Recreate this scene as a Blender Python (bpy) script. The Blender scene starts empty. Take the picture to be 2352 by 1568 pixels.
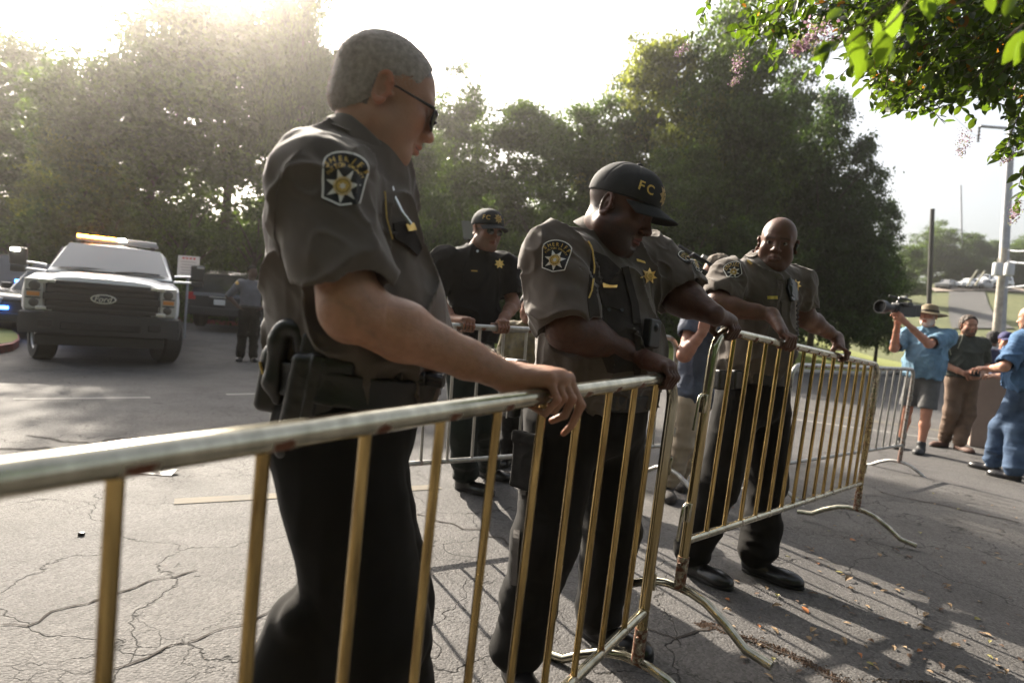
import bpy, bmesh, math, random
import numpy as np
from mathutils import Matrix, Vector
from mathutils.bvhtree import BVHTree
S = bpy.context.scene
COL = S.collection
R_ = math.radians
# ---------------------------------------------------------------- camera
FPX, CX, CY = 1400.0, 1176.0, 784.0       # measured on a 2352 px wide frame
PITCH = math.atan(44/1400.); ROLL = R_(4.6)
CAMZ = 1.231
_f = np.array([0, math.cos(PITCH), -math.sin(PITCH)]); _r = np.array([1., 0, 0]); _u = np.cross(_r, _f)
CR = math.cos(ROLL)*_r + math.sin(ROLL)*_u
CU = math.cos(ROLL)*_u - math.sin(ROLL)*_r
CF = _f; CC = np.array([0, 0, CAMZ])
cd = bpy.data.cameras.new('camera'); cam = bpy.data.objects.new('camera', cd); COL.objects.link(cam)
cam.matrix_world = Matrix([[CR[0], CU[0], -CF[0], 0], [CR[1], CU[1], -CF[1], 0], [CR[2], CU[2], -CF[2], CAMZ], [0, 0, 0, 1]])
cd.sensor_width = 36; cd.lens = FPX/2352*36; cd.clip_start = .05; cd.clip_end = 3000
cd.dof.use_dof = True; cd.dof.focus_distance = 2.35; cd.dof.aperture_fstop = 2.5
S.camera = cam
# ---------------------------------------------------------------- light
SUN_EL, SUN_AZ = R_(32), R_(-30)          # azimuth from +y, negative = left of view
W = bpy.data.worlds.new("World"); S.world = W; W.use_nodes = True
nt = W.node_tree; bg = nt.nodes['Background']
sky = nt.nodes.new('ShaderNodeTexSky'); sky.sky_type = 'NISHITA'; sky.sun_disc = False
sky.sun_elevation = SUN_EL; sky.sun_rotation = SUN_AZ; sky.dust_density = 6; sky.air_density = 1.2; sky.ozone_density = 1
hs_ = nt.nodes.new('ShaderNodeHueSaturation'); hs_.inputs['Saturation'].default_value = .45; hs_.inputs['Value'].default_value = 1.5
nt.links.new(sky.outputs[0], hs_.inputs['Color']); nt.links.new(hs_.outputs[0], bg.inputs[0]); bg.inputs[1].default_value = .055
sd = np.array([math.sin(SUN_AZ)*math.cos(SUN_EL), math.cos(SUN_AZ)*math.cos(SUN_EL), math.sin(SUN_EL)])
sl = bpy.data.lights.new('sun', 'SUN'); sl.energy = 5; sl.angle = R_(.5); sl.color = (1, .9, .76)
so = bpy.data.objects.new('sun', sl); COL.objects.link(so)
so.rotation_euler = Vector(-sd).to_track_quat('-Z', 'Y').to_euler()
S.view_settings.view_transform = 'Standard'; S.view_settings.look = 'None'; S.view_settings.gamma = 1
S.view_settings.exposure = 1.85
S.cycles.max_bounces = 8; S.cycles.transparent_max_bounces = 8; S.cycles.volume_bounces = 0
S.cycles.sample_clamp_indirect = 6

# ---------------------------------------------------------------- helpers
def V(*a): return np.array(a, float)
def nrm(v): v = np.asarray(v, float); return v/np.linalg.norm(v)
def P(x, y, d):
    "point seen at pixel x,y (2352 frame) at depth d metres"
    return CC + d*(CF + CR*(x-CX)/FPX - CU*(y-CY)/FPX)
def zg(x, y):
    q = max(y-9., 0.); return .004*y - .004*x + .016*q*q/(q+2.)
def G(x, y):
    "point of the ground plane seen at pixel x,y"
    d = P(x, y, 1)-CC; n = V(.004, -.004, 1); z = 0.; p = CC + d*(-(CC@n)/(d@n))
    for _ in range(40):
        t = (zg(p[0], p[1])-CC[2])/d[2]
        if t < 0 or t > 200: break
        p = p*.5+(CC+d*t)*.5
    return p
def GD(px, d):
    q = P(px, 900, d); return V(q[0], q[1], zg(q[0], q[1]))
def PX(p):
    d = np.asarray(p)-CC; z = d@CF
    return CX+FPX*(d@CR)/z, CY-FPX*(d@CU)/z, z
def tag(o, label=None, cat=None, group=None, kind=None):
    if label: o['label'] = label
    if cat: o['category'] = cat
    if group: o['group'] = group
    if kind: o['kind'] = kind
    return o
def link(name, me, mats=None, parent=None, smooth=False, mw=None):
    o = bpy.data.objects.new(name, me); COL.objects.link(o)
    if mats:
        for m in (mats if isinstance(mats, (list, tuple)) else [mats]): me.materials.append(m)
    if smooth and len(me.polygons): me.polygons.foreach_set('use_smooth', [True]*len(me.polygons))
    if parent is not None: o.parent = parent
    if mw is not None: o.matrix_world = mw
    return o
def empty(name, loc=(0, 0, 0)):
    o = bpy.data.objects.new(name, None); COL.objects.link(o); o.location = loc; o.empty_display_size = .1
    return o
def npmesh(v, f, name='m'):
    "v Nx3, f list or array of faces (all quads or all tris if array)"
    me = bpy.data.meshes.new(name); v = np.asarray(v, np.float32)
    if isinstance(f, np.ndarray):
        n, k = f.shape
        me.vertices.add(len(v)); me.vertices.foreach_set('co', v.ravel())
        me.loops.add(n*k); me.loops.foreach_set('vertex_index', f.astype(np.int32).ravel())
        me.polygons.add(n); me.polygons.foreach_set('loop_start', np.arange(0, n*k, k, dtype=np.int32))
        me.update(calc_edges=True); me.validate()
    else:
        me.from_pydata([tuple(map(float, p)) for p in v], [], [tuple(map(int, q)) for q in f]); me.update()
    return me
def setcol(me, c):
    a = me.color_attributes.new('Col', 'FLOAT_COLOR', 'POINT')
    c = np.asarray(c, np.float32)
    if c.shape[1] == 3: c = np.hstack([c, np.ones((len(c), 1), np.float32)])
    a.data.foreach_set('color', c.ravel())
class MB:
    "collects shapes in one mesh"
    def __init__(s): s.v = []; s.f = []; s.m = []; s.n = 0; s.cur = 0
    def add(s, v, f):
        v = np.asarray(v, float); s.v.append(v)
        for q in f: s.f.append([int(i)+s.n for i in q]); s.m.append(s.cur)
        s.n += len(v); return s
    def mat(s, i): s.cur = i; return s
    def box(s, c, h, R=None, ch=0):
        "box centre c, half sizes h, rotation columns R, chamfer ch"
        c = np.asarray(c, float); h = np.asarray(h, float)
        bm = bmesh.new(); bmesh.ops.create_cube(bm, size=2)
        for v in bm.verts: v.co = Vector((v.co.x*h[0], v.co.y*h[1], v.co.z*h[2]))
        if ch: bmesh.ops.bevel(bm, geom=list(bm.edges), offset=ch, segments=2, affect='EDGES', profile=.5)
        A = np.array([v.co[:] for v in bm.verts]); bm.verts.index_update()
        F = [[v.index for v in f.verts] for f in bm.faces]; bm.free()
        if R is not None: A = A@np.asarray(R).T
        return s.add(A+c, F)
    def tube(s, pts, r, n=10, caps=True, closed=False):
        pts = [np.asarray(p, float) for p in pts]; m = len(pts)
        rr = r if hasattr(r, '__len__') else [r]*m
        T = []
        for i in range(m):
            a = pts[i-1] if (i or closed) else pts[i]; b = pts[(i+1) % m] if (i < m-1 or closed) else pts[i]
            T.append(nrm(b-a))
        u = np.cross(T[0], [0, 0, 1.]); 
        if np.linalg.norm(u) < .1: u = np.cross(T[0], [0, 1., 0])
        u = nrm(u); V_ = []
        for i in range(m):
            u = nrm(u - T[i]*(u@T[i])); w = np.cross(T[i], u)
            for k in range(n):
                a = 2*math.pi*k/n; V_.append(pts[i]+rr[i]*(math.cos(a)*u+math.sin(a)*w))
        F = []
        for i in range(m if closed else m-1):
            j = (i+1) % m
            for k in range(n): F.append((i*n+k, i*n+(k+1) % n, j*n+(k+1) % n, j*n+k))
        if caps and not closed: F += [list(range(n))[::-1], [(m-1)*n+k for k in range(n)]]
        return s.add(V_, F)
    def lathe(s, prof, c=(0, 0, 0), n=24, ax=None):
        "profile (r,z) about axis; ax = 3x3 columns"
        A = np.eye(3) if ax is None else np.asarray(ax); V_ = []; F = []
        for r, z in prof:
            for k in range(n):
                a = 2*math.pi*k/n; V_.append(A@V(r*math.cos(a), r*math.sin(a), z)+np.asarray(c))
        for i in range(len(prof)-1):
            for k in range(n): F.append((i*n+k, i*n+(k+1) % n, (i+1)*n+(k+1) % n, (i+1)*n+k))
        F += [list(range(n))[::-1], [(len(prof)-1)*n+k for k in range(n)]]
        return s.add(V_, F)
    def prism(s, poly, d, o, ax, ay, az):
        "2D polygon extruded by d along az, plane axes ax, ay"
        o = np.asarray(o, float); n = len(poly)
        V_ = [o+np.asarray(ax)*x+np.asarray(ay)*y for x, y in poly]; V_ += [p+np.asarray(az)*d for p in V_]
        F = [list(range(n))[::-1], list(range(n, 2*n))]+[(i, (i+1) % n, n+(i+1) % n, n+i) for i in range(n)]
        return s.add(V_, F)
    def build(s, name, mats, parent=None, smooth=False, mw=None, bevel=0, auto=None):
        me = npmesh(np.concatenate(s.v), s.f, name)
        bm = bmesh.new(); bm.from_mesh(me); bmesh.ops.recalc_face_normals(bm, faces=bm.faces); bm.to_mesh(me); bm.free()
        o = link(name, me, mats, parent, smooth, mw)
        if len(me.polygons) == len(s.m): me.polygons.foreach_set('material_index', s.m)
        if bevel:
            b = o.modifiers.new('bevel', 'BEVEL'); b.width = bevel; b.segments = 2; b.limit_method = 'ANGLE'
        if auto: me.polygons.foreach_set('use_smooth', [True]*len(me.polygons)); me.set_sharp_from_angle(angle=R_(auto))
        return o
# ---------------------------------------------------------------- noise in numpy
_rng = np.random.RandomState(5); _L = _rng.rand(32, 32, 32).astype(np.float32)
def vnoise(p):
    p = np.asarray(p, np.float32); i = np.floor(p).astype(np.int32); f = p-i; f = f*f*(3-2*f); i &= 31; j = (i+1) & 31
    x0, y0, z0 = i[..., 0], i[..., 1], i[..., 2]; x1, y1, z1 = j[..., 0], j[..., 1], j[..., 2]
    fx, fy, fz = f[..., 0], f[..., 1], f[..., 2]
    a = _L[x0, y0, z0]*(1-fx)+_L[x1, y0, z0]*fx; b = _L[x0, y1, z0]*(1-fx)+_L[x1, y1, z0]*fx
    c = _L[x0, y0, z1]*(1-fx)+_L[x1, y0, z1]*fx; d = _L[x0, y1, z1]*(1-fx)+_L[x1, y1, z1]*fx
    return ((a*(1-fy)+b*fy)*(1-fz)+(c*(1-fy)+d*fy)*fz)*2-1
# ---------------------------------------------------------------- distance fields
class Fld:
    def __init__(s, lo, hi, v):
        s.lo = np.asarray(lo, float); s.v = v; s.n = np.maximum(((np.asarray(hi)-s.lo)/v).astype(int)+2, 3)
        s.F = np.full(s.n, 1.0, np.float32)
    def sub(s, lo, hi):
        a = np.clip(((lo-s.lo)/s.v).astype(int), 0, s.n); b = np.clip(((hi-s.lo)/s.v).astype(int)+2, 0, s.n)
        if (b <= a).any(): return None, None
        g = np.stack(np.meshgrid(*[(np.arange(a[i], b[i])*s.v+s.lo[i]).astype(np.float32) for i in range(3)], indexing='ij'), -1)
        return tuple(slice(a[i], b[i]) for i in range(3)), g
    def put(s, sl, d, k, op):
        F = s.F[sl]
        if op == '+':
            if k > 0: h = np.maximum(k-np.abs(F-d), 0)/k; s.F[sl] = np.minimum(F, d)-h*h*k*.25
            else: s.F[sl] = np.minimum(F, d)
        else:
            d = -d
            if k > 0: h = np.maximum(k-np.abs(F-d), 0)/k; s.F[sl] = np.maximum(F, d)+h*h*k*.25
            else: s.F[sl] = np.maximum(F, d)
    def cone(s, a, b, ra, rb, k=.02, op='+'):
        a = np.asarray(a, float); b = np.asarray(b, float); m = max(ra, rb)+k+2*s.v
        sl, g = s.sub(np.minimum(a, b)-m, np.maximum(a, b)+m)
        if sl is None: return s
        ab = (b-a).astype(np.float32); L = float(ab@ab)+1e-12
        t = np.clip(((g-a.astype(np.float32))@ab)/L, 0, 1)
        q = g-a.astype(np.float32)-t[..., None]*ab
        s.put(sl, np.sqrt((q*q).sum(-1))-(ra+(rb-ra)*t), k, op); return s
    def ell(s, c, r, A=None, k=.02, op='+'):
        "A rows = local axes"
        c = np.asarray(c, float); r = np.asarray(r, float); m = r.max()+k+2*s.v
        sl, g = s.sub(c-m, c+m)
        if sl is None: return s
        q = g-c.astype(np.float32)
        if A is not None: q = q@np.asarray(A, np.float32).T
        a = np.sqrt(((q/r.astype(np.float32))**2).sum(-1)); b = np.sqrt(((q/(r*r).astype(np.float32))**2).sum(-1))+1e-6
        s.put(sl, a*(a-1)/b, k, op); return s
    def box(s, c, h, A=None, rd=.005, k=.0, op='+'):
        c = np.asarray(c, float); h = np.asarray(h, float); m = np.linalg.norm(h)+k+2*s.v
        sl, g = s.sub(c-m, c+m)
        if sl is None: return s
        q = g-c.astype(np.float32)
        if A is not None: q = q@np.asarray(A, np.float32).T
        q = np.abs(q)-(h-rd).astype(np.float32)
        d = np.sqrt((np.maximum(q, 0)**2).sum(-1))+np.minimum(q.max(-1), 0)-rd
        s.put(sl, d, k, op); return s
    def path(s, pts, rs, k=.02, op='+'):
        for i in range(len(pts)-1): s.cone(pts[i], pts[i+1], rs[i], rs[i+1], k, op)
        return s
    def pts(s):
        idx = np.argwhere(np.abs(s.F) < 6*s.v+.02); return idx, (idx*s.v+s.lo)
    def disp(s, fn):
        idx, p = s.pts()
        if len(idx): s.F[idx[:, 0], idx[:, 1], idx[:, 2]] += fn(p).astype(np.float32)
        return s
    def cut(s, c, n):
        "keep the side where (p-c).n < 0"
        idx, p = s.pts(); d = (p-np.asarray(c))@nrm(n)
        s.F[idx[:, 0], idx[:, 1], idx[:, 2]] = np.maximum(s.F[idx[:, 0], idx[:, 1], idx[:, 2]], d)
        # the deep interior must be cut too
        I = np.argwhere(s.F < -(6*s.v+.02)+1e-6)
        if len(I):
            d = (I*s.v+s.lo-np.asarray(c))@nrm(n); s.F[I[:, 0], I[:, 1], I[:, 2]] = np.maximum(s.F[I[:, 0], I[:, 1], I[:, 2]], d)
        return s
    def mesh(s, smooth=1):
        F = s.F; F[0] = F[-1] = 1; F[:, 0] = F[:, -1] = 1; F[:, :, 0] = F[:, :, -1] = 1
        N = F < 0; n = s.n
        c = np.zeros(n-1, np.int8)
        for dx in (0, 1):
            for dy in (0, 1):
                for dz in (0, 1): c += N[dx:n[0]-1+dx, dy:n[1]-1+dy, dz:n[2]-1+dz]
        act = np.argwhere((c > 0) & (c < 8)); del c
        if len(act) == 0: return np.zeros((0, 3)), np.zeros((0, 4), int)
        vid = np.full(n-1, -1, np.int32); vid[act[:, 0], act[:, 1], act[:, 2]] = np.arange(len(act))
        acc = np.zeros((len(act), 3)); cnt = np.zeros(len(act))
        E = []
        for ax in range(3):
            o = [a for a in range(3) if a != ax]
            for u in (0, 1):
                for w in (0, 1):
                    a = act.copy(); a[:, o[0]] += u; a[:, o[1]] += w; b = a.copy(); b[:, ax] += 1
                    fa = F[a[:, 0], a[:, 1], a[:, 2]]; fb = F[b[:, 0], b[:, 1], b[:, 2]]
                    x = (fa < 0) != (fb < 0); t = np.where(x, fa/np.where(x, fa-fb, 1), 0); t = np.clip(t, 0, 1)
                    p = a.astype(float); p[:, ax] += t
                    acc += p*x[:, None]; cnt += x
        v = acc/cnt[:, None]*s.v+s.lo
        Q = []
        for ax in range(3):
            sl0 = [slice(None)]*3; sl1 = [slice(None)]*3; sl0[ax] = slice(0, -1); sl1[ax] = slice(1, None)
            e = np.argwhere(N[tuple(sl0)] != N[tuple(sl1)]); o = [(ax+1) % 3, (ax+2) % 3]
            e = e[(e[:, o[0]] > 0) & (e[:, o[1]] > 0) & (e[:, o[0]] < n[o[0]]-1) & (e[:, o[1]] < n[o[1]]-1)]
            neg = N[e[:, 0], e[:, 1], e[:, 2]]
            q = []
            for (u, w) in ((1, 1), (0, 1), (0, 0), (1, 0)):
                a = e.copy(); a[:, o[0]] -= u; a[:, o[1]] -= w; q.append(vid[a[:, 0], a[:, 1], a[:, 2]])
            q = np.stack(q, -1); q[~neg] = q[~neg][:, ::-1]; Q.append(q)
        Q = np.concatenate(Q); Q = Q[(Q >= 0).all(1)]
        for _ in range(smooth):
            # light laplacian smoothing
            s2 = np.zeros_like(v); c2 = np.zeros(len(v))
            for i in range(4):
                a, b = Q[:, i], Q[:, (i+1) % 4]
                for k in range(3): s2[:, k] += np.bincount(a, v[b, k], len(v))+np.bincount(b, v[a, k], len(v))
                c2 += np.bincount(a, minlength=len(v))+np.bincount(b, minlength=len(v))
            v = v*.5+.5*s2/np.maximum(c2, 1)[:, None]
        return v, Q
def joinm(parts):
    vs, fs, n = [], [], 0
    for v, f in parts: vs.append(v); fs.append(f+n); n += len(v)
    return np.concatenate(vs), np.concatenate(fs)
# ---------------------------------------------------------------- materials
MATS = {}
def mat(name, col=(.5, .5, .5), rough=.6, metal=0, noise=0, nscale=20, bump=0, bscale=60, bdist=.002, spec=.5, vcol=False, coat=0, emis=None, estr=1, trans=0, sss=0, col2=None, sheen=0):
    if name in MATS: return MATS[name]
    m = bpy.data.materials.new(name); m.use_nodes = True; n = m.node_tree.nodes; l = m.node_tree.links
    b = n['Principled BSDF']; b.inputs['Roughness'].default_value = rough; b.inputs['Metallic'].default_value = metal
    b.inputs['Specular IOR Level'].default_value = spec; b.inputs['Coat Weight'].default_value = coat
    b.inputs['Base Color'].default_value = (*col, 1)
    if sheen: b.inputs['Sheen Weight'].default_value = sheen; b.inputs['Sheen Roughness'].default_value = .4
    if trans: b.inputs['Transmission Weight'].default_value = trans
    if sss:
        b.inputs['Subsurface Weight'].default_value = sss; b.inputs['Subsurface Radius'].default_value = (1, .3, .15); b.inputs['Subsurface Scale'].default_value = .008
    if emis: b.inputs['Emission Color'].default_value = (*emis, 1); b.inputs['Emission Strength'].default_value = estr
    tc = n.new('ShaderNodeTexCoord'); src = None
    if vcol:
        a = n.new('ShaderNodeVertexColor'); a.layer_name = 'Col'; src = a.outputs[0]
    if noise:
        t = n.new('ShaderNodeTexNoise'); t.inputs['Scale'].default_value = nscale; t.inputs['Detail'].default_value = 5
        l.new(tc.outputs['Object'], t.inputs['Vector'])
        mx = n.new('ShaderNodeMix'); mx.data_type = 'RGBA'
        if col2 is not None and not vcol:
            mr = n.new('ShaderNodeMapRange'); mr.inputs[1].default_value = .5-noise*.5; mr.inputs[2].default_value = .5+noise*.5
            l.new(t.outputs[0], mr.inputs[0]); l.new(mr.outputs[0], mx.inputs[0])
            mx.inputs[6].default_value = (*col, 1); mx.inputs[7].default_value = (*col2, 1)
        else:
            mx.blend_type = 'MULTIPLY'; mx.inputs[0].default_value = 1
            mr = n.new('ShaderNodeMapRange'); mr.inputs[1].default_value = .3; mr.inputs[2].default_value = .7
            mr.inputs[3].default_value = 1-noise; mr.inputs[4].default_value = 1+noise
            l.new(t.outputs[0], mr.inputs[0]); l.new(mr.outputs[0], mx.inputs[7])
            if src: l.new(src, mx.inputs[6])
            else: mx.inputs[6].default_value = (*col, 1)
        src = mx.outputs[2]
    if src: l.new(src, b.inputs['Base Color'])
    if bump:
        t = n.new('ShaderNodeTexNoise'); t.inputs['Scale'].default_value = bscale; t.inputs['Detail'].default_value = 4
        l.new(tc.outputs['Object'], t.inputs['Vector'])
        bp = n.new('ShaderNodeBump'); bp.inputs['Strength'].default_value = bump; bp.inputs['Distance'].default_value = bdist
        l.new(t.outputs[0], bp.inputs['Height']); l.new(bp.outputs[0], b.inputs['Normal'])
    MATS[name] = m; return m
def leafmat(name, col, tcol, rough=.45, var=.35, tw=.5, spec=.35):
    if name in MATS: return MATS[name]
    m = bpy.data.materials.new(name); m.use_nodes = True; n = m.node_tree.nodes; l = m.node_tree.links
    b = n['Principled BSDF']; b.inputs['Roughness'].default_value = rough; b.inputs['Specular IOR Level'].default_value = spec
    a = n.new('ShaderNodeVertexColor'); a.layer_name = 'Col'
    m1 = n.new('ShaderNodeMix'); m1.data_type = 'RGBA'; m1.blend_type = 'MULTIPLY'; m1.inputs[0].default_value = 1
    m2 = n.new('ShaderNodeMix'); m2.data_type = 'RGBA'; m2.blend_type = 'MULTIPLY'; m2.inputs[0].default_value = 1
    m1.inputs[6].default_value = (*col, 1); m2.inputs[6].default_value = (*tcol, 1)
    l.new(a.outputs[0], m1.inputs[7]); l.new(a.outputs[0], m2.inputs[7]); l.new(m1.outputs[2], b.inputs['Base Color'])
    t = n.new('ShaderNodeBsdfTranslucent'); l.new(m2.outputs[2], t.inputs[0])
    mx = n.new('ShaderNodeMixShader'); mx.inputs[0].default_value = tw
    l.new(b.outputs[0], mx.inputs[1]); l.new(t.outputs[0], mx.inputs[2]); l.new(mx.outputs[0], n['Material Output'].inputs[0])
    MATS[name] = m; return m
# ================================================================ setting
def asphalt():
    m = bpy.data.materials.new('asphalt'); m.use_nodes = True; n = m.node_tree.nodes; l = m.node_tree.links
    b = n['Principled BSDF']; tc = n.new('ShaderNodeTexCoord'); O = tc.outputs['Object']
    def noise(sc, det=4, dist=0):
        t = n.new('ShaderNodeTexNoise'); t.inputs['Scale'].default_value = sc; t.inputs['Detail'].default_value = det; t.inputs['Distortion'].default_value = dist
        l.new(O, t.inputs['Vector']); return t.outputs[0]
    def mr(s, a, b_, c, d):
        r = n.new('ShaderNodeMapRange'); l.new(s, r.inputs[0])
        for i, q in enumerate((a, b_, c, d)): r.inputs[i+1].default_value = q
        return r.outputs[0]
    def mix(f, a, b_, bl='MIX'):
        x = n.new('ShaderNodeMix'); x.data_type = 'RGBA'; x.blend_type = bl
        if hasattr(f, 'links'): l.new(f, x.inputs[0])
        else: x.inputs[0].default_value = f
        for i, q in ((6, a), (7, b_)):
            if hasattr(q, 'links'): l.new(q, x.inputs[i])
            else: x.inputs[i].default_value = (*q, 1)
        return x.outputs[2]
    def vor(sc, warp, wsc):
        w = n.new('ShaderNodeTexNoise'); w.inputs['Scale'].default_value = wsc; w.inputs['Detail'].default_value = 5; l.new(O, w.inputs['Vector'])
        a = n.new('ShaderNodeVectorMath'); a.operation = 'MULTIPLY_ADD'; l.new(w.outputs['Color'], a.inputs[0]); a.inputs[1].default_value = (warp,)*3; l.new(O, a.inputs[2])
        v = n.new('ShaderNodeTexVoronoi'); v.feature = 'DISTANCE_TO_EDGE'; v.inputs['Scale'].default_value = sc; l.new(a.outputs[0], v.inputs['Vector'])
        return v.outputs['Distance']
    agg = n.new('ShaderNodeTexVoronoi'); agg.inputs['Scale'].default_value = 95; l.new(O, agg.inputs['Vector'])
    c = mix(mr(agg.outputs['Color'], 0, 1, 0, 1), (.115, .105, .095), (.30, .28, .255))
    c = mix(mr(noise(.35, 3), .35, .65, 0, 1), c, mix(1, c, (.78, .80, .86), 'MULTIPLY'))
    c = mix(mr(noise(2.2, 5), .45, .75, 0, .55), c, (.075, .07, .065))
    c = mix(mr(noise(320, 2), .62, .72, 0, .8), c, (.42, .40, .37))
    cr1 = mr(vor(.75, .5, 2.9), .0, .0045, .9, 0); cr2 = mr(vor(2.3, .35, 5.5), .0, .0085, .85, 0)
    msk = mr(noise(.55, 2), .42, .56, 0, 1)
    mm = n.new('ShaderNodeMath'); mm.operation = 'MULTIPLY'; l.new(cr2, mm.inputs[0]); l.new(msk, mm.inputs[1])
    ma = n.new('ShaderNodeMath'); ma.operation = 'MAXIMUM'; l.new(cr1, ma.inputs[0]); l.new(mm.outputs[0], ma.inputs[1])
    c = mix(ma.outputs[0], c, (.02, .018, .015))
    c = mix(1, c, (.42, .425, .44), 'MULTIPLY'); l.new(c, b.inputs['Base Color']); b.inputs['Roughness'].default_value = .8; b.inputs['Specular IOR Level'].default_value = .22
    h = n.new('ShaderNodeMath'); h.operation = 'SUBTRACT'; l.new(mr(agg.outputs['Distance'], 0, .8, 1, 0), h.inputs[0])
    q = n.new('ShaderNodeMath'); q.operation = 'MULTIPLY'; l.new(ma.outputs[0], q.inputs[0]); q.inputs[1].default_value = 2.5; l.new(q.outputs[0], h.inputs[1])
    bp = n.new('ShaderNodeBump'); bp.inputs['Strength'].default_value = .6; bp.inputs['Distance'].default_value = .0045
    l.new(h.outputs[0], bp.inputs['Height'])
    bp2 = n.new('ShaderNodeBump'); bp2.inputs['Strength'].default_value = .4; bp2.inputs['Distance'].default_value = .03
    l.new(noise(3, 4), bp2.inputs['Height']); l.new(bp.outputs[0], bp2.inputs['Normal']); l.new(bp2.outputs[0], b.inputs['Normal'])
    return m
M_ASPH = asphalt()
def sheet(name, poly, mat_, dz, res=None, label=None):
    "flat polygon draped on the ground plane, dz above it"
    v = [(x, y, zg(x, y)+dz) for x, y in poly]
    o = link(name, npmesh(v, [list(range(len(v)))]), mat_); tag(o, kind='structure'); return o
def road():
    ys = [-12, 0, 4, 8, 9, 9.5, 10, 10.7, 11.5, 12.5, 14, 16, 19, 23, 28, 36, 50, 80, 150]; xs = np.linspace(-90, 90, 31)
    v = [(x, y, zg(x, y)) for y in ys for x in xs]; n = 31; f = [(j*n+i, j*n+i+1, (j+1)*n+i+1, (j+1)*n+i) for j in range(len(ys)-1) for i in range(n-1)]
    tag(link('road', npmesh(v, f), M_ASPH, smooth=True), kind='structure')
road()
grassm = mat('grass_ground', (.15, .18, .03), .9, noise=.6, nscale=6, col2=(.22, .23, .05), bump=1, bscale=25, bdist=.05)  # colour brightened to stand in for sunlight the trees block on the bank
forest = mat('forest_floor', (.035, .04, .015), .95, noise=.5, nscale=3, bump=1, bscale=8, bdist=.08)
# lawn bank beyond the road on the right
KE = [G(1500, 905)[:2], G(1844, 864)[:2], G(2075, 852)[:2]]
def bank():
    a, b = G(700, 800)[:2], None
    # road edge polyline from left to right
    L = [V(-4, 17.5), V(1.5, 18.5), V(7, 20), V(14, 24), V(21, 31), V(27, 42), V(30, 55)]
    nrmls = [V(-.15, 1), V(-.15, 1), V(-.3, 1), V(-.5, .86), V(-.7, .7), V(-.85, .5), V(-.9, .4)]
    v = []; offs = [(0, .10), (.15, .13), (2, .35), (5, 1.0), (9, 1.9), (14, 2.5), (22, 2.8), (40, 3.0)]
    N = 60; rows = []
    t = np.linspace(0, len(L)-1, N)
    for tt in t:
        i = min(int(tt), len(L)-2); f = tt-i; p = L[i]*(1-f)+L[i+1]*f; q = nrm(nrmls[i]*(1-f)+nrmls[i+1]*f)
        s = np.clip((tt)/2.5, .25, 1)
        for o, z in offs:
            w = p+q*o; v.append((w[0], w[1], zg(*w)+z*(s if z > .2 else 1)+.12*float(vnoise(V(w[0]*.3, w[1]*.3, 0)))*(z > .5)))
    k = len(offs); f = [(i*k+j, (i+1)*k+j, (i+1)*k+j+1, i*k+j+1) for i in range(N-1) for j in range(k-1)]
    o = link('lawn_bank', npmesh(v, f), grassm, smooth=True); tag(o, kind='structure')
    kb = MB(); kb.tube([(L[int(i)][0], L[int(i)][1], zg(*L[int(i)])+.07) for i in range(len(L))], .11, 6)
    tag(kb.build('kerb_right', mat('kerb', (.30, .28, .25), .85, noise=.3, nscale=8)), kind='structure')
    return v
BV = bank()
_bt = BVHTree.FromPolygons([Vector(p) for p in BV], [(i*8+j, (i+1)*8+j, (i+1)*8+j+1, i*8+j+1) for i in range(59) for j in range(7)])
def zbank(x, y):
    h = _bt.ray_cast(Vector((x, y, 50)), Vector((0, 0, -1)))
    return h[0].z if h[0] else zg(x, y)
# wooded ground at left and behind
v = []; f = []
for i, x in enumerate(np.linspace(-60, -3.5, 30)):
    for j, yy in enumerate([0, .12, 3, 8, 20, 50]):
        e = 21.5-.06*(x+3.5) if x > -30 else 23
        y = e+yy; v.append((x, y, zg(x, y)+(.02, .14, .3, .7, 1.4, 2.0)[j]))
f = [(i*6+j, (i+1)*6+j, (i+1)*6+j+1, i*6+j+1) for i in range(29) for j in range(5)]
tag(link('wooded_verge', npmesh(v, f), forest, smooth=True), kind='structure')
redk = mat('red_kerb', (.28, .045, .04), .7, noise=.35, nscale=9, col2=(.16, .05, .04))
kb = MB(); 
for i in range(14):
    x0, x1 = -60+i*4.04, -60+(i+1)*4.04-.02
    e0 = 21.4-.06*(x0+3.5) if x0 > -30 else 22.9
    kb.box((x0/2+x1/2, e0, zg(x0, e0)+.06), ((x1-x0)/2, .08, .085), ch=.015)
tag(kb.build('kerb_back', redk), kind='structure')
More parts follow.
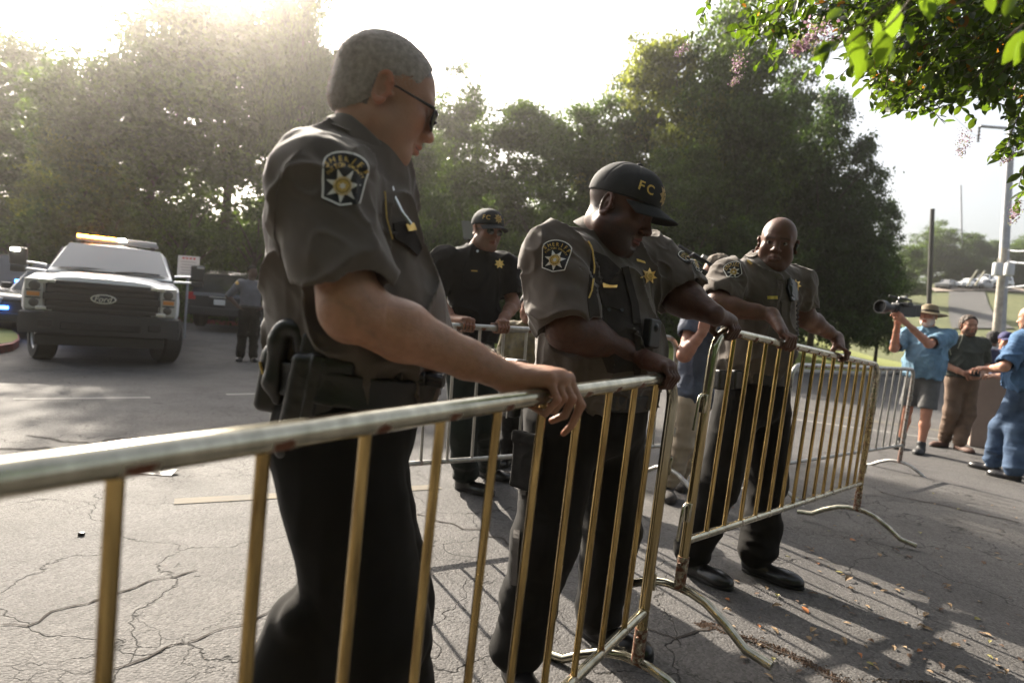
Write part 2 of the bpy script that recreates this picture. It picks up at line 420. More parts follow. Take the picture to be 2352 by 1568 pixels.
# ---------------------------------------------------------------- barriers
SP, HB, NB = .165, .798, 14
BW = SP*(NB+1)
def galv(name, c1, c2, rough=.3):
    m = bpy.data.materials.new(name); m.use_nodes = True; n = m.node_tree.nodes; l = m.node_tree.links
    b = n['Principled BSDF']; b.inputs['Metallic'].default_value = .9
    tc = n.new('ShaderNodeTexCoord'); mp = n.new('ShaderNodeMapping'); mp.inputs['Scale'].default_value = (45, 45, 4) if 'bar' in name else (16, 16, 4); l.new(tc.outputs['Object'], mp.inputs[0])
    t = n.new('ShaderNodeTexNoise'); t.inputs['Scale'].default_value = 2; t.inputs['Detail'].default_value = 6; l.new(mp.outputs[0], t.inputs['Vector'])
    cr = n.new('ShaderNodeValToRGB'); l.new(t.outputs[0], cr.inputs[0])
    cr.color_ramp.elements[0].position = .3; cr.color_ramp.elements[0].color = (*c1, 1); cr.color_ramp.elements[1].position = .7; cr.color_ramp.elements[1].color = (*c2, 1)
    vc = n.new('ShaderNodeVertexColor'); vc.layer_name = 'Col'
    t2 = n.new('ShaderNodeTexNoise'); t2.inputs['Scale'].default_value = 60; t2.inputs['Detail'].default_value = 3; l.new(tc.outputs['Object'], t2.inputs['Vector'])
    mu = n.new('ShaderNodeMath'); mu.operation = 'MULTIPLY_ADD'; l.new(t2.outputs[0], mu.inputs[0]); mu.inputs[1].default_value = .9
    sp = n.new('ShaderNodeSeparateColor'); l.new(vc.outputs[0], sp.inputs[0]); l.new(sp.outputs[0], mu.inputs[2])
    r = n.new('ShaderNodeMapRange'); r.inputs[1].default_value = .85; r.inputs[2].default_value = 1.05; l.new(mu.outputs[0], r.inputs[0])
    mx = n.new('ShaderNodeMix'); mx.data_type = 'RGBA'; l.new(r.outputs[0], mx.inputs[0]); gm = n.new('ShaderNodeMix'); gm.data_type = 'RGBA'; l.new(sp.outputs[1], gm.inputs[0]); l.new(cr.outputs[0], gm.inputs[6]); gm.inputs[7].default_value = (.46, .33, .13, 1); l.new(gm.outputs[2], mx.inputs[6]); mx.inputs[7].default_value = (.13, .045, .02, 1)
    l.new(mx.outputs[2], b.inputs['Base Color'])
    m2 = n.new('ShaderNodeMapRange'); m2.inputs[3].default_value = .9; m2.inputs[4].default_value = .0; l.new(r.outputs[0], m2.inputs[0]); l.new(m2.outputs[0], b.inputs['Metallic'])
    m3 = n.new('ShaderNodeMapRange'); m3.inputs[3].default_value = rough; m3.inputs[4].default_value = .8; l.new(r.outputs[0], m3.inputs[0]); l.new(m3.outputs[0], b.inputs['Roughness'])
    t3 = n.new('ShaderNodeTexNoise'); t3.inputs['Scale'].default_value = 25; t3.inputs['Detail'].default_value = 5; l.new(tc.outputs['Object'], t3.inputs['Vector'])
    bp = n.new('ShaderNodeBump'); bp.inputs['Strength'].default_value = .12; bp.inputs['Distance'].default_value = .002; l.new(t3.outputs[0], bp.inputs['Height']); l.new(bp.outputs[0], b.inputs['Normal'])
    return m
M_RAIL = galv('galvanised_rail', (.34, .32, .24), (.60, .56, .44), .15)
M_BAR = galv('zinc_yellow_bar', (.20, .13, .05), (.70, .50, .20), .17)
M_GREY = galv('weathered_zinc', (.30, .29, .27), (.48, .47, .44), .4)
def barrier(o, xd, up, label, rust_end=False, grey=False):
    "o: left end of the top rail, xd: direction along the rail, up: its own up direction"
    xd = nrm(xd); up = np.asarray(up, float); up = nrm(up-xd*(up@xd)); yd = np.cross(up, xd)
    base = np.asarray(o)-up*(HB+.30)
    root = empty('crowd_barrier', base)
    root.matrix_world = Matrix([[xd[0], yd[0], up[0], base[0]], [xd[1], yd[1], up[1], base[1]], [xd[2], yd[2], up[2], base[2]], [0, 0, 0, 1]])
    tag(root, label, 'barrier', 'steel crowd control barriers')
    T = HB+.30; B = .30; rc = .105
    mr_, mb_ = (M_GREY, M_GREY) if grey else (M_RAIL, M_BAR)
    pts = [V(0, 0, .13), V(0, 0, .5), V(0, 0, T-rc)]
    pts += [V(rc-rc*math.cos(a), 0, T-rc+rc*math.sin(a)) for a in np.linspace(.2, math.pi/2, 7)]
    n_ = 46
    pts += [V(rc+(BW-2*rc)*i/n_, 0, T) for i in range(1, n_)]
    pts += [V(BW-rc+rc*math.sin(a), 0, T-rc+rc*math.cos(a)) for a in np.linspace(0, math.pi/2-.2, 7)]
    pts += [V(BW, 0, T-rc), V(BW, 0, .5), V(BW, 0, .13)]
    def put(name, mb, m, rust=None):
        ob = mb.build(name, m, root, auto=50)
        me = ob.data; co = np.zeros(len(me.vertices)*3); me.vertices.foreach_get('co', co); co = co.reshape(-1, 3)
        r = rust(co) if rust else np.zeros(len(co))
        g_ = np.clip((.93-co[:, 2])/.25, 0, 1)*.75*(name == 'frame') if not grey else r*0
        setcol(me, np.stack([r, g_, r], -1)); return ob
    bx = (np.arange(NB)+1)*SP
    def rr(co):
        d = np.abs(co[:, 0:1]-bx-.018).min(1); r = .78*np.exp(-(d/.022)**2)*(co[:, 2] < T+.004)*(co[:, 2] > T-.03)
        if rust_end: r = np.maximum(r, .44*(co[:, 0] > BW-.03)*(co[:, 2] < T-.05))
        else: r = np.maximum(r, .30*(np.abs(co[:, 0]-BW/2) > BW/2-.03)*(co[:, 2] < .33))
        return r
    # resample the top so that rust spots have vertices
    fp = [pts[0]]
    for a, b in zip(pts[:-1], pts[1:]):
        k = max(1, int(np.linalg.norm(b-a)/.012)) if np.linalg.norm(b-a) < .2 else 12
        fp += [a+(b-a)*(i+1)/k for i in range(k)]
    put('frame', MB().tube(fp, .0185, 14), mr_, rr)
    put('bottom_rail', MB().tube([V(.0, 0, B)+V(BW, 0, 0)*i/60. for i in range(61)], .0155, 12), mr_, lambda co: .5*np.exp(-(np.abs(co[:, 0:1]-bx).min(1)/.012)**2))
    for x in bx:
        put('bar', MB().tube([V(x, 0, B+(T-B)*i/12) for i in range(13)], .0092, 10), mb_, lambda co: .55*np.exp(-((co[:, 2]-B)/.03)**2)+.45*np.exp(-((co[:, 2]-T+.02)/.02)**2))
    for x in (0, BW):
        fo = []
        for s_, z in ((-.36, -.088), (-.27, -.075), (-.19, -.02), (-.11, .022), (-.05, .036), (0, .038), (.05, .036), (.11, .022), (.19, -.02), (.27, -.075), (.36, -.088)): fo.append(V(x, s_, z+.085))
        mb = MB().tube(fo, [.016]*11, 12); mb.tube([V(x, 0, .12), V(x, 0, .24)], .0215, 14); mb.tube([V(x-.034, 0, .215), V(x+.034, 0, .215)], .006, 8)
        mb.lathe([(.010, 0), (.012, .006), (.006, .01)], (x, 0, .215), 8, [[0, 0, 1], [0, 1, 0], [-1, 0, 0]])
        put('foot', mb, mr_ if not grey else M_GREY, lambda co: .45*(co[:, 2] > .11)*(np.abs(co[:, 1]) < .05)+.1)
    hk = []
    for z, s_ in ((T-.26, -1), (B+.13, -1)):
        hk = [V(-.018, 0, z), V(-.045, 0, z+.012), V(-.062, 0, z), V(-.066, 0, z-.03), V(-.07, 0, z-.12)]
        mb = MB().tube(hk, .006, 8); mb.box((-.016, 0, z-.02), (.012, .013, .035), ch=.003); put('hook', mb, mr_)
    for z in (T-.30, B+.10):
        mb = MB().box((BW+.022, 0, z), (.004, .02, .03), ch=.002); mb.tube([V(BW+.02, 0, z-.03), V(BW+.05, 0, z-.03), V(BW+.05, 0, z+.03), V(BW+.02, 0, z+.03)], .005, 8); put('hook_loop', mb, mr_)
    return root
def rotv(v):
    t = np.linalg.norm(v); k = v/t; K = np.array([[0, -k[2], k[1]], [k[2], 0, -k[0]], [-k[1], k[0], 0]])
    return np.eye(3)+math.sin(t)*K+(1-math.cos(t))*K@K
B2R = rotv(V(.01, .061, .815)); B1R = rotv(V(.062, .005, .978))
B2O = V(.753, 2.266, 1.249)+B2R[:, 2]*.0185; B1E = V(-.477, .468, 1.039)+B1R[:, 2]*.0185
B1O = B1E - B1R[:, 0]*SP*4                                   # four more bars run out of the frame
barrier(B1O, B1R[:, 0], B1R[:, 2], 'nearest steel barrier crossing the picture under the grey haired officer\'s hand')
barrier(B2O, B2R[:, 0], B2R[:, 2], 'steel barrier lifted off the ground between the cap wearing officer and the bald officer', rust_end=True)
a, b = P(1822, 838, 4.76), P(2103, 848, 6.3)
barrier(a, b-a, V(.05, -.03, 1), 'steel barrier with a rusty end post in front of the man in the straw hat', rust_end=True, grey=True)
a, b = P(966, 744, 3.45), P(1556, 776, 4.5); d_ = nrm(b-a)
barrier(b-d_*BW, d_, V(0, 0, 1), 'far grey barrier in front of the black polo officer, partly hidden by two officers', grey=True)
# ================================================================ trees
def leafcloud(rng, cents, dirs, size, asp=.5, droop=.3):
    "one bent leaf (2 quads) per centre -> arrays; flat rhombus"
    n = len(cents)
    a = rng.normal(size=(n, 3)); a /= np.linalg.norm(a, axis=1)[:, None]
    if dirs is not None: a = a*.6+dirs; a /= np.linalg.norm(a, axis=1)[:, None]
    b = rng.normal(size=(n, 3)); b -= a*(a*b).sum(1)[:, None]; b /= np.linalg.norm(b, axis=1)[:, None]
    s = size*rng.uniform(.6, 1.35, n)[:, None]
    c = cents
    v = np.stack([c-a*s*.5, c+b*s*asp*.5, c+a*s*.5, c-b*s*asp*.5], 1).reshape(-1, 3)
    f = np.arange(4*n).reshape(n, 4); return v, f
def crown(seed, blobs, nleaf, size, hgap=.25, tint=((1, 1, 1), (1.5, 1.5, .9))):
    rng = np.random.RandomState(seed); B = np.array(blobs)
    w = (B[:, 3]*B[:, 4]*B[:, 5])**(2/3.); w /= w.sum()
    # clump centres near blob surfaces
    nc = max(60, nleaf//110); k = rng.choice(len(B), nc, p=w)
    d = rng.normal(size=(nc, 3)); d /= np.linalg.norm(d, axis=1)[:, None]
    r = rng.uniform(.25, 1, nc)**.45
    cc = B[k, :3]+d*B[k, 3:6]*r[:, None]; cs = rng.uniform(.3, .8, nc)*size*4.6
    ct = rng.rand(nc)
    q = rng.choice(nc, nleaf, p=cs**2/(cs**2).sum()); e = rng.normal(size=(nleaf, 3)); e[:, 2] *= .6
    p = cc[q]+e*cs[q][:, None]*.62
    v, f = leafcloud(rng, p, None, size, .62)
    t = (np.clip(ct[q], 0, 1)**2)[:, None]*(np.array(tint[1])-np.array(tint[0]))+np.array(tint[0])
    t = t*rng.uniform(.65, 1.35, nleaf)[:, None]
    me = npmesh(v, f); setcol(me, np.repeat(t, 4, 0)); return me
def blobs_round(seed, h=15., w=5., n=16, low=.12):
    r = np.random.RandomState(seed); out = []
    for i in range(n):
        t = r.uniform(low, .92); rad = w*math.sin(math.pi*min(1, (t-low+.18)/(1.08-low)))**.7
        a = r.uniform(0, 6.28); q = r.uniform(.2, .72)*rad; s = r.uniform(.26, .5)*w
        out.append((q*math.cos(a), q*math.sin(a), t*h, s, s, s*r.uniform(.7, 1.1)))
    return out
def blobs_cone(seed, h=15., w=4., n=26, low=.05):
    r = np.random.RandomState(seed); out = []
    for i in range(n):
        t = (i+.5)/n*.97; rad = w*(1-t)**.62*(.4+.6*min(1, t*6+.3)); a = i*2.4; q = rad*r.uniform(.3, .62); s = max(.35, rad*.5)
        out.append((q*math.cos(a), q*math.sin(a), (t*(.98-low)+low)*h, s, s, s*r.uniform(1.0, 1.6)))
    return out
M_LEAF = leafmat('foliage', (.026, .050, .011), (.10, .17, .018), tw=.35, spec=.2)
M_LEAF2 = leafmat('foliage_yellow', (.06, .075, .014), (.26, .30, .04), tw=.45, spec=.2)
M_CON = leafmat('foliage_conifer', (.024, .043, .012), (.07, .12, .018), tw=.35, spec=.15)
M_BARK = mat('bark', (.06, .045, .032), .95, noise=.5, nscale=4, bump=1, bscale=12, bdist=.05)
def trunkmesh(seed, h, w, lean=.3, limbs=7, r0=.24):
    r = np.random.RandomState(seed); mb = MB()
    pts = [V(lean*math.sin(i*.8)*i/6., lean*math.cos(i*.6+1)*i/6., h*.82*i/6) for i in range(7)]
    mb.tube(pts, [r0*(1-.13*i) for i in range(7)], 8)
    for i in range(limbs):
        t = r.uniform(.2, .8); j = t*6; k = int(j); p = pts[k]+(pts[min(k+1, 6)]-pts[k])*(j-k); a = r.uniform(0, 6.28); L = w*r.uniform(.5, .85)
        q = [p+V(math.cos(a)*L*s, math.sin(a)*L*s, L*.75*s**.8) for s in (0, .3, .65, 1)]
        mb.tube(q, [r0*.4, r0*.28, r0*.16, r0*.05], 6)
    m = npmesh(np.concatenate(mb.v), mb.f)
    m.polygons.foreach_set('use_smooth', [True]*len(m.polygons)); return m
NL = 52000
CR_ = {}
def variants():
    for i, (k, bl, n, s) in enumerate([
        ('r0', blobs_round(1, n=26), NL, .22), ('r1', blobs_round(2, w=4.6, n=28), NL, .22), ('r2', blobs_round(8, n=26, low=.06), NL, .22),
        ('c0', blobs_cone(3), NL, .19), ('c2', blobs_cone(6, low=.16), NL, .19), ('c1', blobs_cone(4, w=3.8), NL, .19), ('b0', blobs_round(5, h=7, w=5, n=16, low=.02), 34000, .18)]):
        CR_[k] = crown(10+i, bl, n, s, tint=((.8, .8, .85), (1.9, 1.8, 1.0)) if k[0] != 'c' else ((.85, .85, .9), (1.5, 1.6, 1.1)))
    for k in list(CR_): CR_[k+'t'] = trunkmesh(3, 15 if k != 'b0' else 7, 4.5)
variants()
BASE_H = {'r': 15.3, 'c': 15.0, 'b': 7.2}
def tree(px, ytop, d, wpx, k, label, m=None, rot=None, rise=None, name=None, group=None):
    g = P(px, 740+(px-1176)*.08, d); x, y = g[0], g[1]
    zb = zbank(x, y) if x > -4 else zg(x, y)+.3
    if rise is not None: zb = rise
    ht = P(px, ytop, d)[2]-zb; wd = wpx/FPX*d
    root = empty(name or {'c': 'conifer_tree', 'b': 'leafy_shrub'}.get(k[0], 'leafy_tree'), (x, y, zb)); tag(root, label, 'tree' if k[0] != 'b' else 'shrub', group or 'trees beyond the road')
    s = ht/BASE_H[k[0]]; sw = wd/4.9
    root.scale = (sw, sw, s); root.rotation_euler = (0, 0, rot if rot is not None else (px*1.37) % 6.28)
    M = m or {'c': M_CON}.get(k[0], M_LEAF)
    key = k+M.name
    if key not in CR_:
        CR_[key] = CR_[k] if not len(CR_[k].materials) else CR_[k].copy()
        CR_[key].materials.clear(); CR_[key].materials.append(M)
    c = bpy.data.objects.new('crown', CR_[key]); COL.objects.link(c); c.parent = root
    t = bpy.data.objects.new('trunk', CR_[k+'t']); COL.objects.link(t); t.parent = root
    if not len(CR_[k+'t'].materials): CR_[k+'t'].materials.append(M_BARK)
    return root
for a in [
    (20, 95, 34, 260, 'r0', 'tall hazy grey green tree at the far left edge'),
    (165, 235, 25, 150, 'r1', 'yellow green tree above the left mirror of the white pickup', M_LEAF2),
    (330, -50, 26, 270, 'r2', 'tall tree above the roof of the white pickup'),
    (500, -70, 28, 290, 'r0', 'tall tree under the bright glare left of the grey haired officer'),
    (652, -330, 26, 118, 'r1', 'tall tree directly behind the back of the grey haired officer'),  # crown raised above the frame and placed to shade the right foreground
    (740, 60, 26, 120, 'r2', 'narrow tree touching the head of the grey haired officer'),
    (-110, 180, 30, 220, 'r2', 'dark tree cut by the left edge of the frame'),
    (905, 290, 27, 170, 'r0', 'tree behind the face of the grey haired officer'),
    (1010, 130, 34, 140, 'r1', 'thin topped tree just right of the sunglasses'),
    (1140, 195, 31, 170, 'r2', 'rounded tree above the black polo officer'),
    (1265, 245, 30, 180, 'r0', 'lower rounded tree right of the black polo officer'),
    (1400, 160, 31, 160, 'r1', 'tree rising above the cap of the stooping officer'),
    (1500, 20, 30, 190, 'r2', 'tall light flecked tree over the black cap', M_LEAF2),
    (1630, -60, 29, 200, 'r1', 'tallest tree of the right group, reaching the top edge'),
    (1770, 40, 32, 190, 'c0', 'tall conifer behind the bald officer\'s head'),
    (1860, 180, 28, 165, 'c2', 'dark conifer right of the bald officer\'s head'),
    (1945, 285, 27, 130, 'c2', 'conifer at the right edge of the dense group'),
    (2012, 440, 29, 80, 'c2', 'smallest conifer stepping down to the right'),
    (1540, 330, 26, 150, 'r0', 'leafy tree between the stooping officer and the bald officer'),
    (1690, 300, 27, 150, 'c1', 'broad conifer left of the bald officer\'s shoulder'),
]:
    tree(a[0], a[1], a[2], a[3], a[4], a[5], m=a[6] if len(a) > 6 else None)
for i, (px, yt, d, w, lab) in enumerate([(40, 470, 23, 170, 'dark shrub behind the blue lit police car'), (230, 430, 24, 170, 'shrub mass behind the white pickup'),
    (420, 420, 23, 150, 'dark shrub with yellow sprigs behind the white notice'), (575, 440, 23, 140, 'dark shrub behind the far officer with hands on hips'),
    (750, 420, 23, 160, 'shrub hidden behind the grey haired officer'), (930, 430, 23, 150, 'shrub left of the black polo officer'),
    (1090, 400, 24, 150, 'shrub behind the cap of the black polo officer'), (1230, 420, 24, 140, 'shrub between the two cap wearing officers'),
    (1400, 440, 24, 150, 'shrub behind the stooping officer'), (1570, 470, 25, 140, 'shrub behind the shoulder video camera'), (1700, 480, 26, 140, 'shrub under the broad conifer')]):
    tree(px, yt, d, w, 'b0', lab, group='shrubs under the trees')
# ---------------------------------------------------------------- hill at the right with its road
def hz(x, y):
    "height of the far hill"
    t = np.clip((y-34)/55, 0, 1); return zg(x, y)-.5+ (10.4+.02*(x-40))*t**1.15 + .35*math.sin(x*.21)*t
v = []; f = []; NX, NY = 40, 30
for i in range(NX):
    for j in range(NY):
        y = 30+j*2.6; x = y*(.40+.75*i/(NX-1)); v.append((x, y, hz(x, y)))
f = [(i*NY+j, (i+1)*NY+j, (i+1)*NY+j+1, i*NY+j+1) for i in range(NX-1) for j in range(NY-1)]
tag(link('hill', npmesh(v, f), mat('hill_grass', (.075, .09, .028), .95, noise=.5, nscale=.4, col2=(.12, .125, .04), bump=1, bscale=6, bdist=.1), smooth=True), kind='structure')
def hill_at(px, py):
    for d in np.arange(31, 104, .25):
        p = P(px, py, d)
        if p[2] < hz(p[0], p[1]): return p, d
    return P(px, py, 95), 95
def ribbon(name, pts, m, dz):
    vs = []
    for (a, b) in pts:
        for q in (a, b):
            p, d = hill_at(*q); vs.append((p[0], p[1], hz(p[0], p[1])+dz))
    # subdivide between rows so the ribbon follows the hill
    V2 = []; vs = np.array(vs).reshape(-1, 2, 3); rows = []
    for i in range(len(vs)-1):
        for t in np.linspace(0, 1, 9)[:-1 if i < len(vs)-2 else None]: rows.append(vs[i]*(1-t)+vs[i+1]*t)
    for r in rows:
        for t in np.linspace(0, 1, 6):
            p = r[0]*(1-t)+r[1]*t; V2.append((p[0], p[1], hz(p[0], p[1])+dz))
    n = len(rows); F = [(i*6+j, (i+1)*6+j, (i+1)*6+j+1, i*6+j+1) for i in range(n-1) for j in range(5)]
    return tag(link(name, npmesh(V2, F), m), kind='structure')
ribbon('hill_road', [((2185, 757), (2330, 757)), ((2180, 735), (2290, 735)), ((2178, 700), (2270, 700)), ((2180, 672), (2262, 672))], mat('far_asphalt', (.07, .068, .065), .9, noise=.2, nscale=1), .12)
ribbon('crossing_road', [((2140, 672), (2140, 664)), ((2200, 671), (2200, 662)), ((2262, 670), (2262, 662)), ((2352, 674), (2352, 666))], mat('pale_road', (.30, .24, .19), .9, noise=.2, nscale=1), .18)
for i, (px, yt, d, w, k, lab) in enumerate([(2070, 560, 72, 60, 'r0', 'hazy tree beside the conifers, left of the dark pole'), (2125, 500, 104, 75, 'r1', 'broad hazy tree behind the dark pole'),
        (2190, 520, 104, 60, 'r2', 'hazy tree under the thin radio mast'), (2250, 550, 104, 60, 'r0', 'hazy round tree left of the utility pole'), (2322, 535, 104, 70, 'r1', 'hazy tree behind the utility pole'),
        (2390, 545, 103, 70, 'r2', 'hazy tree at the right edge of the frame'), (2160, 600, 103, 45, 'b0', 'low hazy growth left of the parked vehicles'), (2230, 605, 104, 50, 'b0', 'low hazy growth behind the parked vehicles'), (2310, 605, 104, 45, 'b0', 'low hazy growth behind the grey transformers')]):
    g = P(px, 668, d); tree(px, yt, d, w, k, lab, rise=g[2]-1, group='trees on the far hill')
# ---------------------------------------------------------------- poles
wood = mat('pole_wood', (.33, .30, .26), .85, noise=.35, nscale=3, bump=.6, bscale=10, bdist=.02)
steel = mat('pole_steel', (.26, .27, .30), .5, metal=.5, noise=.15, nscale=3)
darkp = mat('dark_pole', (.035, .033, .03), .9, noise=.3, nscale=4)
def polebase(px, d): p = P(px, 760, d); z = hz(p[0], p[1]) if p[1] > 32 else zg(p[0], p[1]); return V(p[0], p[1], z-.1)
def ptop(px, py, d, base): q = P(px, py, d); return q
# steel pole with insulators and the shorter wooden pole in front of it
d = 42.; b = polebase(2300, d); t = P(2331, 150, d)
mb = MB().tube([b+(t-b)*i/8. for i in range(9)], [.36-.022*i for i in range(9)], 14); root = empty('utility_pole', b); tag(root, 'tall grey steel power pole with insulator arms at the right edge', 'utility pole')
def rel(mb, name, m, root, **k): 
    mb.v = [q-np.array(root.location) for q in mb.v]; return mb.build(name, m, root, **k)
rel(mb, 'pole', steel, root, auto=60)
for (py, L) in ((215, -60), (290, -68)):
    q = P(2318 if py == 215 else 2313, py+5, d); e = P(2318+L, py, d)
    rel(MB().tube([q, e], .10, 8), 'cross_arm', steel, root)
    rel(MB().tube([e+V(0, 0, -.12*i) for i in range(10)], [.09 if i % 2 else .05 for i in range(10)], 8), 'insulator', darkp, root)
d2 = 38.; b2 = polebase(2290, d2); t2 = P(2306, 570, d2); root = empty('wooden_pole', b2); tag(root, 'pale wooden utility pole carrying two grey transformers', 'utility pole')
rel(MB().tube([b2+(t2-b2)*i/5. for i in range(6)], [.24-.01*i for i in range(6)], 12), 'pole', wood, root, auto=60)
for px in (2291, 2318):
    q = P(px, 618, d2-.35); rel(MB().lathe([(.20, -.42), (.27, -.38), (.27, .3), (.22, .38), (.08, .4)], q, 14), 'transformer', mat('transformer_grey', (.42, .43, .44), .5), root, auto=40)
    rel(MB().lathe([(.03, 0), (.06, .05), (.04, .12), (.06, .18), (.03, .3)], q+V(0, 0, .38), 8), 'bushing', wood, root)
def pole(name, px0, px1, py1, d, r, m, lab, cat='pole'):
    b = polebase(px0, d); t = P(px1, py1, d); o = MB().tube([b*(1-s)+t*s for s in np.linspace(0, 1, 5)], [r, r*.97, r*.93, r*.9, r*.85], 10).build(name, m, auto=60); return tag(o, lab, cat)
pole('dark_pole', 2136, 2142, 480, 40, .15, darkp, 'bare dark wooden pole in front of the hazy trees')
pole('radio_mast', 2203, 2207, 425, 103, .14, steel, 'thin radio mast above the hazy far trees', 'mast')
mb = MB()
for (x0, y0, x1, y1, da, db, sag) in ((2258, 232, 2130, 20, 42, 26, .4), (2246, 315, 2040, 60, 42, 26, .5), (2318, 575, 2420, 563, 38, 30, .15), (2316, 600, 2420, 596, 38, 30, .15), (2310, 660, 2420, 640, 38, 30, .1)):
    a, b = P(x0, y0, da), P(x1, y1, db); r = .012 if y0 < 400 else .05
    mb = MB().tube([a+(b-a)*s-V(0, 0, sag*4*s*(1-s)) for s in np.linspace(0, 1, 14)], r, 6)
    tag(mb.build('power_cable', steel), {232: 'upper thin wire leaving the steel pole', 315: 'lower thin wire leaving the steel pole', 575: 'topmost thick cable right of the wooden pole', 600: 'middle thick cable right of the wooden pole', 660: 'lowest thick cable right of the wooden pole'}[y0], 'cable', 'overhead cables')
for (x0, y0, x1, y1) in ((2222, 655, 2245, 620), (2240, 655, 2262, 622)):
    a, b = P(x0, y0, 62), P(x1, y1, 60); tag(MB().tube([a, (a+b)/2, b], .09, 6).build('guy_guard', mat('guard', (.5, .48, .42), .7)), ('left' if x0 < 2230 else 'right')+' one of two slanting pale guy wire guards on the hill', 'guy wire', 'slanting guy wire guards')

# unseen foliage added behind the camera to block sky light from the back
def sky_screen():
    r = np.random.RandomState(9); bl = []
    for i in range(46):
        a = R_(r.uniform(105, 262)); q = r.uniform(8, 13); bl.append((q*math.sin(a), q*math.cos(a)-1, r.uniform(1, 11), 2.6, 2.6, 2.4))
    me = crown(99, bl, 60000, .42); me.materials.append(M_LEAF); tag(link('sky_screen_foliage', me), 'unseen foliage mass added behind the camera to block sky light', kind='stuff')
sky_screen()
# ================================================================ people
def ridge(p, fx, seed=0):
    n = vnoise(p*np.asarray(fx)+seed*7.3); m = vnoise(p*np.asarray(fx)*2.1+seed*3.1+11)
    return (1-2*np.abs(n))*.7+(1-2*np.abs(m))*.3
def frame(f, up=(0, 0, 1)):
    "rows right, forward, up"
    f = nrm(f); r = nrm(np.cross(f, up)); return np.array([r, f, np.cross(r, f)])
def hold(mb_or_v, f=None): pass
def worldmesh(name, v, f, m, root, smooth=True, col=None):
    me = npmesh(np.asarray(v)-np.array(root.location), f, name)
    o = link(name, me, m, root, smooth)
    if col is not None: setcol(me, col)
    return o
def bvh(v, f): return BVHTree.FromPolygons([tuple(p) for p in v], [tuple(int(i) for i in q) for q in f])
# ---- heads
def head(F, c, A, s=1., jw=1., fat=0, nose=1.):
    A = np.asarray(A)
    L = lambda x, y, z: c+s*(x*A[0]+y*A[1]+z*A[2])
    def E(x, y, z, rx, ry, rz, k=.02, op='+', B=None): F.ell(L(x, y, z), (rx*s, ry*s, rz*s), A if B is None else B, k*s, op)
    def C(a, b, ra, rb, k=.01, op='+'): F.cone(L(*a), L(*b), ra*s, rb*s, k*s, op)
    E(0, -.014, .038, .077, .099, .086, 0); E(0, .026, .02, .066, .066, .078, .03)
    E(0, .034, -.035, .058*jw, .056, .078, .03); E(0, .02, -.075, .054*jw, .056, .04, .03)
    C((-.022*jw, .064, -.103), (.022*jw, .064, -.103), .020, .020, .025)
    for q in (-1, 1):
        C((q*.058*jw, -.005, -.062), (q*.025*jw, .055, -.098), .018+.006*fat, .018+.004*fat, .03)
        E(q*.042, .062, -.026, .024+.004*fat, .024, .024, .02)
        E(q*.050*jw, .035, -.055, .018+.008*fat, .03, .03, .03)
    if fat: E(0, .015, -.105, .05*jw, .05, .028, .03)
    C((-.042, .074, .022), (-.012, .087, .018), .011, .011, .018); C((.042, .074, .022), (.012, .087, .018), .011, .011, .018)
    for q in (-1, 1):
        E(q*.032, .100, .000, .017, .015, .012, .014, '-')
        E(q*.032, .0765, .000, .0135, .0135, .0135, .003)
        C((q*.020, .0885, .0055), (q*.043, .0805, .0055), .0042, .0042, .004)
        C((q*.020, .0870, -.0085), (q*.042, .0800, -.0075), .0034, .0034, .005)
    C((0, .086, .012), (0, .106, -.030), .0085, .0115*nose, .012); E(0, .111, -.033, .0115*nose, .011, .0095, .008)
    for q in (-1, 1):
        E(q*.0125*nose, .1005, -.036, .0085*nose, .011, .0078, .006)
        E(q*.0085*nose, .1065, -.0435, .0035, .005, .004, .002, '-')
    C((0, .088, -.045), (0, .090, -.056), .012, .012, .012)
    C((-.021, .0845, -.0655), (0, .0955, -.0605), .0052, .0072, .006); C((.021, .0845, -.0655), (0, .0955, -.0605), .0052, .0072, .006)
    C((-.019, .084, -.0725), (0, .0935, -.0745), .0052, .0082, .006); C((.019, .084, -.0725), (0, .0935, -.0745), .0052, .0082, .006)
    C((-.022, .0925, -.0676), (0, .1045, -.0668), .0018, .0022, .002, '-'); C((.022, .0925, -.0676), (0, .1045, -.0668), .0018, .0022, .002, '-')
    E(0, .094, -.086, .02, .007, .006, .008, '-')
    for q in (-1, 1):
        B = np.array([nrm(A[0]*q+A[1]*-.45), nrm(A[1]+A[0]*q*.45-A[2]*.1), A[2]])
        ec = L(q*.079, -.012, -.004)
        F.ell(ec, (.0045*s, .018*s, .030*s), B, .006*s)
        pr = None
        for i in range(15):
            t = -2.3+i*(4.9/14); e = ec+s*(B[0]*.005+B[1]*(-.016*math.cos(t)*1.08)+B[2]*(.030*math.sin(t)))
            if pr is not None: F.cone(pr, e, .0042*s, .0042*s, .003*s)
            pr = e
        F.ell(ec+s*(B[0]*.004+B[1]*.001-B[2]*.028), (.005*s, .008*s, .008*s), B, .004*s)
        F.cone(L(q*.074, .004, -.006), L(q*.081, .005, -.010), .006*s, .004*s, .004*s)
        F.ell(ec+s*(B[0]*.006+B[1]*.003-B[2]*.004), (.006*s, .007*s, .010*s), B, .003*s, '-')
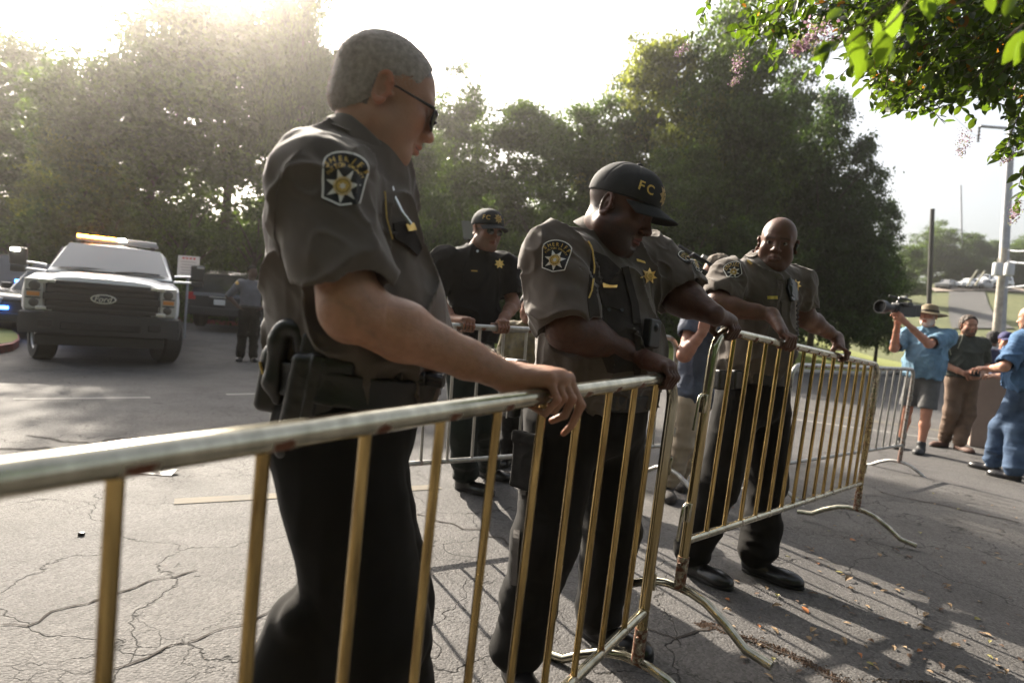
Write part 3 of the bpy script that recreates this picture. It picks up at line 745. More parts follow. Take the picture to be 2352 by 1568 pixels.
def headcol(v, c, A, s, skin, beard=None, brow=(.02, .015, .012), lip=None, eyes=True, gaze=(0, 0), scalp=None, ruddy=.25, blotch=.12):
    q = (v-c)@np.asarray(A).T/s; skin = np.array(skin); col = np.tile(skin, (len(v), 1))
    n = vnoise(v*55)[:, None]*blotch+vnoise(v*18)[:, None]*blotch; col *= 1+n
    x, y, z = np.abs(q[:, 0]), q[:, 1], q[:, 2]
    def bl(w, c2): 
        nonlocal col
        w = np.clip(w, 0, 1)[:, None]; col = col*(1-w)+np.array(c2)*w
    red = skin*np.array([1.25, .8, .72])
    g = lambda px, py, pz, r: np.exp(-(((x-px)**2+(y-py)**2+(z-pz)**2)/r**2))
    bl(ruddy*(g(.045, .07, -.03, .03)+g(0, .11, -.03, .018)*1.3), red)
    bl(.5*((x > .083)), red)
    if beard is not None:
        w = np.clip((-z-.030)/.025, 0, 1)*np.clip((y+.015)/.03, 0, 1)*np.clip((z+.135)/.03, 0, 1)*np.clip((np.maximum(np.abs(z+.068)*1., x*.7)-.014)/.010, 0, 1)
        w = np.maximum(w, np.clip((-z+.01)/.02, 0, 1)*np.exp(-((y-.022)/.014)**2)*(x > .055)*.9)
        st = beard[3] if len(beard) > 3 else .8; bl(w*st*(.85+.3*vnoise(v*400)), beard[:3])
    if scalp is not None:
        hl = z - (.035+np.clip(y-.03, 0, 1)*.75) ; w = np.clip(np.maximum((hl)/.012, ((y < -.03)*(z > -.045))*1.), 0, 1); bl(w*scalp[3], scalp[:3])
    bw = np.exp(-((z-.0215-.08*(x-.02)*(x < .04)+ .25*np.clip(x-.038, 0, 1))/.0045)**2)*((x > .010) & (x < .05) & (y > .06)); bl(bw*.6, brow)
    if lip is None: lip = skin*np.array([1.1, .62, .6])
    lw = ((x < .0235)*(y > .082)*(np.abs(z+.0675) < .0115-.25*x)*1.); bl(lw*.75, lip)
    bl(np.exp(-((z+.0676)/.0016)**2)*(x < .023)*(y > .08)*.8, (.02, .01, .01))
    if eyes:
        for k in (-1, 1):
            e = np.array([k*.032, .0765, 0]); d = q-e; r = np.linalg.norm(d, axis=1)
            inn = (r < .0142)*(np.abs(d[:, 2]+.001) < .0062)*(d[:, 1] > .004)*(np.abs(d[:, 0]) < .0125)
            bl(inn*1., (.24, .22, .19)); gz = nrm([gaze[0], 1, gaze[1]]); a = d/np.maximum(r, 1e-6)[:, None]@gz
            bl(inn*(a > .905), (.03, .015, .008)); bl(inn*(a > .975), (.003, .003, .003))
            lid = (r < .0155)*(np.abs(d[:, 2]-.0062) < .0016)*(d[:, 1] > 0); bl(lid*.8, (.01, .008, .006))
    return np.clip(col, 0, 1)
# ---- hands
def grip(wr, C, t, s, u, side, r=.0185, sc=1., ang=None, palm=.019, lay=0):
    "joints of a hand closed over a rail at C (axis t). s: horizontal direction the fingers go over, u: up; index finger at side*t"
    ang = ang or [(68, 8, -48, -100, 1.), (72, 14, -48, -105, 1.), (74, 16, -45, -105, 1.), (76, 20, -40, -100, 1.)]
    D = []
    for i in range(4):                       # 0 index .. 3 little
        o = C+t*side*(1.5-i)*.0205*sc; a = ang[i]; rad = [r+.021*sc, r+.0165*sc, r+.0125*sc, r+.010*sc]
        f = [o+(s*math.cos(R_(a[k]))+u*math.sin(R_(a[k])))*rad[k]*(1+(a[4]-1)*(k/3.)*1.) for k in range(4)]
        D.append(f)
    side_p = C+t*side*1.5*.0205*sc
    th = [wr*.55+side_p*.45+t*side*.012+u*.004, C+t*side*.052*sc+(s*math.cos(R_(140))+u*math.sin(R_(140)))*(r+.013), C+t*side*.050*sc+(s*math.cos(R_(195))+u*math.sin(R_(195)))*(r+.012), C+t*side*.036*sc+(s*math.cos(R_(240))+u*math.sin(R_(240)))*(r+.011)]
    return D, th
def hand(F, wr, D, th, sc=1., rw=.026, ws=None):
    kn = [f[0] for f in D]; fr = [(.0102, .0092, .0084, .0072), (.0104, .0094, .0086, .0074), (.0098, .0088, .0080, .0070), (.0088, .0078, .0072, .0064)]
    kc = (kn[0]+kn[1]+kn[2]+kn[3])/4
    for i, k in enumerate(kn):
        w = wr+(k-kc)*.45
        F.cone(w, k, .0185*sc, .0118*sc, .014*sc)
        F.cone(w*.5+k*.5, k, .0155*sc, .0108*sc, .012)
    F.cone(wr, kc, rw, .017*sc, .02)
    for i, f in enumerate(D):
        r = [q*sc*.95 for q in fr[i]]
        F.ell(f[0], (r[0]*1.18,)*3, None, .004)
        for j in range(3): F.cone(f[j], f[j+1], r[j], r[j+1], .0012 if j else .004)
        F.ell(f[1], (r[1]*1.1,)*3, None, .003)
        # tendon on the back of the hand
        F.cone(wr*.55+f[0]*.45+(f[0]-kc)*.0, f[0], .0045*sc, .006*sc, .008)
    F.cone(wr*.8+kc*.2, th[0], .021*sc, .016*sc, .018); F.cone(th[0], th[1], .0155*sc, .0118*sc, .010); F.cone(th[1], th[2], .0116*sc, .0108*sc, .004); F.cone(th[2], th[3], .0106*sc, .0085*sc, .004)
def relaxed(wr, d, nrm_, side_dir, sc=1., curl=25):
    "open slightly curled hand: d finger direction, nrm_ back of the hand, side_dir towards the index side"
    D = []; ln = [(.045, .026, .02), (.048, .030, .021), (.045, .028, .021), (.036, .021, .018)]
    for i in range(4):
        k = wr+d*(.088-.004*abs(i-1))*sc+side_dir*(1.5-i)*.0205*sc; f = [k]; a = curl*.5+4*i
        for L_ in ln[i]:
            dd = d*math.cos(R_(a))-nrm_*math.sin(R_(a)); f.append(f[-1]+dd*L_*sc); a += curl+3*i
        D.append(f)
    t0 = wr+d*.03*sc+side_dir*.03*sc-nrm_*.01; t1 = t0+(d*.6+side_dir*.7)*.035*sc; t2 = t1+(d*.85+side_dir*.3-nrm_*.3)*.03*sc; t3 = t2+(d-nrm_*.3)*.022*sc
    return D, [t0, t1, t2, t3]
# ---- decals that follow a surface
_fc = {}
def textmesh(s, size=1., bold=0):
    k = (s, bold)
    if k not in _fc:
        c = bpy.data.curves.new('t', 'FONT'); c.body = s; c.size = 1; c.align_x = 'CENTER'; c.align_y = 'CENTER'; c.offset = bold; c.resolution_u = 4
        o = bpy.data.objects.new('t', c); COL.objects.link(o); dg = bpy.context.evaluated_depsgraph_get(); me = o.evaluated_get(dg).to_mesh()
        v = np.array([p.co[:2] for p in me.vertices]).reshape(-1, 2); f = [list(p.vertices) for p in me.polygons]; o.evaluated_get(dg).to_mesh_clear()
        bpy.data.objects.remove(o); bpy.data.curves.remove(c)
        if len(v): v = v-(v.max(0)+v.min(0))/2
        _fc[k] = (v, f)
    v, f = _fc[k]; return v*size, f
def poly2(pts, step=.012):
    "triangulated and subdivided polygon"
    bm = bmesh.new(); vs = [bm.verts.new((x, y, 0)) for x, y in pts]; bm.faces.new(vs); bm.normal_update()
    bmesh.ops.triangulate(bm, faces=bm.faces)
    for _ in range(7):
        e = [e for e in bm.edges if e.calc_length() > step]
        if not e: break
        bmesh.ops.subdivide_edges(bm, edges=e, cuts=1); bmesh.ops.triangulate(bm, faces=[f for f in bm.faces if len(f.verts) > 3])
    bm.verts.index_update(); v = np.array([p.co[:2] for p in bm.verts]); f = [[q.index for q in p.verts] for p in bm.faces]; bm.free(); return v, f
class Decal:
    def __init__(s, tree, O, X, Y, D=None):
        s.t = tree; s.O = np.asarray(O); s.X = nrm(X); s.Y = nrm(Y); s.D = nrm(np.cross(s.Y, s.X)) if D is None else nrm(D)
        s.v = []; s.f = []; s.m = []
    def add(s, v, f, m=0, off=.0012):
        P_ = []; ok = []
        for x, y in v:
            o = s.O+s.X*x+s.Y*y-s.D*.25; h = s.t.ray_cast(Vector(o), Vector(s.D), .6)
            if h[0] is None: P_.append(o); ok.append(False)
            else:
                n = np.array(h[1]); n = n if n@s.D < 0 else -n
                P_.append(np.array(h[0])-s.D*off*.5+n*off*.5); ok.append(True)
        b = len(s.v); s.v += P_
        for q in f:
            if all(ok[i] for i in q): s.f.append([b+i for i in q]); s.m.append(m)
        return s
    def poly(s, pts, m=0, off=.0012, step=.012): return s.add(*poly2(pts, step), m, off)
    def line(s, pts, w, m=0, off=.0016, closed=False):
        pts = [np.asarray(p, float) for p in pts]; n = len(pts)
        for i in range(n if closed else n-1):
            a, b = pts[i], pts[(i+1) % n]; d = b-a; L_ = np.linalg.norm(d)
            if L_ < 1e-6: continue
            d /= L_; q = V(-d[1], d[0])*w/2; a2 = a-d*w*.3; b2 = b+d*w*.3; k = max(1, int(L_/.012)); v = []; f = []
            for j in range(k+1): c = a2+(b2-a2)*j/k; v += [c-q, c+q]
            f = [(2*j, 2*j+2, 2*j+3, 2*j+1) for j in range(k)]; s.add(v, f, m, off)
        return s
    def text(s, t, c, size, m=0, off=.002, rot=0, sx=1., bold=.01):
        v, f = textmesh(t, size, bold); v = v*[sx, 1]; a = math.cos(rot), math.sin(rot)
        s.add(np.stack([v[:, 0]*a[0]-v[:, 1]*a[1]+c[0], v[:, 0]*a[1]+v[:, 1]*a[0]+c[1]], -1) if len(v) else [], f, m, off); return s
    def arc(s, t, c, r, a0, a1, size, m=0, off=.002, bold=.012):
        for i, ch in enumerate(t):
            a = a0+(a1-a0)*(i+.5)/len(t)
            if ch != ' ': s.text(ch, (c[0]+r*math.cos(a), c[1]+r*math.sin(a)), size, m, off, a-math.pi/2, bold=bold)
        return s
    def build(s, name, mats, root, thick=0, single=False):
        if not s.f: return None
        vv = np.array(s.v); kp = [i for i, q in enumerate(s.f) if max(np.linalg.norm(vv[q[a]]-vv[q[a-1]]) for a in range(len(q))) < .045]
        s.f = [s.f[i] for i in kp]; s.m = [s.m[i] for i in kp]
        if not s.f: return None
        if single:
            par = {}
            def fd(a):
                while par.setdefault(a, a) != a: a = par[a]
                return a
            for q in s.f:
                for a in q[1:]: par[fd(a)] = fd(q[0])
            cnt = {}
            for q in s.f: cnt[fd(q[0])] = cnt.get(fd(q[0]), 0)+1
            big = max(cnt, key=cnt.get); kp = [i for i, q in enumerate(s.f) if fd(q[0]) == big]; s.f = [s.f[i] for i in kp]; s.m = [s.m[i] for i in kp]
        us = sorted({a for q in s.f for a in q}); mp = {a: i for i, a in enumerate(us)}; s.v = [s.v[a] for a in us]; s.f = [[mp[a] for a in q] for q in s.f]
        me = npmesh(np.array(s.v)-np.array(root.location), s.f, name); o = link(name, me, mats, root)
        me.polygons.foreach_set('material_index', s.m)
        if thick:
            b = o.modifiers.new('thick', 'SOLIDIFY'); b.thickness = thick; b.offset = 1
        return o
BLK = mat('patch_black', (.012, .012, .012), .8); GOLD = mat('thread_gold', (.50, .33, .07), .6, noise=.3, nscale=300); WHT = mat('thread_white', (.62, .60, .55), .7)
BRASS = mat('brass', (.75, .50, .16), .3, metal=1); SILV = mat('silver', (.6, .6, .58), .3, metal=1)
def star(n, R, r, c=(0, 0), rot=math.pi/2): return [(c[0]+(R if i % 2 == 0 else r)*math.cos(rot+i*math.pi/n), c[1]+(R if i % 2 == 0 else r)*math.sin(rot+i*math.pi/n)) for i in range(2*n)]
def circ(R, c=(0, 0), n=20): return [(c[0]+R*math.cos(2*math.pi*i/n), c[1]+R*math.sin(2*math.pi*i/n)) for i in range(n)]
def patch(tree, O, X, Y, D, w, h, root):
    d = Decal(tree, O, X, Y, D); hw = w/2
    def outline(k):
        top = [(hw*k*math.cos(a), h*.5*k-hw*.62*k+hw*.62*k*math.sin(a)) for a in np.linspace(.28, math.pi-.28, 11)]
        return [(hw*.80*k, -h*.40*k), ] + [(hw*1.0*k, h*.20*k)] + top + [(-hw*1.0*k, h*.20*k), (-hw*.80*k, -h*.40*k), (0, -h*.5*k)]
    d.poly(outline(1.), 0, .0020, .008); d.line(outline(.97), w*.035, 2, .0062, True)
    for kk, m, o in ((.34, 2, .0046), ):
        d.poly(star(7, h*.33, h*.15, (0, -h*.13), -math.pi/2), m, o, .008)
    d.poly(circ(h*.175, (0, -h*.13)), 1, .0060); d.line(circ(h*.125, (0, -h*.13), 16), h*.012, 0, .0072, True); d.poly(star(6, h*.07, h*.04, (0, -h*.13)), 2, .0072)
    d.line(circ(h*.155, (0, -h*.13), 20), h*.008, 2, .0072, True)
    c = (0, -h*.16); d.arc('SHERIFF', (0, -h*.12), h*.475, R_(146), R_(34), h*.150, 1, .0085, bold=.02); d.arc('FULTON COUNTY', (0, -h*.12), h*.355, R_(152), R_(28), h*.085, 1, .0085, bold=.02)
    return d.build('shoulder_patch', [BLK, GOLD, WHT], root)
def badge(tree, O, X, Y, D, r, root, m=None, name='badge'):
    d = Decal(tree, O, X, Y, D); d.poly(star(7, r, r*.55), 0, .006, .008); d.poly(circ(r*.5), 1, .009); d.line(circ(r*.38, n=14), r*.07, 0, .011, True); d.poly(star(5, r*.22, r*.1), 0, .011)
    return d.build(name, m or [BRASS, GOLD], root, .002)
# ---- the figure
def skinmat(): return mat('skin', (.5, .4, .3), .5, vcol=True, bump=.55, bscale=210, bdist=.0018, sss=.12, spec=.35)
SKIN = skinmat()
def collar(root, c, up, fr, m, r=.066, h=.042, open_=.5, drop=.05, name='collar', rx=1., flare=.02):
    up = nrm(up); fr = nrm(fr-up*(fr@up)); rt = np.cross(fr, up); mb = MB(); N = 34; rows = []
    for i in range(N+1):
        a = -math.pi+open_+(2*math.pi-2*open_)*i/N      # angle from the back
        t = abs(a)/(math.pi-open_); d = -fr*math.cos(a)+rt*math.sin(a)*rx
        tip = max(0, (t-.72)/.28)
        hh = h*(1-.45*t); rr = r*(1+.10*t)
        rows.append([c+d*(rr-.002)+up*(-.02), c+d*rr+up*hh, c+d*(rr+.006)+up*(hh+.004), c+d*(rr+.014+flare*.5)+up*(hh-.02), c+d*(rr+.018+flare)+up*(hh-.036-drop*tip)+fr*.02*tip])
    v = np.array(rows).reshape(-1, 3); f = [(i*5+j, (i+1)*5+j, (i+1)*5+j+1, i*5+j+1) for i in range(N) for j in range(4)]
    o = worldmesh(name, v, f, m, root)
    s = o.modifiers.new('t', 'SOLIDIFY'); s.thickness = .003; s.offset = 0; o.modifiers.new('s', 'SUBSURF').levels = 1; o.modifiers['s'].render_levels = 1
    return o
def torso(F, J, a=0, hips=True):
    A = J['A']; F.ell(J['cst']-A[2]*.02, (J['cw']*.93+a, J['cd']+a, J.get('ch', .20)*.95+a), A, .05)
    F.ell(J['bel'], (J['bw']+a, J['bd']+a, J.get('bh', .17)+a), A, .10)
    if hips: F.ell(J['pel'], (J['hw']+a, J['hd']+a, .16+a), A, .08)
    for i in (0, 1):
        s = J['sh'][i]; F.cone(J['nk']-A[2]*.030, s-A[2]*.012, .058+a*.8, J['rs']*.90+a, .06); F.cone(s, J['cst'], J['rs']+a, .10+a, .07)
def shoe(root, an, toe, m, sc=1., sole=None, name='shoe', lift=0):
    d = toe-an; d = V(d[0], d[1], 0); d = nrm(d); z0 = J_g(an)+lift; a = V(an[0], an[1], z0); A = np.array([np.cross(d, [0, 0, 1.]), d, [0, 0, 1.]])
    h = a-d*.055*sc; t = a+d*.195*sc
    F = Fld(np.minimum(h, t)-.09, np.maximum(h, t)+V(.09, .09, .2), .005)
    F.ell(a+V(0, 0, .045)-d*.01, (.040*sc, .062*sc, .06*sc), A, 0); F.cone(a+V(0, 0, .06), a+V(0, 0, .12), .044*sc, .046*sc, .03)
    F.ell(a+d*.105*sc+V(0, 0, .030), (.047*sc, .105*sc, .040*sc), A, .04); F.ell(a+d*.15*sc+V(0, 0, .026), (.046*sc, .060*sc, .034*sc), A, .03)
    F.cut(a+V(0, 0, .012), V(0, 0, -1)); v, f = F.mesh(1)
    o = worldmesh(name, v, f, m, root)
    F = Fld(np.minimum(h, t)-.09, np.maximum(h, t)+V(.09, .09, .1), .005)
    F.ell(a+d*.12*sc+V(0, 0, .012), (.050*sc, .098*sc, .05), A, .02); F.ell(a-d*.012*sc+V(0, 0, .012), (.040*sc, .055*sc, .05), A, .05)
    F.cut(a+V(0, 0, .024), V(0, 0, 1)); F.cut(a+V(0, 0, .001), V(0, 0, -1)); v, f = F.mesh(0); s = worldmesh('sole', v, f, sole or mat('rubber', (.015, .014, .013), .7), root)
    s.parent = o; return o
def J_g(p): return zg(p[0], p[1])
def person(label, J, o):
    """J joints (index 0 = right, 1 = left), o options"""
    sh, el, wr = J['sh'], J['el'], J['wr']; q = o.get('q', 1.)
    root = empty('person', (J['pel'][0], J['pel'][1], J_g(J['pel']))); tag(root, label, o.get('cat', 'person'), o.get('group'))
    r = nrm(sh[0]-sh[1]); up = nrm(J['nk']-J['pel']); r = nrm(r-up*(r@up)); J['A'] = A = np.array([r, np.cross(up, r), up]); J['root'] = root
    J.setdefault('rs', .062); ar = o.get('arm', (.058, .050, .046, .029)); out = {'root': root}
    HA = frame(J['hf'], J.get('hup', (0, 0, 1))); J['HA'] = HA; hs = o.get('hs', 1.); hc = J['hc']; skin = o['skin']
    # ---- body: head, arms with hands, trunk and legs in one mesh
    parts = []; cols = []
    F = Fld(hc-.19*hs, hc+.19*hs, .0022*q*(hs if q > 1 else 1)); head(F, hc, HA, hs, o.get('jw', 1), o.get('fat', 0), o.get('nose', 1))
    nb = J['nk']+up*.0; F.cone(hc+HA.T@V(0, -.022, -.055)*hs, nb, (.056+.008*o.get('fat', 0))*hs, (.064+.01*o.get('fat', 0))*hs, .03)
    v, f = F.mesh(1); parts.append((v, f)); cols.append(headcol(v, hc, HA, hs, skin, **o.get('hcol', {})))
    for i in (0, 1):
        D, th = J['hand'][i]; al = [p for d in D for p in d]+th+[wr[i], el[i]]; al = np.array(al)
        F = Fld(al.min(0)-.075, al.max(0)+.075, .0028*q)
        ua = sh[i]*.25+el[i]*.75; F.cone(sh[i]*.45+el[i]*.55, el[i], ar[0], ar[1], .0)
        m1 = el[i]*.72+wr[i]*.28; m2 = el[i]*.3+wr[i]*.7
        F.cone(el[i], m1, ar[1], ar[2]*1.04, .03); F.cone(m1, m2, ar[2]*1.04, ar[3]*1.22, .02); F.cone(m2, wr[i], ar[3]*1.22, ar[3], .02)
        hand(F, wr[i], D, th, o.get('hsc', 1.), ar[3]*.93)
        if q < 1.5: F.disp(lambda p: .0012*vnoise(p*28)+.0006*vnoise(p*80))
        v, f = F.mesh(1); parts.append((v, f)); c = np.tile(skin, (len(v), 1))*(1+.14*vnoise(v*32)[:, None]+.10*vnoise(v*120)[:, None]+.16*np.clip(1-np.abs(vnoise(v*19+4))*7, 0, 1)[:, None]*np.array([-.8, -.5, -.3]))
        # redder knuckles and fingertips
        kk = np.array([p for d in D for p in (d[0], d[1], d[3])]); dm = np.sqrt(((v[:, None, :]-kk[None])**2).sum(-1)).min(1); w = (.45*np.exp(-(dm/.012)**2))[:, None]
        c = c*(1-w)+np.array(skin)*[1.25, .85, .75]*w; cols.append(c)
    lo = np.minimum(J['an'][0], J['an'][1])-.15; al = np.array([J['nk'], *sh, J['pel'], *J['hip'], *J['kn'], *J['an'], J['bel'], J['cst']])
    F = Fld(al.min(0)-.3, al.max(0)+.12, .014)
    torso(F, J, -.045)
    for i in (0, 1):
        F.cone(sh[i], sh[i]*.3+el[i]*.7, J['rs']*.8, ar[0]*.9, .02); F.cone(J['hip'][i], J['kn'][i], .07, .05, .03); F.cone(J['kn'][i], J['an'][i], .05, .035, .03)
    v, f = F.mesh(0); parts.append((v, f)); cols.append(np.tile(skin, (len(v), 1)))
    v, f = joinm(parts); out['body'] = worldmesh('body', v, f, SKIN, root, col=np.concatenate(cols)); out['bodytree'] = None
    # ---- shirt
    bc = J.get('belt', J['pel']+up*.10); bn = J.get('bn', up)
    hem = []
    for i in (0, 1):
        t = o.get('sleeve', .62); t = t[i] if hasattr(t, '__len__') else t; hem.append(sh[i]+(el[i]-sh[i])*t)
    al = np.array([J['nk'], *sh, J['pel'], *hem, J['bel'], J['cst']]); vs = .0042*q
    F = Fld(al.min(0)-.28, al.max(0)+V(.28, .28, .14), vs); torso(F, J, .028 if o.get('untuck', 0) > .03 else .010)
    sr = o.get('srad', (.082, .086)); 
    for i in (0, 1):
        d = nrm(hem[i]-sh[i]); F.cone(sh[i], hem[i], J['rs']+.016, sr[1], .035); 
    if not o.get('untuck'): F.cut(bc-bn*.0, -np.asarray(bn))
    else: F.cut(bc-up*o['untuck'], -up)
    amp = o.get('wr', .006)*1.35; sd = o.get('seed', 1)
    def wf(p):
        zz = (p-bc)@up; k = np.exp(-(np.clip(zz, 0, 1)/.12)**2)
        r1 = ridge(p, (13, 13, 4.5), sd)*amp*1.5; r2 = ridge(p+V(0, 0, 1)*(p[:, 0:1]*.7), (8, 8, 17), sd+3)*amp*1.1
        dd = np.minimum(*[np.linalg.norm(p-(hem[i]*.5+sh[i]*.5), axis=1) for i in (0, 1)]); w = np.exp(-(dd/.12)**2)
        n3 = np.clip(1-np.abs(vnoise((p+.03*vnoise(p*6)[:, None])*np.array((9, 9, 5.5))+sd*5.1))*2.2, 0, 1)**3; n4 = np.clip(1-np.abs(vnoise(p*np.array((11, 11, 19))+sd*2.3+p[:, 0:1]*6))*2.4, 0, 1)**2
        return -(r1*(.3+.4*k)+r2*(.2+.6*w)+n3*amp*(1.5+.8*k)+n4*amp*1.5*(.5*k+w))
    F.disp(wf)
    for i in (0, 1):
        d = nrm(el[i]-sh[i]); h = o.get('hemn', (d, d))[i]; h = nrm(h)
        # square hem: remove the rounded end beyond the hem, open the sleeve
        for k in range(6): F.ell(hem[i]+h*(.075+.03*k), (.11, .11, .075), frame(np.cross(h, [.3, .2, .9]), h), .0, '-') if k < 1 else None
        F.cone(hem[i]-d*.035, hem[i]+d*.10, sr[1]-.013, sr[1]-.009, .004, '-')
    if o.get('fieldfn'): o['fieldfn'](F)
    v, f = F.mesh(1); print('SHIRT', label[:20], ((v-bc)@bn).min()); out['shirt'] = worldmesh(o.get('shirtname', 'shirt'), v, f, o['shirt'], root); out['tree'] = bvh(v, f); out['sv'] = v
    # ---- trousers and belt
    al = np.array([J['pel'], *J['hip'], *J['kn'], *J['an'], bc]); F = Fld(al.min(0)-V(.22, .22, .1), al.max(0)+V(.28, .28, .10), .006*q if q < 1.5 else .008)
    lr = o.get('leg', (.105, .085, .075)); F.ell(J['pel'], (J['hw']+.014, J['hd']+.014, .17), A, 0)
    F.ell(J['bel'], (J['bw']+.004, J['bd']+.004, J.get('bh', .17)), A, .08)
    endf = o.get('shorts', None)
    for i in (0, 1):
        h, k, a = J['hip'][i], J['kn'][i], J['an'][i]; F.cone(h, k, lr[0], lr[1], .05)
        if endf: continue
        m = k*.45+a*.55; F.cone(k, m, lr[1], (lr[1]+lr[2])/2*.96, .04); F.cone(m, a+V(0, 0, .035), (lr[1]+lr[2])/2*.96, lr[2], .03)
        if o.get('knee') : F.ell(k-A[1]*.055, (.07, .05, .035), A, .03)
    F.cut(bc+bn*.012, bn)
    if endf:
        for i in (0, 1): pass
        F.cut((J['kn'][0]+J['kn'][1])/2+V(0, 0, .06), V(0, 0, -1))
    an_z = min(J['an'][0][2], J['an'][1][2])
    def lf(p):
        k = np.exp(-(np.clip(p[:, 2]-an_z, 0, 1)/.22)**2); r1 = ridge(p, (5, 5, 11), sd+9); r2 = ridge(p, (10, 10, 3), sd+5)
        kd = np.minimum(*[np.linalg.norm(p-J['kn'][i], axis=1) for i in (0, 1)]); w = np.exp(-(kd/.14)**2)
        return -(r1*(.004+.012*k+.008*w)+r2*.005)*o.get('tw', 1)
    F.disp(lf)
    if o.get('legfn'): o['legfn'](F)
    F.cut(V(0, 0, zg(*J['pel'][:2])+.025), V(0, 0, -1)) if not endf else None
    v, f = F.mesh(1); out['trousers'] = worldmesh('shorts' if endf else 'trousers', v, f, o['trousers'], root); out['ttree'] = bvh(v, f)
    if endf:
        # bare lower legs belong to the body mesh: rebuild them at finer size
        pt = []
        for i in (0, 1):
            k, a = J['kn'][i], J['an'][i]; F = Fld(np.minimum(k, a)-.12, np.maximum(k, a)+.12, .007); F.cone(k+V(0, 0, .08), k, .07, .055, .02); F.cone(k, k*.65+a*.35-A[1]*.012, .055, .058, .03); F.cone(k*.65+a*.35-A[1]*.012, a, .058, .037, .03); pt.append(F.mesh(0))
        v2, f2 = joinm(pt); me = out['body'].data; co = np.zeros(len(me.vertices)*3); me.vertices.foreach_get('co', co); co = co.reshape(-1, 3)+np.array(root.location)
        ff = np.array([p.vertices[:] for p in me.polygons]); v3, f3 = joinm([(co, ff), (v2, f2)]); cc = np.concatenate(cols+[np.tile(skin, (len(v2), 1))])
        bpy.data.objects.remove(out['body']); out['body'] = worldmesh('body', v3, f3, SKIN, root, col=cc)
    if o.get('belt', True) and not o.get('untuck'):
        al = np.array([bc]); F = Fld(bc-.38, bc+.38, .005*q); A2 = A
        torso(F, J, o.get('belta', .024))
        for i in (0, 1): F.cone(J['hip'][i], J['kn'][i], lr[0]+.012, lr[1], .05)
        bw = o.get('beltw', .028); F.cut(bc+bn*bw, bn); F.cut(bc-bn*bw, -bn); v, f = F.mesh(1); out['belt'] = worldmesh('belt', v, f, o.get('beltm', mat('leather', (.012, .011, .010), .35, bump=.5, bscale=120, bdist=.002)), root); out['btree'] = bvh(v, f)
    for i in (0, 1):
        if o.get('shoes', True): shoe(root, J['an'][i], J['toe'][i], o.get('shoem', mat('shoe_leather', (.012, .011, .011), .28)), o.get('ssc', 1.12))
    if o.get('collar'): collar(root, J['nk']+up*o['collar'].pop('dz', .0), up if not o['collar'].get('up') is not None else o['collar'].pop('up'), A[1], o['shirt'], **o['collar'])
    return out
def cap(root, hc, A, s, m, emblem=True, fine=1.):
    L = lambda x, y, z: hc+s*(x*A[0]+y*A[1]+z*A[2])
    F = Fld(L(0, 0, .07)-.17*s, L(0, 0, .07)+.17*s, .003*fine)
    F.ell(L(0, -.006, .040), (.089*s, .110*s, .096*s), A, 0); F.ell(L(0, .045, .055), (.075*s, .060*s, .070*s), A, .03)
    F.cut(L(0, 0, .030), -(A[2]-A[1]*.10)); 
    def seams(p):
        q = (p-L(0, -.004, .05))@A.T; a = np.arctan2(q[:, 0], q[:, 1]); w = np.abs(np.mod(a+math.pi/6*0, math.pi/3)-math.pi/6); rr = np.hypot(q[:, 0], q[:, 1])
        return .0016*np.exp(-((math.pi/6-w)*rr/.003)**2)*(q[:, 2] > .0)-.0010*ridge(p, (16, 16, 16), 4)
    F.disp(seams); v, f = F.mesh(1); o = worldmesh('cap', v, f, m, root); tr = bvh(v, f)
    b = MB().lathe([(.011*s, -.002), (.010*s, .003), (.004*s, .006)], L(0, .0, .136), 10, A.T); b.v = [q-np.array(root.location) for q in b.v]; bb = b.build('cap_button', m, o, auto=60)
    N, K = 24, 7; vs = []
    for j in range(K+1):
        t = j/K
        for i in range(N+1):
            a = R_(-68+136*i/N); ca, sa = math.cos(a), math.sin(a); y0 = -.006+.112*ca; x0 = .089*sa
            ex = .074*(max(0, ca)**.55); x = x0*(1+.04*t); y = y0+ex*t; z = .032+.012*ca-.020*t*ca-.030*(sa*sa)*(.4+.6*t)
            vs.append(L(x, y, z))
    fs = [(j*(N+1)+i, j*(N+1)+i+1, (j+1)*(N+1)+i+1, (j+1)*(N+1)+i) for j in range(K) for i in range(N)]
    br = worldmesh('brim', vs, fs, m, root); br.parent = o; sm = br.modifiers.new('t', 'SOLIDIFY'); sm.thickness = .004
    if emblem:
        R0 = .0
        def at(az, z): 
            d = A[1]*math.cos(az)+A[0]*math.sin(az); return L(0, -.004, z)+d*.1*s, nrm(np.cross(d, A[2]))*-1, -d
        c, X, D = at(0, .078); X = -nrm(np.cross(A[2], -D)) if False else nrm(np.cross(D, A[2]))
        dd = Decal(tr, c, X, A[2], D); dd.poly(star(8, .030*s, .019*s), 0, .003, .008); dd.poly(circ(.0165*s), 1, .0045, .008); dd.line(circ(.012*s, n=12), .0022*s, 2, .006, True); dd.poly(star(5, .007*s, .003*s), 2, .006, .008)
        dd.build('star_emblem', [mat('thread_tan', (.42, .30, .12), .7), GOLD, BLK], root).parent = o
        for i, (ch, az) in enumerate((('F', 50), ('C', 35), ('S', -35), ('O', -50))):
            c, X, D = at(R_(az), .076); X = nrm(np.cross(D, A[2])); t = Decal(tr, c, X, A[2], D); t.text(ch, (0, 0), .036*s, 0, .003, bold=.02); t.build('lettering', [GOLD], root).parent = o
    return o, tr
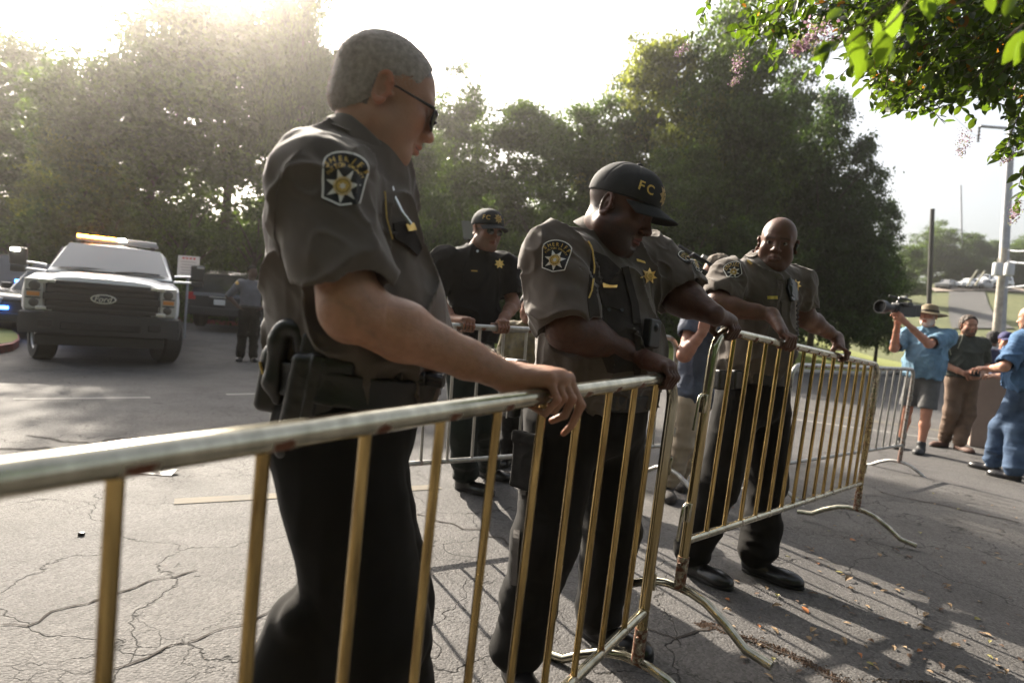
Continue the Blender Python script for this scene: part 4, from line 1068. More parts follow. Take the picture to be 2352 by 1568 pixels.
# ---------------------------------------------------------------- officers
UNI = mat('uniform_cloth', (.088, .072, .060), .85, spec=.15, noise=.14, nscale=9, bump=.5, bscale=900, bdist=.0006, sheen=.25)
TRS = mat('trouser_cloth', (.011, .010, .009), .9, spec=.12, noise=.2, nscale=9, bump=.4, bscale=700, bdist=.0006, sheen=.05)
VEST = mat('vest_cloth', (.032, .026, .022), .88, spec=.15, noise=.2, nscale=14, bump=.5, bscale=700, bdist=.0006)
LEA = mat('holster_leather', (.014, .013, .012), .32, noise=.3, nscale=40, bump=.6, bscale=90, bdist=.002)
PLAS = mat('black_plastic', (.012, .012, .013), .4)
def railpt(o, R, px):
    "point of a barrier rail seen at pixel column px"
    best = None
    for t in np.arange(0, BW+.4, .004):
        p = o+R[:, 0]*t; e = abs(PX(p)[0]-px)
        if best is None or e < best[0]: best = (e, p)
    return best[1]
UPZ = V(0, 0, 1)
def gripj(wr, o, R, px, side, flip=1, dz=0, **k):
    t = R[:, 0]; u = R[:, 2]; s = nrm(np.cross(t, u))*flip; C = railpt(o, R, px)+u*dz
    return grip(wr, C, t, s, u, side, **k)
# ---- officer 1 : grey hair, sunglasses, leaning on the nearest barrier
def epaulettes(J, T, root, w=.021):
    A = J['A']
    for i in (0, 1):
        s, n = J['sh'][i], J['nk']; X = nrm(n-s); O = s*.42+n*.58+A[2]*.2; D = -nrm(A[2]+X*-.25); d = Decal(T, O, X, np.cross(D, X)*-1, D)
        d.poly([(-.065, -w), (.045, -w*.9), (.062, 0), (.045, w*.9), (-.065, w)], 0, .005); d.build('epaulette', [UNI], root, .004)
        d = Decal(T, O, X, np.cross(D, X)*-1, D); d.poly(circ(.006, (.045, 0), 10), 0, .011); d.build('shoulder_button', [BRASS], root, .002)
def officer1():
    c = railpt(B1O, B1R, 1262); wr = P(1172, 868, 1.30)
    ang = [(60, -12, -52, -72, 2.7), (66, 0, -46, -82, 1.75), (66, 4, -50, -110, 1.1), (70, 0, -65, -135, 1.1)]
    hr = gripj(wr, B1O, B1R, 1262, 1, r=.021, ang=ang, sc=1.12)
    J = dict(nk=P(835, 345, 1.34), sh=[P(732, 425, 1.20), P(850, 470, 1.62)], el=[P(810, 712, 1.13), P(900, 700, 1.62)], wr=[wr, P(930, 830, 1.60)],
             cst=P(790, 520, 1.40), bel=P(832, 765, 1.41), pel=P(800, 965, 1.43), cw=.20, cd=.150, ch=.24, bw=.18, bd=.178, bh=.20, hw=.175, hd=.145, rs=.068,
             hip=[P(770, 1010, 1.33), P(800, 1010, 1.52)], hc=P(884, 230, 1.345), hf=V(1., .36, -.30), hup=V(.1, 0, 1))
    J['kn'] = [V(*G(830, 1900)[:2], .52), V(*G(850, 1850)[:2], .52)]
    J['kn'] = [P(850, 1440, 1.33), P(880, 1380, 1.56)]; J['an'] = [P(700, 1880, 1.33), P(900, 1800, 1.62)]
    for a in J['an']: a[2] = zg(*a[:2])+.09
    J['toe'] = [a+V(.2, -.03, 0) for a in J['an']]
    lw = P(930, 830, 1.60); J['hand'] = [hr, relaxed(lw, nrm(V(.3, 0, -.8)), nrm(V(.8, 0, .3)), nrm(V(0, 1, 0)))]
    J['belt'] = P(800, 868, 1.41); J['bn'] = nrm(V(.10, 0, 1))
    o = dict(skin=(.33, .17, .105), shirt=UNI, trousers=TRS, hs=1.06, fat=.6, jw=1.03, arm=(.057, .056, .0545, .0315), hsc=1.12, sleeve=(.67, .6), srad=(.09, .090),
             wr=.008, seed=2, leg=(.135, .118, .105), legfn=lambda F: (F.path([P(745, 1400, 1.32), P(705, 1440, 1.32), P(675, 1540, 1.32), P(640, 1700, 1.30)], [.05, .075, .085, .09], .05), F.cone(P(735, 1385, 1.27), P(690, 1420, 1.25), .03, .04, .03)), beltw=.034, belta=.036, hcol=dict(beard=(.25, .17, .13, .25), scalp=(.10, .085, .075, .9), brow=(.10, .08, .07), eyes=False, ruddy=.35), hemn=(nrm(V(.12, 0, -1)), nrm(V(.4, 0, -1))),
             collar=dict(r=.070, h=.040, drop=.03, dz=.0, up=nrm(V(.62, .1, 1)), flare=.010, open_=.9))
    R = person('grey haired officer with dark sunglasses, his bare arm reaching to the nearest barrier rail', J, o); root = R['root']
    A = J['A']; HA = J['HA']; hs = 1.06; hc = J['hc']
    L = lambda x, y, z: hc+hs*(x*HA[0]+y*HA[1]+z*HA[2])
    # hair: short, grey, cut close
    F = Fld(hc-.19, hc+.21, .0024); F.ell(L(0, -.016, .042), (.0795*hs, .1015*hs, .0885*hs), HA, 0); F.ell(L(0, .03, .045), (.068*hs, .062*hs, .062*hs), HA, .02)
    F.ell(L(0, -.045, -.015), (.0675*hs, .065*hs, .062*hs), HA, .02)
    F.cut(L(0, .055, .055), nrm(HA[1]*.96-HA[2]*.30)); F.cut(L(0, .02, .0), nrm(HA[1]*.62-HA[2]*.78+HA[0]*0)); F.cut(L(0, 0, -.062), -HA[2])
    F.disp(lambda p: -.0010*vnoise(p*60)-.0008*vnoise(p*200)); v, f = F.mesh(0)
    HM = mat('grey_hair', (.30, .26, .23), .6, noise=.3, nscale=90, bump=.6, bscale=420, bdist=.0015, sheen=.2); hair = worldmesh('hair', v, f, HM, root)
    rng = np.random.RandomState(3); idx = rng.choice(len(v), 16000); pts = v[idx]; cen = L(0, -.014, .02); nn = pts-cen; nn /= np.linalg.norm(nn, axis=1)[:, None]
    back = -HA[1]*.35-HA[2]*.75; d = nn*.5+back*1.2+rng.normal(size=(16000, 3))*.35; d /= np.linalg.norm(d, axis=1)[:, None]; side = np.cross(d, nn); side /= np.linalg.norm(side, axis=1)[:, None]
    ln = rng.uniform(.006, .012, 16000)[:, None]; a = pts-d*.002; V3 = np.stack([a-side*.0008, a+side*.0008, a+d*ln], 1).reshape(-1, 3)
    st = worldmesh('hair_strands', V3, np.arange(48000).reshape(-1, 3), HM, root); st.parent = hair
    # arm hair
    rng = np.random.RandomState(4); e, w = J['el'][0], wr; n = 1500; t = rng.uniform(.15, 1.05, n)[:, None]; ax = nrm(w-e); rr = .060*(1-t)+.030*t+.004; th = rng.uniform(.2, 2.6, n)[:, None]
    b1 = nrm(np.cross(ax, [0, 0, 1.])); b2 = np.cross(b1, ax); nd = b1*np.cos(th)+b2*np.sin(th); p = e+(w-e)*t+nd*(rr-.003); d = nd*.5+ax*.8+rng.normal(size=(n, 3))*.3; d /= np.linalg.norm(d, axis=1)[:, None]
    s2 = np.cross(d, nd); s2 /= np.linalg.norm(s2, axis=1)[:, None]; V3 = np.stack([p-s2*.00025, p+s2*.00025, p+d*.011], 1).reshape(-1, 3)
    worldmesh('arm_hair', V3, np.arange(3*n).reshape(-1, 3), mat('fair_hair', (.35, .22, .12), .5), root)
    # sunglasses
    g = empty('sunglasses', root.location); g.parent = root; g.location = (0, 0, 0)
    FR = mat('glasses_frame', (.014, .009, .008), .25); LN = mat('dark_lens', (.012, .009, .009), .06, spec=.8)
    def put(mb, name, m, **k): mb.v = [q-np.array(root.location) for q in mb.v]; return mb.build(name, m, g, **k)
    for q in (1, -1):
        put(MB().tube([L(q*.0815, .006, .008), L(q*.0812, .012, .009), L(q*.080, .045, .007), L(q*.071, .095, .006)], [.0018, .0022, .0028, .0040], 8), 'temple_arm', FR, auto=60)
        rim = []; 
        for i in range(20):
            a = 2*math.pi*i/20; x = .036+.030*math.copysign(abs(math.cos(a))**.7, math.cos(a)); z = -.006+.0175*math.copysign(abs(math.sin(a))**.7, math.sin(a)); rim.append(L(q*x, .108-.35*max(0, x-.03), z))
        put(MB().tube(rim, .0026*hs, 8, closed=True), 'rim', FR, auto=60)
        c = sum(rim)/20; lv = [c+HA[1]*.003]+rim; put(MB().add(lv, [(0, 1+i, 1+(i+1) % 20) for i in range(20)]), 'lens', LN, smooth=True)
    put(MB().tube([L(-.008, .110, .002), L(0, .114, .004), L(.008, .110, .002)], .003, 8), 'bridge', FR)
    T = R['tree']
    def dec(px, py, d, rot=0):
        O = P(px, py, d); D = nrm(O-CC); X = CR*math.cos(rot)-CU*math.sin(rot); Y = CU*math.cos(rot)+CR*math.sin(rot); return O, X, Y, D
    O, X, Y, D = dec(790, 412, 1.13, R_(9)); patch(T, O, X, Y, D, .085, .100, root)
    # epaulette and seams
    epaulettes(J, T, root)
    W_ = lambda x, y, c: ((x-c[0])/FPX, -(y-c[1])/FPX)
    def seam(pts, d, w=.003, m=UNI, off=.002, name='seam', th=.002):
        O, X, Y, D = dec(pts[0][0], pts[0][1], d); dd = Decal(T, O, X, Y, D); dd.line([V((x-pts[0][0])*d/FPX, -(y-pts[0][1])*d/FPX) for x, y in pts], w, 0, off); return dd.build(name, [m], root, th)
    seam([(690, 345), (660, 375), (640, 430), (634, 520), (645, 590)], 1.25, .005, name='shoulder_seam')
    # chest: vest panel, pocket flap, name plate, microphone cord
    O, X, Y, D = dec(948, 560, 1.30); sx = 1.30/FPX
    d = Decal(T, O, X, Y, D); d.poly([((x-948)*sx, -(y-560)*sx) for x, y in [(900, 515), (935, 505), (968, 570), (955, 590), (925, 560), (905, 548)]], 0, .013); d.build('pocket_flap', [VEST], root, .004)
    d = Decal(T, O, X, Y, D); d.poly([((x-948)*sx, -(y-560)*sx) for x, y in [(925, 517), (942, 512), (950, 528), (932, 534)]], 0, .019); d.build('name_plate', [BRASS], root, .002)
    mb = MB().tube([P(895, 405, 1.30), P(905, 450, 1.27), P(925, 490, 1.26), P(944, 515, 1.26)], .0035, 8); mb.v = [q-np.array(root.location) for q in mb.v]; mb.build('pen', SILV, root)
    mb = MB().tube([P(884, 440, 1.24), P(888, 500, 1.235), P(902, 550, 1.24)], .0016, 6); mb.v = [q-np.array(root.location) for q in mb.v]; mb.build('gold_cord', GOLD, root)
    # duty belt gear
    def gear(name, fn, lo, hi, m=LEA, vox=.003):
        F = Fld(lo, hi, vox); fn(F); v, f = F.mesh(1); return worldmesh(name, v, f, m, root)
    c = P(716, 935, 1.24); X, Y, Z = nrm(V(.97, .1, -.12)), nrm(V(-.1, 1, 0)), nrm(V(.10, 0, 1.)); B = np.array([X, Y, Z])
    h = gear('holster', lambda F: (F.box(c, (.055, .030, .110), B, .02, 0), F.box(c+Z*.07+X*.03, (.048, .026, .045), B, .015, .02), F.box(c+Y*-.030+Z*.01, (.012, .006, .10), B, .003, 0), F.box(c+Y*-.028-Z*.045, (.05, .006, .008), B, .002, 0), F.disp(lambda p: -.001*vnoise(p*60))), c-.24, c+.20)
    g2 = gear('pistol_grip', lambda F: (F.box(c+Z*.115-X*.015, (.026, .016, .035), B, .010, 0), F.box(c+Z*.13+X*.035, (.050, .014, .020), B, .008, .01)), c-.1, c+.2, PLAS); g2.parent = h
    k = P(668, 785, 1.25)
    gear('key_strap', lambda F: [F.cone(k+V(math.cos(a)*.026, 0, math.sin(a)*.030)+V(0, 0, .0), k+V(math.cos(a+.35)*.026, 0, math.sin(a+.35)*.030), .016, .016, .01) for a in np.arange(-.3, 3.4, .3)] and (F.cone(k+V(-.026, 0, -.005), k+V(-.030, 0, -.085), .017, .020, .015), F.cone(k+V(-.030, 0, -.085), k+V(-.018, 0, -.12), .020, .012, .015), F.cone(k+V(.026, 0, 0), k+V(.03, 0, -.08), .016, .016, .015)), k-.17, k+.1)
    k2 = P(630, 870, 1.30); gear('pouch', lambda F: (F.box(k2, (.030, .028, .070), B, .018, 0), F.cone(k2+Z*.04, k2+Z*.075, .028, .02, .02)), k2-.14, k2+.14)
    mb = MB()
    for q in ((626, 842), (632, 846), (629, 852)): mb.tube([P(q[0]-7, q[1], 1.245), P(q[0]+7, q[1]+2, 1.24)], .0022, 6)
    for q in ((597, 838), (601, 850), (605, 862)): mb.tube([P(q[0], q[1]-6, 1.27), P(q[0]+3, q[1]+8, 1.265)], .003, 6)
    mb.v = [q-np.array(root.location) for q in mb.v]; mb.build('keys', BRASS, root)
    # basket weave pouches on the front of the belt
    for i, px in enumerate((860, 912, 955)):
        p = P(px, 893, 1.30+.02*i); q = R['btree'].find_nearest(Vector(p)); p = np.array(q[0]); n_ = np.array(q[1]); B3 = np.array([nrm(np.cross(n_, Z)), n_, Z])
        gear('belt_pouch', lambda F: (F.box(p+n_*.008, (.034, .014, .036), B3, .008, 0), F.disp(lambda w: -.0014*np.sign(np.sin((w@B3[0])*520)*np.sin((w@Z)*520)))), p-.08, p+.08, vox=.0022)
    return R
O1 = officer1()

BALD = (.105, .048, .030); DARK = (.075, .032, .020)
TRS_G = mat('green_trousers', (.012, .016, .014), .9, spec=.15, noise=.2, nscale=9, sheen=.05)
def mk(root):
    def decal(px, py, d, rot=0, T=None):
        O = P(px, py, d); D = nrm(O-CC); X = CR*math.cos(rot)-CU*math.sin(rot); Y = CU*math.cos(rot)+CR*math.sin(rot); return Decal(T, O, X, Y, D)
    return decal
def pxpoly(T, root, name, pts, d, m, off=.004, th=.003, line=None, c=None):
    "thin shape lying on a garment, given by pixel corners"
    c = c or pts[0]; O = P(c[0], c[1], d); D = nrm(O-CC); dd = Decal(T, O, CR, CU, D); q = [V((x-c[0])*d/FPX, -(y-c[1])*d/FPX) for x, y in pts]
    if line: dd.line(q, line, 0, off)
    else: dd.poly(q, 0, off)
    return dd.build(name, m if isinstance(m, list) else [m], root, th, single=not line)
def loc(mb, root): mb.v = [q-np.array(root.location) for q in mb.v]; return mb
def officer2():
    tz = lambda p: V(p[0], p[1], zg(p[0], p[1])+.09)
    hr = gripj(P(1468, 822, 2.03), B1O, B1R, 1520, 1, r=.0185, sc=1.1); wl = P(1640, 722, 2.22)
    hl = gripj(wl, B2O, B2R, 1668, -1, r=.0185, sc=1.1)
    J = dict(nk=P(1385, 556, 2.24), sh=[P(1275, 590, 2.03), P(1500, 600, 2.42)], el=[P(1305, 752, 1.93), P(1565, 682, 2.34)], wr=[P(1468, 822, 2.03), wl],
             cst=P(1372, 678, 2.23), bel=P(1378, 810, 2.20), pel=P(1345, 950, 2.22), cw=.215, cd=.150, ch=.195, bw=.235, bd=.205, bh=.215, hw=.225, hd=.19, rs=.078,
             hip=[P(1290, 1010, 2.14), P(1400, 1010, 2.32)], kn=[P(1250, 1240, 2.08), P(1405, 1220, 2.40)], an=[tz(P(1186, 1520, 2.10)), tz(P(1372, 1440, 2.42))],
             hc=P(1424, 480, 2.15), hf=V(.86, -.44, -.38), hand=[hr, hl])
    J['an'][0][2] = zg(*J['an'][0][:2])+.09
    J['toe'] = [J['an'][0]+V(.06, -.2, 0), J['an'][1]+V(.16, -.13, 0)]
    J['belt'] = P(1352, 905, 2.2); J['bn'] = nrm(V(.03, -.02, 1))
    o = dict(skin=DARK, shirt=UNI, trousers=TRS, hs=1.17, fat=1.5, jw=1.14, nose=1.25, arm=(.077, .070, .061, .036), hsc=1.13, sleeve=(.80, .75), srad=(.09, .104), wr=.009, seed=6, leg=(.130, .105, .088), knee=1,
             hemn=(nrm(V(.35, -.05, -1)), None), hcol=dict(beard=(.012, .009, .008, .8), scalp=(.03, .018, .012, .6), eyes=False, ruddy=.2, lip=(.17, .05, .045)),
             collar=dict(r=.088, h=.058, drop=.05, dz=.01, open_=.6, up=nrm(V(.36, -.2, 1))))
    o['hemn'] = (o['hemn'][0], J['el'][1]-J['sh'][1])
    R = person('stooping officer in a black cap with gold letters, between the two nearest barriers', J, o); root = R['root']; T = R['tree']; A = J['A']
    cap(root, J['hc'], J['HA'], 1.18, mat('cap_cloth', (.012, .012, .012), .85, noise=.15, nscale=60, bump=.4, bscale=900, bdist=.0005))
    O = P(1283, 596, 2.0); D = nrm(nrm(O-CC)+V(.12, .1, -.1)); patch(T, O, CR*math.cos(.14)-CU*math.sin(.14), CU*math.cos(.14)+CR*math.sin(.14), D, .092, .105, root)
    O = P(1530, 605, 2.35); D = nrm(V(-.75, .45, -.2)); patch(T, O+V(.05, 0, 0), nrm(V(.4, .9, 0)), V(0, 0, 1), D, .09, .10, root)
    epaulettes(J, T, root)
    pxpoly(T, root, 'name_plate', [(1381, 653), (1416, 655), (1415, 661), (1383, 660)], 2.0, BRASS, .012, .002)
    pxpoly(T, root, 'pocket_flap', [(1368, 688), (1436, 700), (1430, 716), (1402, 706), (1372, 704)], 2.0, VEST, .006, .004)
    pxpoly(T, root, 'vest_front', [(1360, 575), (1395, 590), (1450, 640), (1470, 700), (1478, 800), (1470, 850), (1395, 850), (1360, 760), (1350, 680)], 2.0, VEST, .003, .003)
    pxpoly(T, root, 'placket', [(1432, 610), (1455, 700), (1465, 790), (1462, 860)], 2.0, VEST, .007, .004, line=.022)
    for p in ((1398, 712), (1427, 713)): pxpoly(T, root, 'button', [(p[0]+4*math.cos(a), p[1]+4*math.sin(a)) for a in np.linspace(0, 5.5, 8)], 2.0, PLAS, .011, .002)
    pxpoly(T, root, 'gold_cord', [(1345, 545), (1358, 575), (1362, 610), (1356, 660), (1350, 675)], 2.02, GOLD, .010, .002, line=.004)
    pxpoly(T, root, 'medal_bar', [(1460, 596), (1480, 602), (1482, 607), (1461, 602)], 2.1, BRASS, .012, .002)
    O = P(1490, 634, 2.12); badge(T, O, CR, CU, nrm(O-CC), .03, root)
    pxpoly(T, root, 'pens', [(1482, 655), (1484, 662), (1491, 690)], 2.1, BRASS, .014, .003, line=.004)
    F = Fld(P(1495, 770, 2.0)-.1, P(1495, 770, 2.0)+.1, .003); h = T.ray_cast(Vector(CC), Vector(nrm(P(1488, 765, 2)-CC))); c = np.array(h[0])-A[1]*-.015 if h[0] else P(1490, 765, 2.0)
    F = Fld(c-.12, c+.12, .003); F.box(c, (.032, .016, .048), A, .006, 0); F.ell(c+A[1]*.016+A[2]*.02, (.012, .008, .012), A, .002); v, f = F.mesh(1); worldmesh('body_camera', v, f, PLAS, root)
    # gear on the back of the belt, flap pocket and side stripe on the trousers
    B = R['ttree']
    c = P(1183, 860, 2.12); F = Fld(c-.15, c+.15, .0035); F.box(c, (.03, .04, .055), A, .015, 0); F.box(c-V(0, 0, .09), (.022, .03, .06), A, .012, .02); v, f = F.mesh(1); worldmesh('radio', v, f, PLAS, root)
    mb = MB().tube([P(1168, 885, 2.1), P(1165, 930, 2.1), P(1163, 960, 2.1)], .0022, 6); loc(mb, root).build('key_chain', SILV, root)
    pxpoly(B, root, 'side_stripe', [(1203, 1130), (1190, 1200), (1182, 1330)], 2.1, mat('stripe', (.05, .042, .036), .8), .003, .002, line=.02)
    c = P(1196, 1065, 2.02); F = Fld(c-.14, c+.14, .004); c = c+A[0]*-.028; F.box(c, (.022, .055, .085), A, .008, 0); F.box(c+A[2]*.085+A[0]*.004, (.024, .058, .018), A, .006, 0); F.disp(lambda p: -.003*ridge(p, (16, 16, 30), 2)); v, f = F.mesh(1); worldmesh('cargo_pocket', v, f, TRS, root)
    return R
O2 = officer2()
def officer3():
    tz = lambda p: V(p[0], p[1], zg(p[0], p[1])+.09)
    wr = P(1772, 722, 2.86); hr = gripj(wr, B2O, B2R, 1798, 1, r=.0185, sc=1.15, ang=[(100, 30, -25, -60, 1.5), (98, 26, -30, -70, 1.35), (98, 24, -38, -95, 1.15), (98, 26, -40, -100, 1.1)], dz=.012)
    wl = P(1922, 775, 3.50); hl = gripj(wl, B2O, B2R, 1930, -1, r=.0185, sc=1.15, ang=[(98, 30, -25, -60, 1.4), (98, 26, -30, -70, 1.3), (98, 24, -38, -95, 1.15), (98, 26, -40, -100, 1.1)], dz=.012)
    J = dict(nk=P(1758, 600, 3.20), sh=[P(1672, 638, 3.06), P(1828, 655, 3.30)], el=[P(1645, 702, 2.94), P(1848, 728, 3.34)], wr=[wr, wl],
             cst=P(1745, 690, 3.18), bel=P(1738, 800, 3.17), pel=P(1728, 905, 3.2), cw=.185, cd=.145, ch=.22, bw=.180, bd=.165, bh=.22, hw=.185, hd=.155, rs=.07,
             hip=[P(1690, 950, 3.14), P(1765, 950, 3.28)], kn=[P(1650, 1110, 3.12), P(1762, 1110, 3.32)], an=[tz(P(1590, 1260, 3.16)), tz(P(1740, 1270, 3.22))],
             hc=P(1786, 560, 3.13), hf=V(-.40, -.88, -.10), hup=V(.10, 0, 1), hand=[hr, hl])
    J['toe'] = [J['an'][0]+V(.13, -.16, 0), J['an'][1]+V(.15, -.14, 0)]; J['belt'] = P(1730, 868, 3.18)
    o = dict(skin=BALD, shirt=UNI, trousers=TRS, hs=1.09, fat=.3, jw=1.0, nose=1.2, arm=(.060, .056, .052, .030), hsc=1.15, sleeve=(.62, .62), srad=(.08, .084), wr=.007, seed=11, leg=(.115, .095, .088),
             hcol=dict(beard=(.03, .02, .015, .3), ruddy=.2, lip=(.12, .05, .04), gaze=(.1, -.05)), q=1.15,
             hemn=(nrm(V(-.1, .1, -1)), nrm(V(.2, 0, -1))), collar=dict(r=.072, h=.045, drop=.05, open_=.45, up=nrm(V(.05, -.30, 1))))
    R = person('bald officer looking toward the camera with both hands on the tilted barrier', J, o); root = R['root']; T = R['tree']; A = J['A']; HA = J['HA']
    O = P(1682, 618, 2.95); D = nrm(nrm(O-CC)+V(.25, .0, -.4)); patch(T, O, CR*math.cos(.35)+CU*math.sin(.35), CU*math.cos(.35)-CR*math.sin(.35), D, .09, .10, root)
    epaulettes(J, T, root)
    pxpoly(T, root, 'rank_pin', [(1718, 598), (1728, 606), (1724, 609), (1715, 601)], 3.0, BRASS, .012, .003)
    pxpoly(T, root, 'name_plate', [(1762, 680), (1786, 680), (1787, 687), (1762, 687)], 3.0, BRASS, .006, .002)
    pxpoly(T, root, 'placket', [(1790, 640), (1800, 700), (1800, 780), (1796, 850)], 3.0, UNI, .004, .003, line=.03)
    pxpoly(T, root, 'pocket_flap', [(1752, 690), (1790, 692), (1788, 702), (1771, 708), (1754, 700)], 3.0, UNI, .003, .003)
    O = P(1826, 655, 3.05); badge(T, O, CR, CU, nrm(O-CC), .03, root)
    pxpoly(T, root, 'microphone', [(1812, 640), (1828, 650), (1830, 690), (1815, 690), (1806, 660)], 3.05, PLAS, .02, .02)
    c = J['hc']+1.11*(HA[0]*-.082-HA[1]*.0); F = Fld(c-.05, c+.05, .003); F.ell(c, (.008, .012, .014), HA, 0); F.cone(c, c+HA[1]*.02-HA[2]*.02, .004, .004, .004); v, f = F.mesh(1); worldmesh('earpiece', v, f, PLAS, root)
    mb = MB(); pts = [P(1832+3*math.sin(i*1.6), 695+i*2.6, 3.05+.01*math.cos(i*1.6)) for i in range(36)]; mb.tube(pts, .003, 6); loc(mb, root).build('coiled_cord', PLAS, root)
    for p in (1655, 1690): 
        c = P(p, 872, 3.02); F = Fld(c-.1, c+.1, .004); F.box(c, (.03, .022, .05), A, .012, 0); v, f = F.mesh(1); worldmesh('belt_pouch', v, f, LEA, root)
    return R
O3 = officer3()
def stdj(cx, d, feet_y, h, face, sway=0, sc=1., arms=None, base=None, width=1.):
    "standing figure: x pixel, depth, facing unit vector -> joints"
    g = P(cx, feet_y, d); x, y = g[0], g[1]; z = zg(x, y); f = nrm(V(face[0], face[1], 0)); r = np.cross(f, UPZ); s = h/1.80
    Q = lambda a, b, c: V(x, y, z)+(r*a+f*b)*s+UPZ*c*s
    J = dict(nk=Q(0, -.01, 1.49), sh=[Q(.185*width, 0, 1.43), Q(-.185*width, 0, 1.43)], cst=Q(0, .01, 1.28), bel=Q(0, .02, 1.08), pel=Q(0, 0, .93), hip=[Q(.09, 0, .90), Q(-.09, 0, .90)], kn=[Q(.10, .02, .49), Q(-.10, .02, .49)],
             an=[Q(.11, -.02, .09), Q(-.11, -.02, .09)], toe=[Q(.14, .15, .02), Q(-.14, .15, .02)], hc=Q(0, .03, 1.66), hf=f, cw=.165*s*width, cd=.115*s, ch=.20*s, bw=.15*s*width, bd=.12*s, bh=.18*s, hw=.165*s, hd=.125*s, rs=.058*s)
    J['el'] = [Q(.24, -.02, 1.14), Q(-.24, -.02, 1.14)]; J['wr'] = [Q(.25, .06, .88), Q(-.25, .06, .88)]; J['belt'] = Q(0, 0, 1.02); J['Q'] = Q
    return J
def hang(J, i, d=None, n=None):
    e, w = J['el'][i], J['wr'][i]; d = nrm(w-e) if d is None else nrm(d); r = nrm(J['sh'][0]-J['sh'][1])*(1 if i == 0 else -1); n = r if n is None else nrm(n)
    return relaxed(w, d, nrm(n-d*(n@d)), nrm(np.cross(d, n))*(1 if i == 0 else -1)*1., 1., 28)
BO = P(966, 744, 3.45); BD = nrm(P(1556, 776, 4.5)-BO); BR4 = np.array([BD, nrm(np.cross(UPZ, BD)), UPZ]).T
POLO = mat('black_polo', (.009, .008, .007), .85, spec=.15, noise=.2, nscale=12, bump=.4, bscale=500, bdist=.0008, sheen=.1)
def officer4():
    J = stdj(1092, 4.12, 1128, 1.88, (.55, -.83)); wr = P(1040, 733, 3.85); J['sh'] = [P(1020, 598, 4.05), P(1160, 612, 4.20)]; J['nk'] = P(1095, 575, 4.12); J['cst'] = P(1090, 650, 4.12); J['bel'] = P(1088, 740, 4.10); J['pel'] = P(1086, 835, 4.12)
    J['cw'] = .185; J['bw'] = .175; J['bd'] = .14; J['hw'] = .17; J['rs'] = .066
    J['el'] = [P(998, 680, 3.98), P(1178, 700, 4.15)]; J['wr'] = [wr, P(1150, 742, 3.95)]; J['hc'] = P(1117, 530, 4.08); J['hf'] = V(.62, -.75, -.12)
    J['hip'] = [P(1062, 870, 4.08), P(1110, 870, 4.18)]; J['kn'] = [P(1062, 985, 4.08), P(1115, 975, 4.2)]; a = [G(1066, 1125), G(1118, 1095)]; J['an'] = [q+UPZ*.09 for q in a]; J['toe'] = [J['an'][0]+V(.2, -.1, 0), J['an'][1]+V(.2, -.1, 0)]
    J['belt'] = P(1088, 775, 4.1)
    C = lambda px: BO+BD*((P(px, 745, 3.7)-BO)@BD)
    s = nrm(np.cross(BD, UPZ)); hr = grip(wr, C(1052), BD, s, UPZ, 1, sc=1.05); hl = grip(J['wr'][1], C(1158), BD, s, UPZ, -1, sc=1.05); J['hand'] = [hr, hl]
    o = dict(skin=(.20, .10, .065), shirt=POLO, shirtname='polo_shirt', trousers=TRS_G, hs=1.06, arm=(.05, .046, .042, .028), sleeve=(.80, .7), srad=(.08, .076), wr=.006, seed=15, q=1.6, leg=(.105, .09, .085), hcol=dict(beard=(.06, .045, .035, .5), eyes=False), untuck=.02,
             collar=dict(r=.066, h=.04, drop=.03, open_=.4, up=nrm(V(.15, -.2, 1))))
    R = person('officer in a black polo shirt, cap and sunglasses behind the far barrier', J, o); root = R['root']; T = R['tree']; HA = J['HA']
    cap(root, J['hc'], HA, 1.08, MATS['cap_cloth'], fine=1.4)
    L = lambda x, y, z: J['hc']+1.06*(x*HA[0]+y*HA[1]+z*HA[2])
    for q in (1, -1):
        mb = MB(); mb.tube([L(q*.082, -.01, .0), L(q*.078, .06, .006)], .0025, 6); loc(mb, root).build('temple_arm', PLAS, root)
        mb = MB(); n = 14; c = L(q*.034, .096, -.003); rim = [L(q*(.034+.028*math.cos(a)), .098-.4*max(0, .02*math.cos(a)), -.004+.019*math.sin(a)) for a in np.linspace(0, 2*math.pi, n, endpoint=False)]
        mb.add([c+HA[1]*.003]+rim, [(0, 1+i, 1+(i+1) % n) for i in range(n)]); loc(mb, root).build('dark_lens', MATS['dark_lens'], root)
    O = P(1147, 606, 3.9); badge(T, O, CR, CU, nrm(O-CC), .034, root)
    pxpoly(T, root, 'name_embroidery', [(1082, 620), (1097, 621), (1097, 624), (1082, 623)], 3.9, GOLD, .002, .001)
    for p in ((1096, 578), (1128, 578)): pxpoly(T, root, 'collar_pin', [(p[0]+3*math.cos(a), p[1]+3*math.sin(a)) for a in np.linspace(0, 5.5, 8)], 3.9, SILV, .02, .002)
    return R
O4 = officer4()
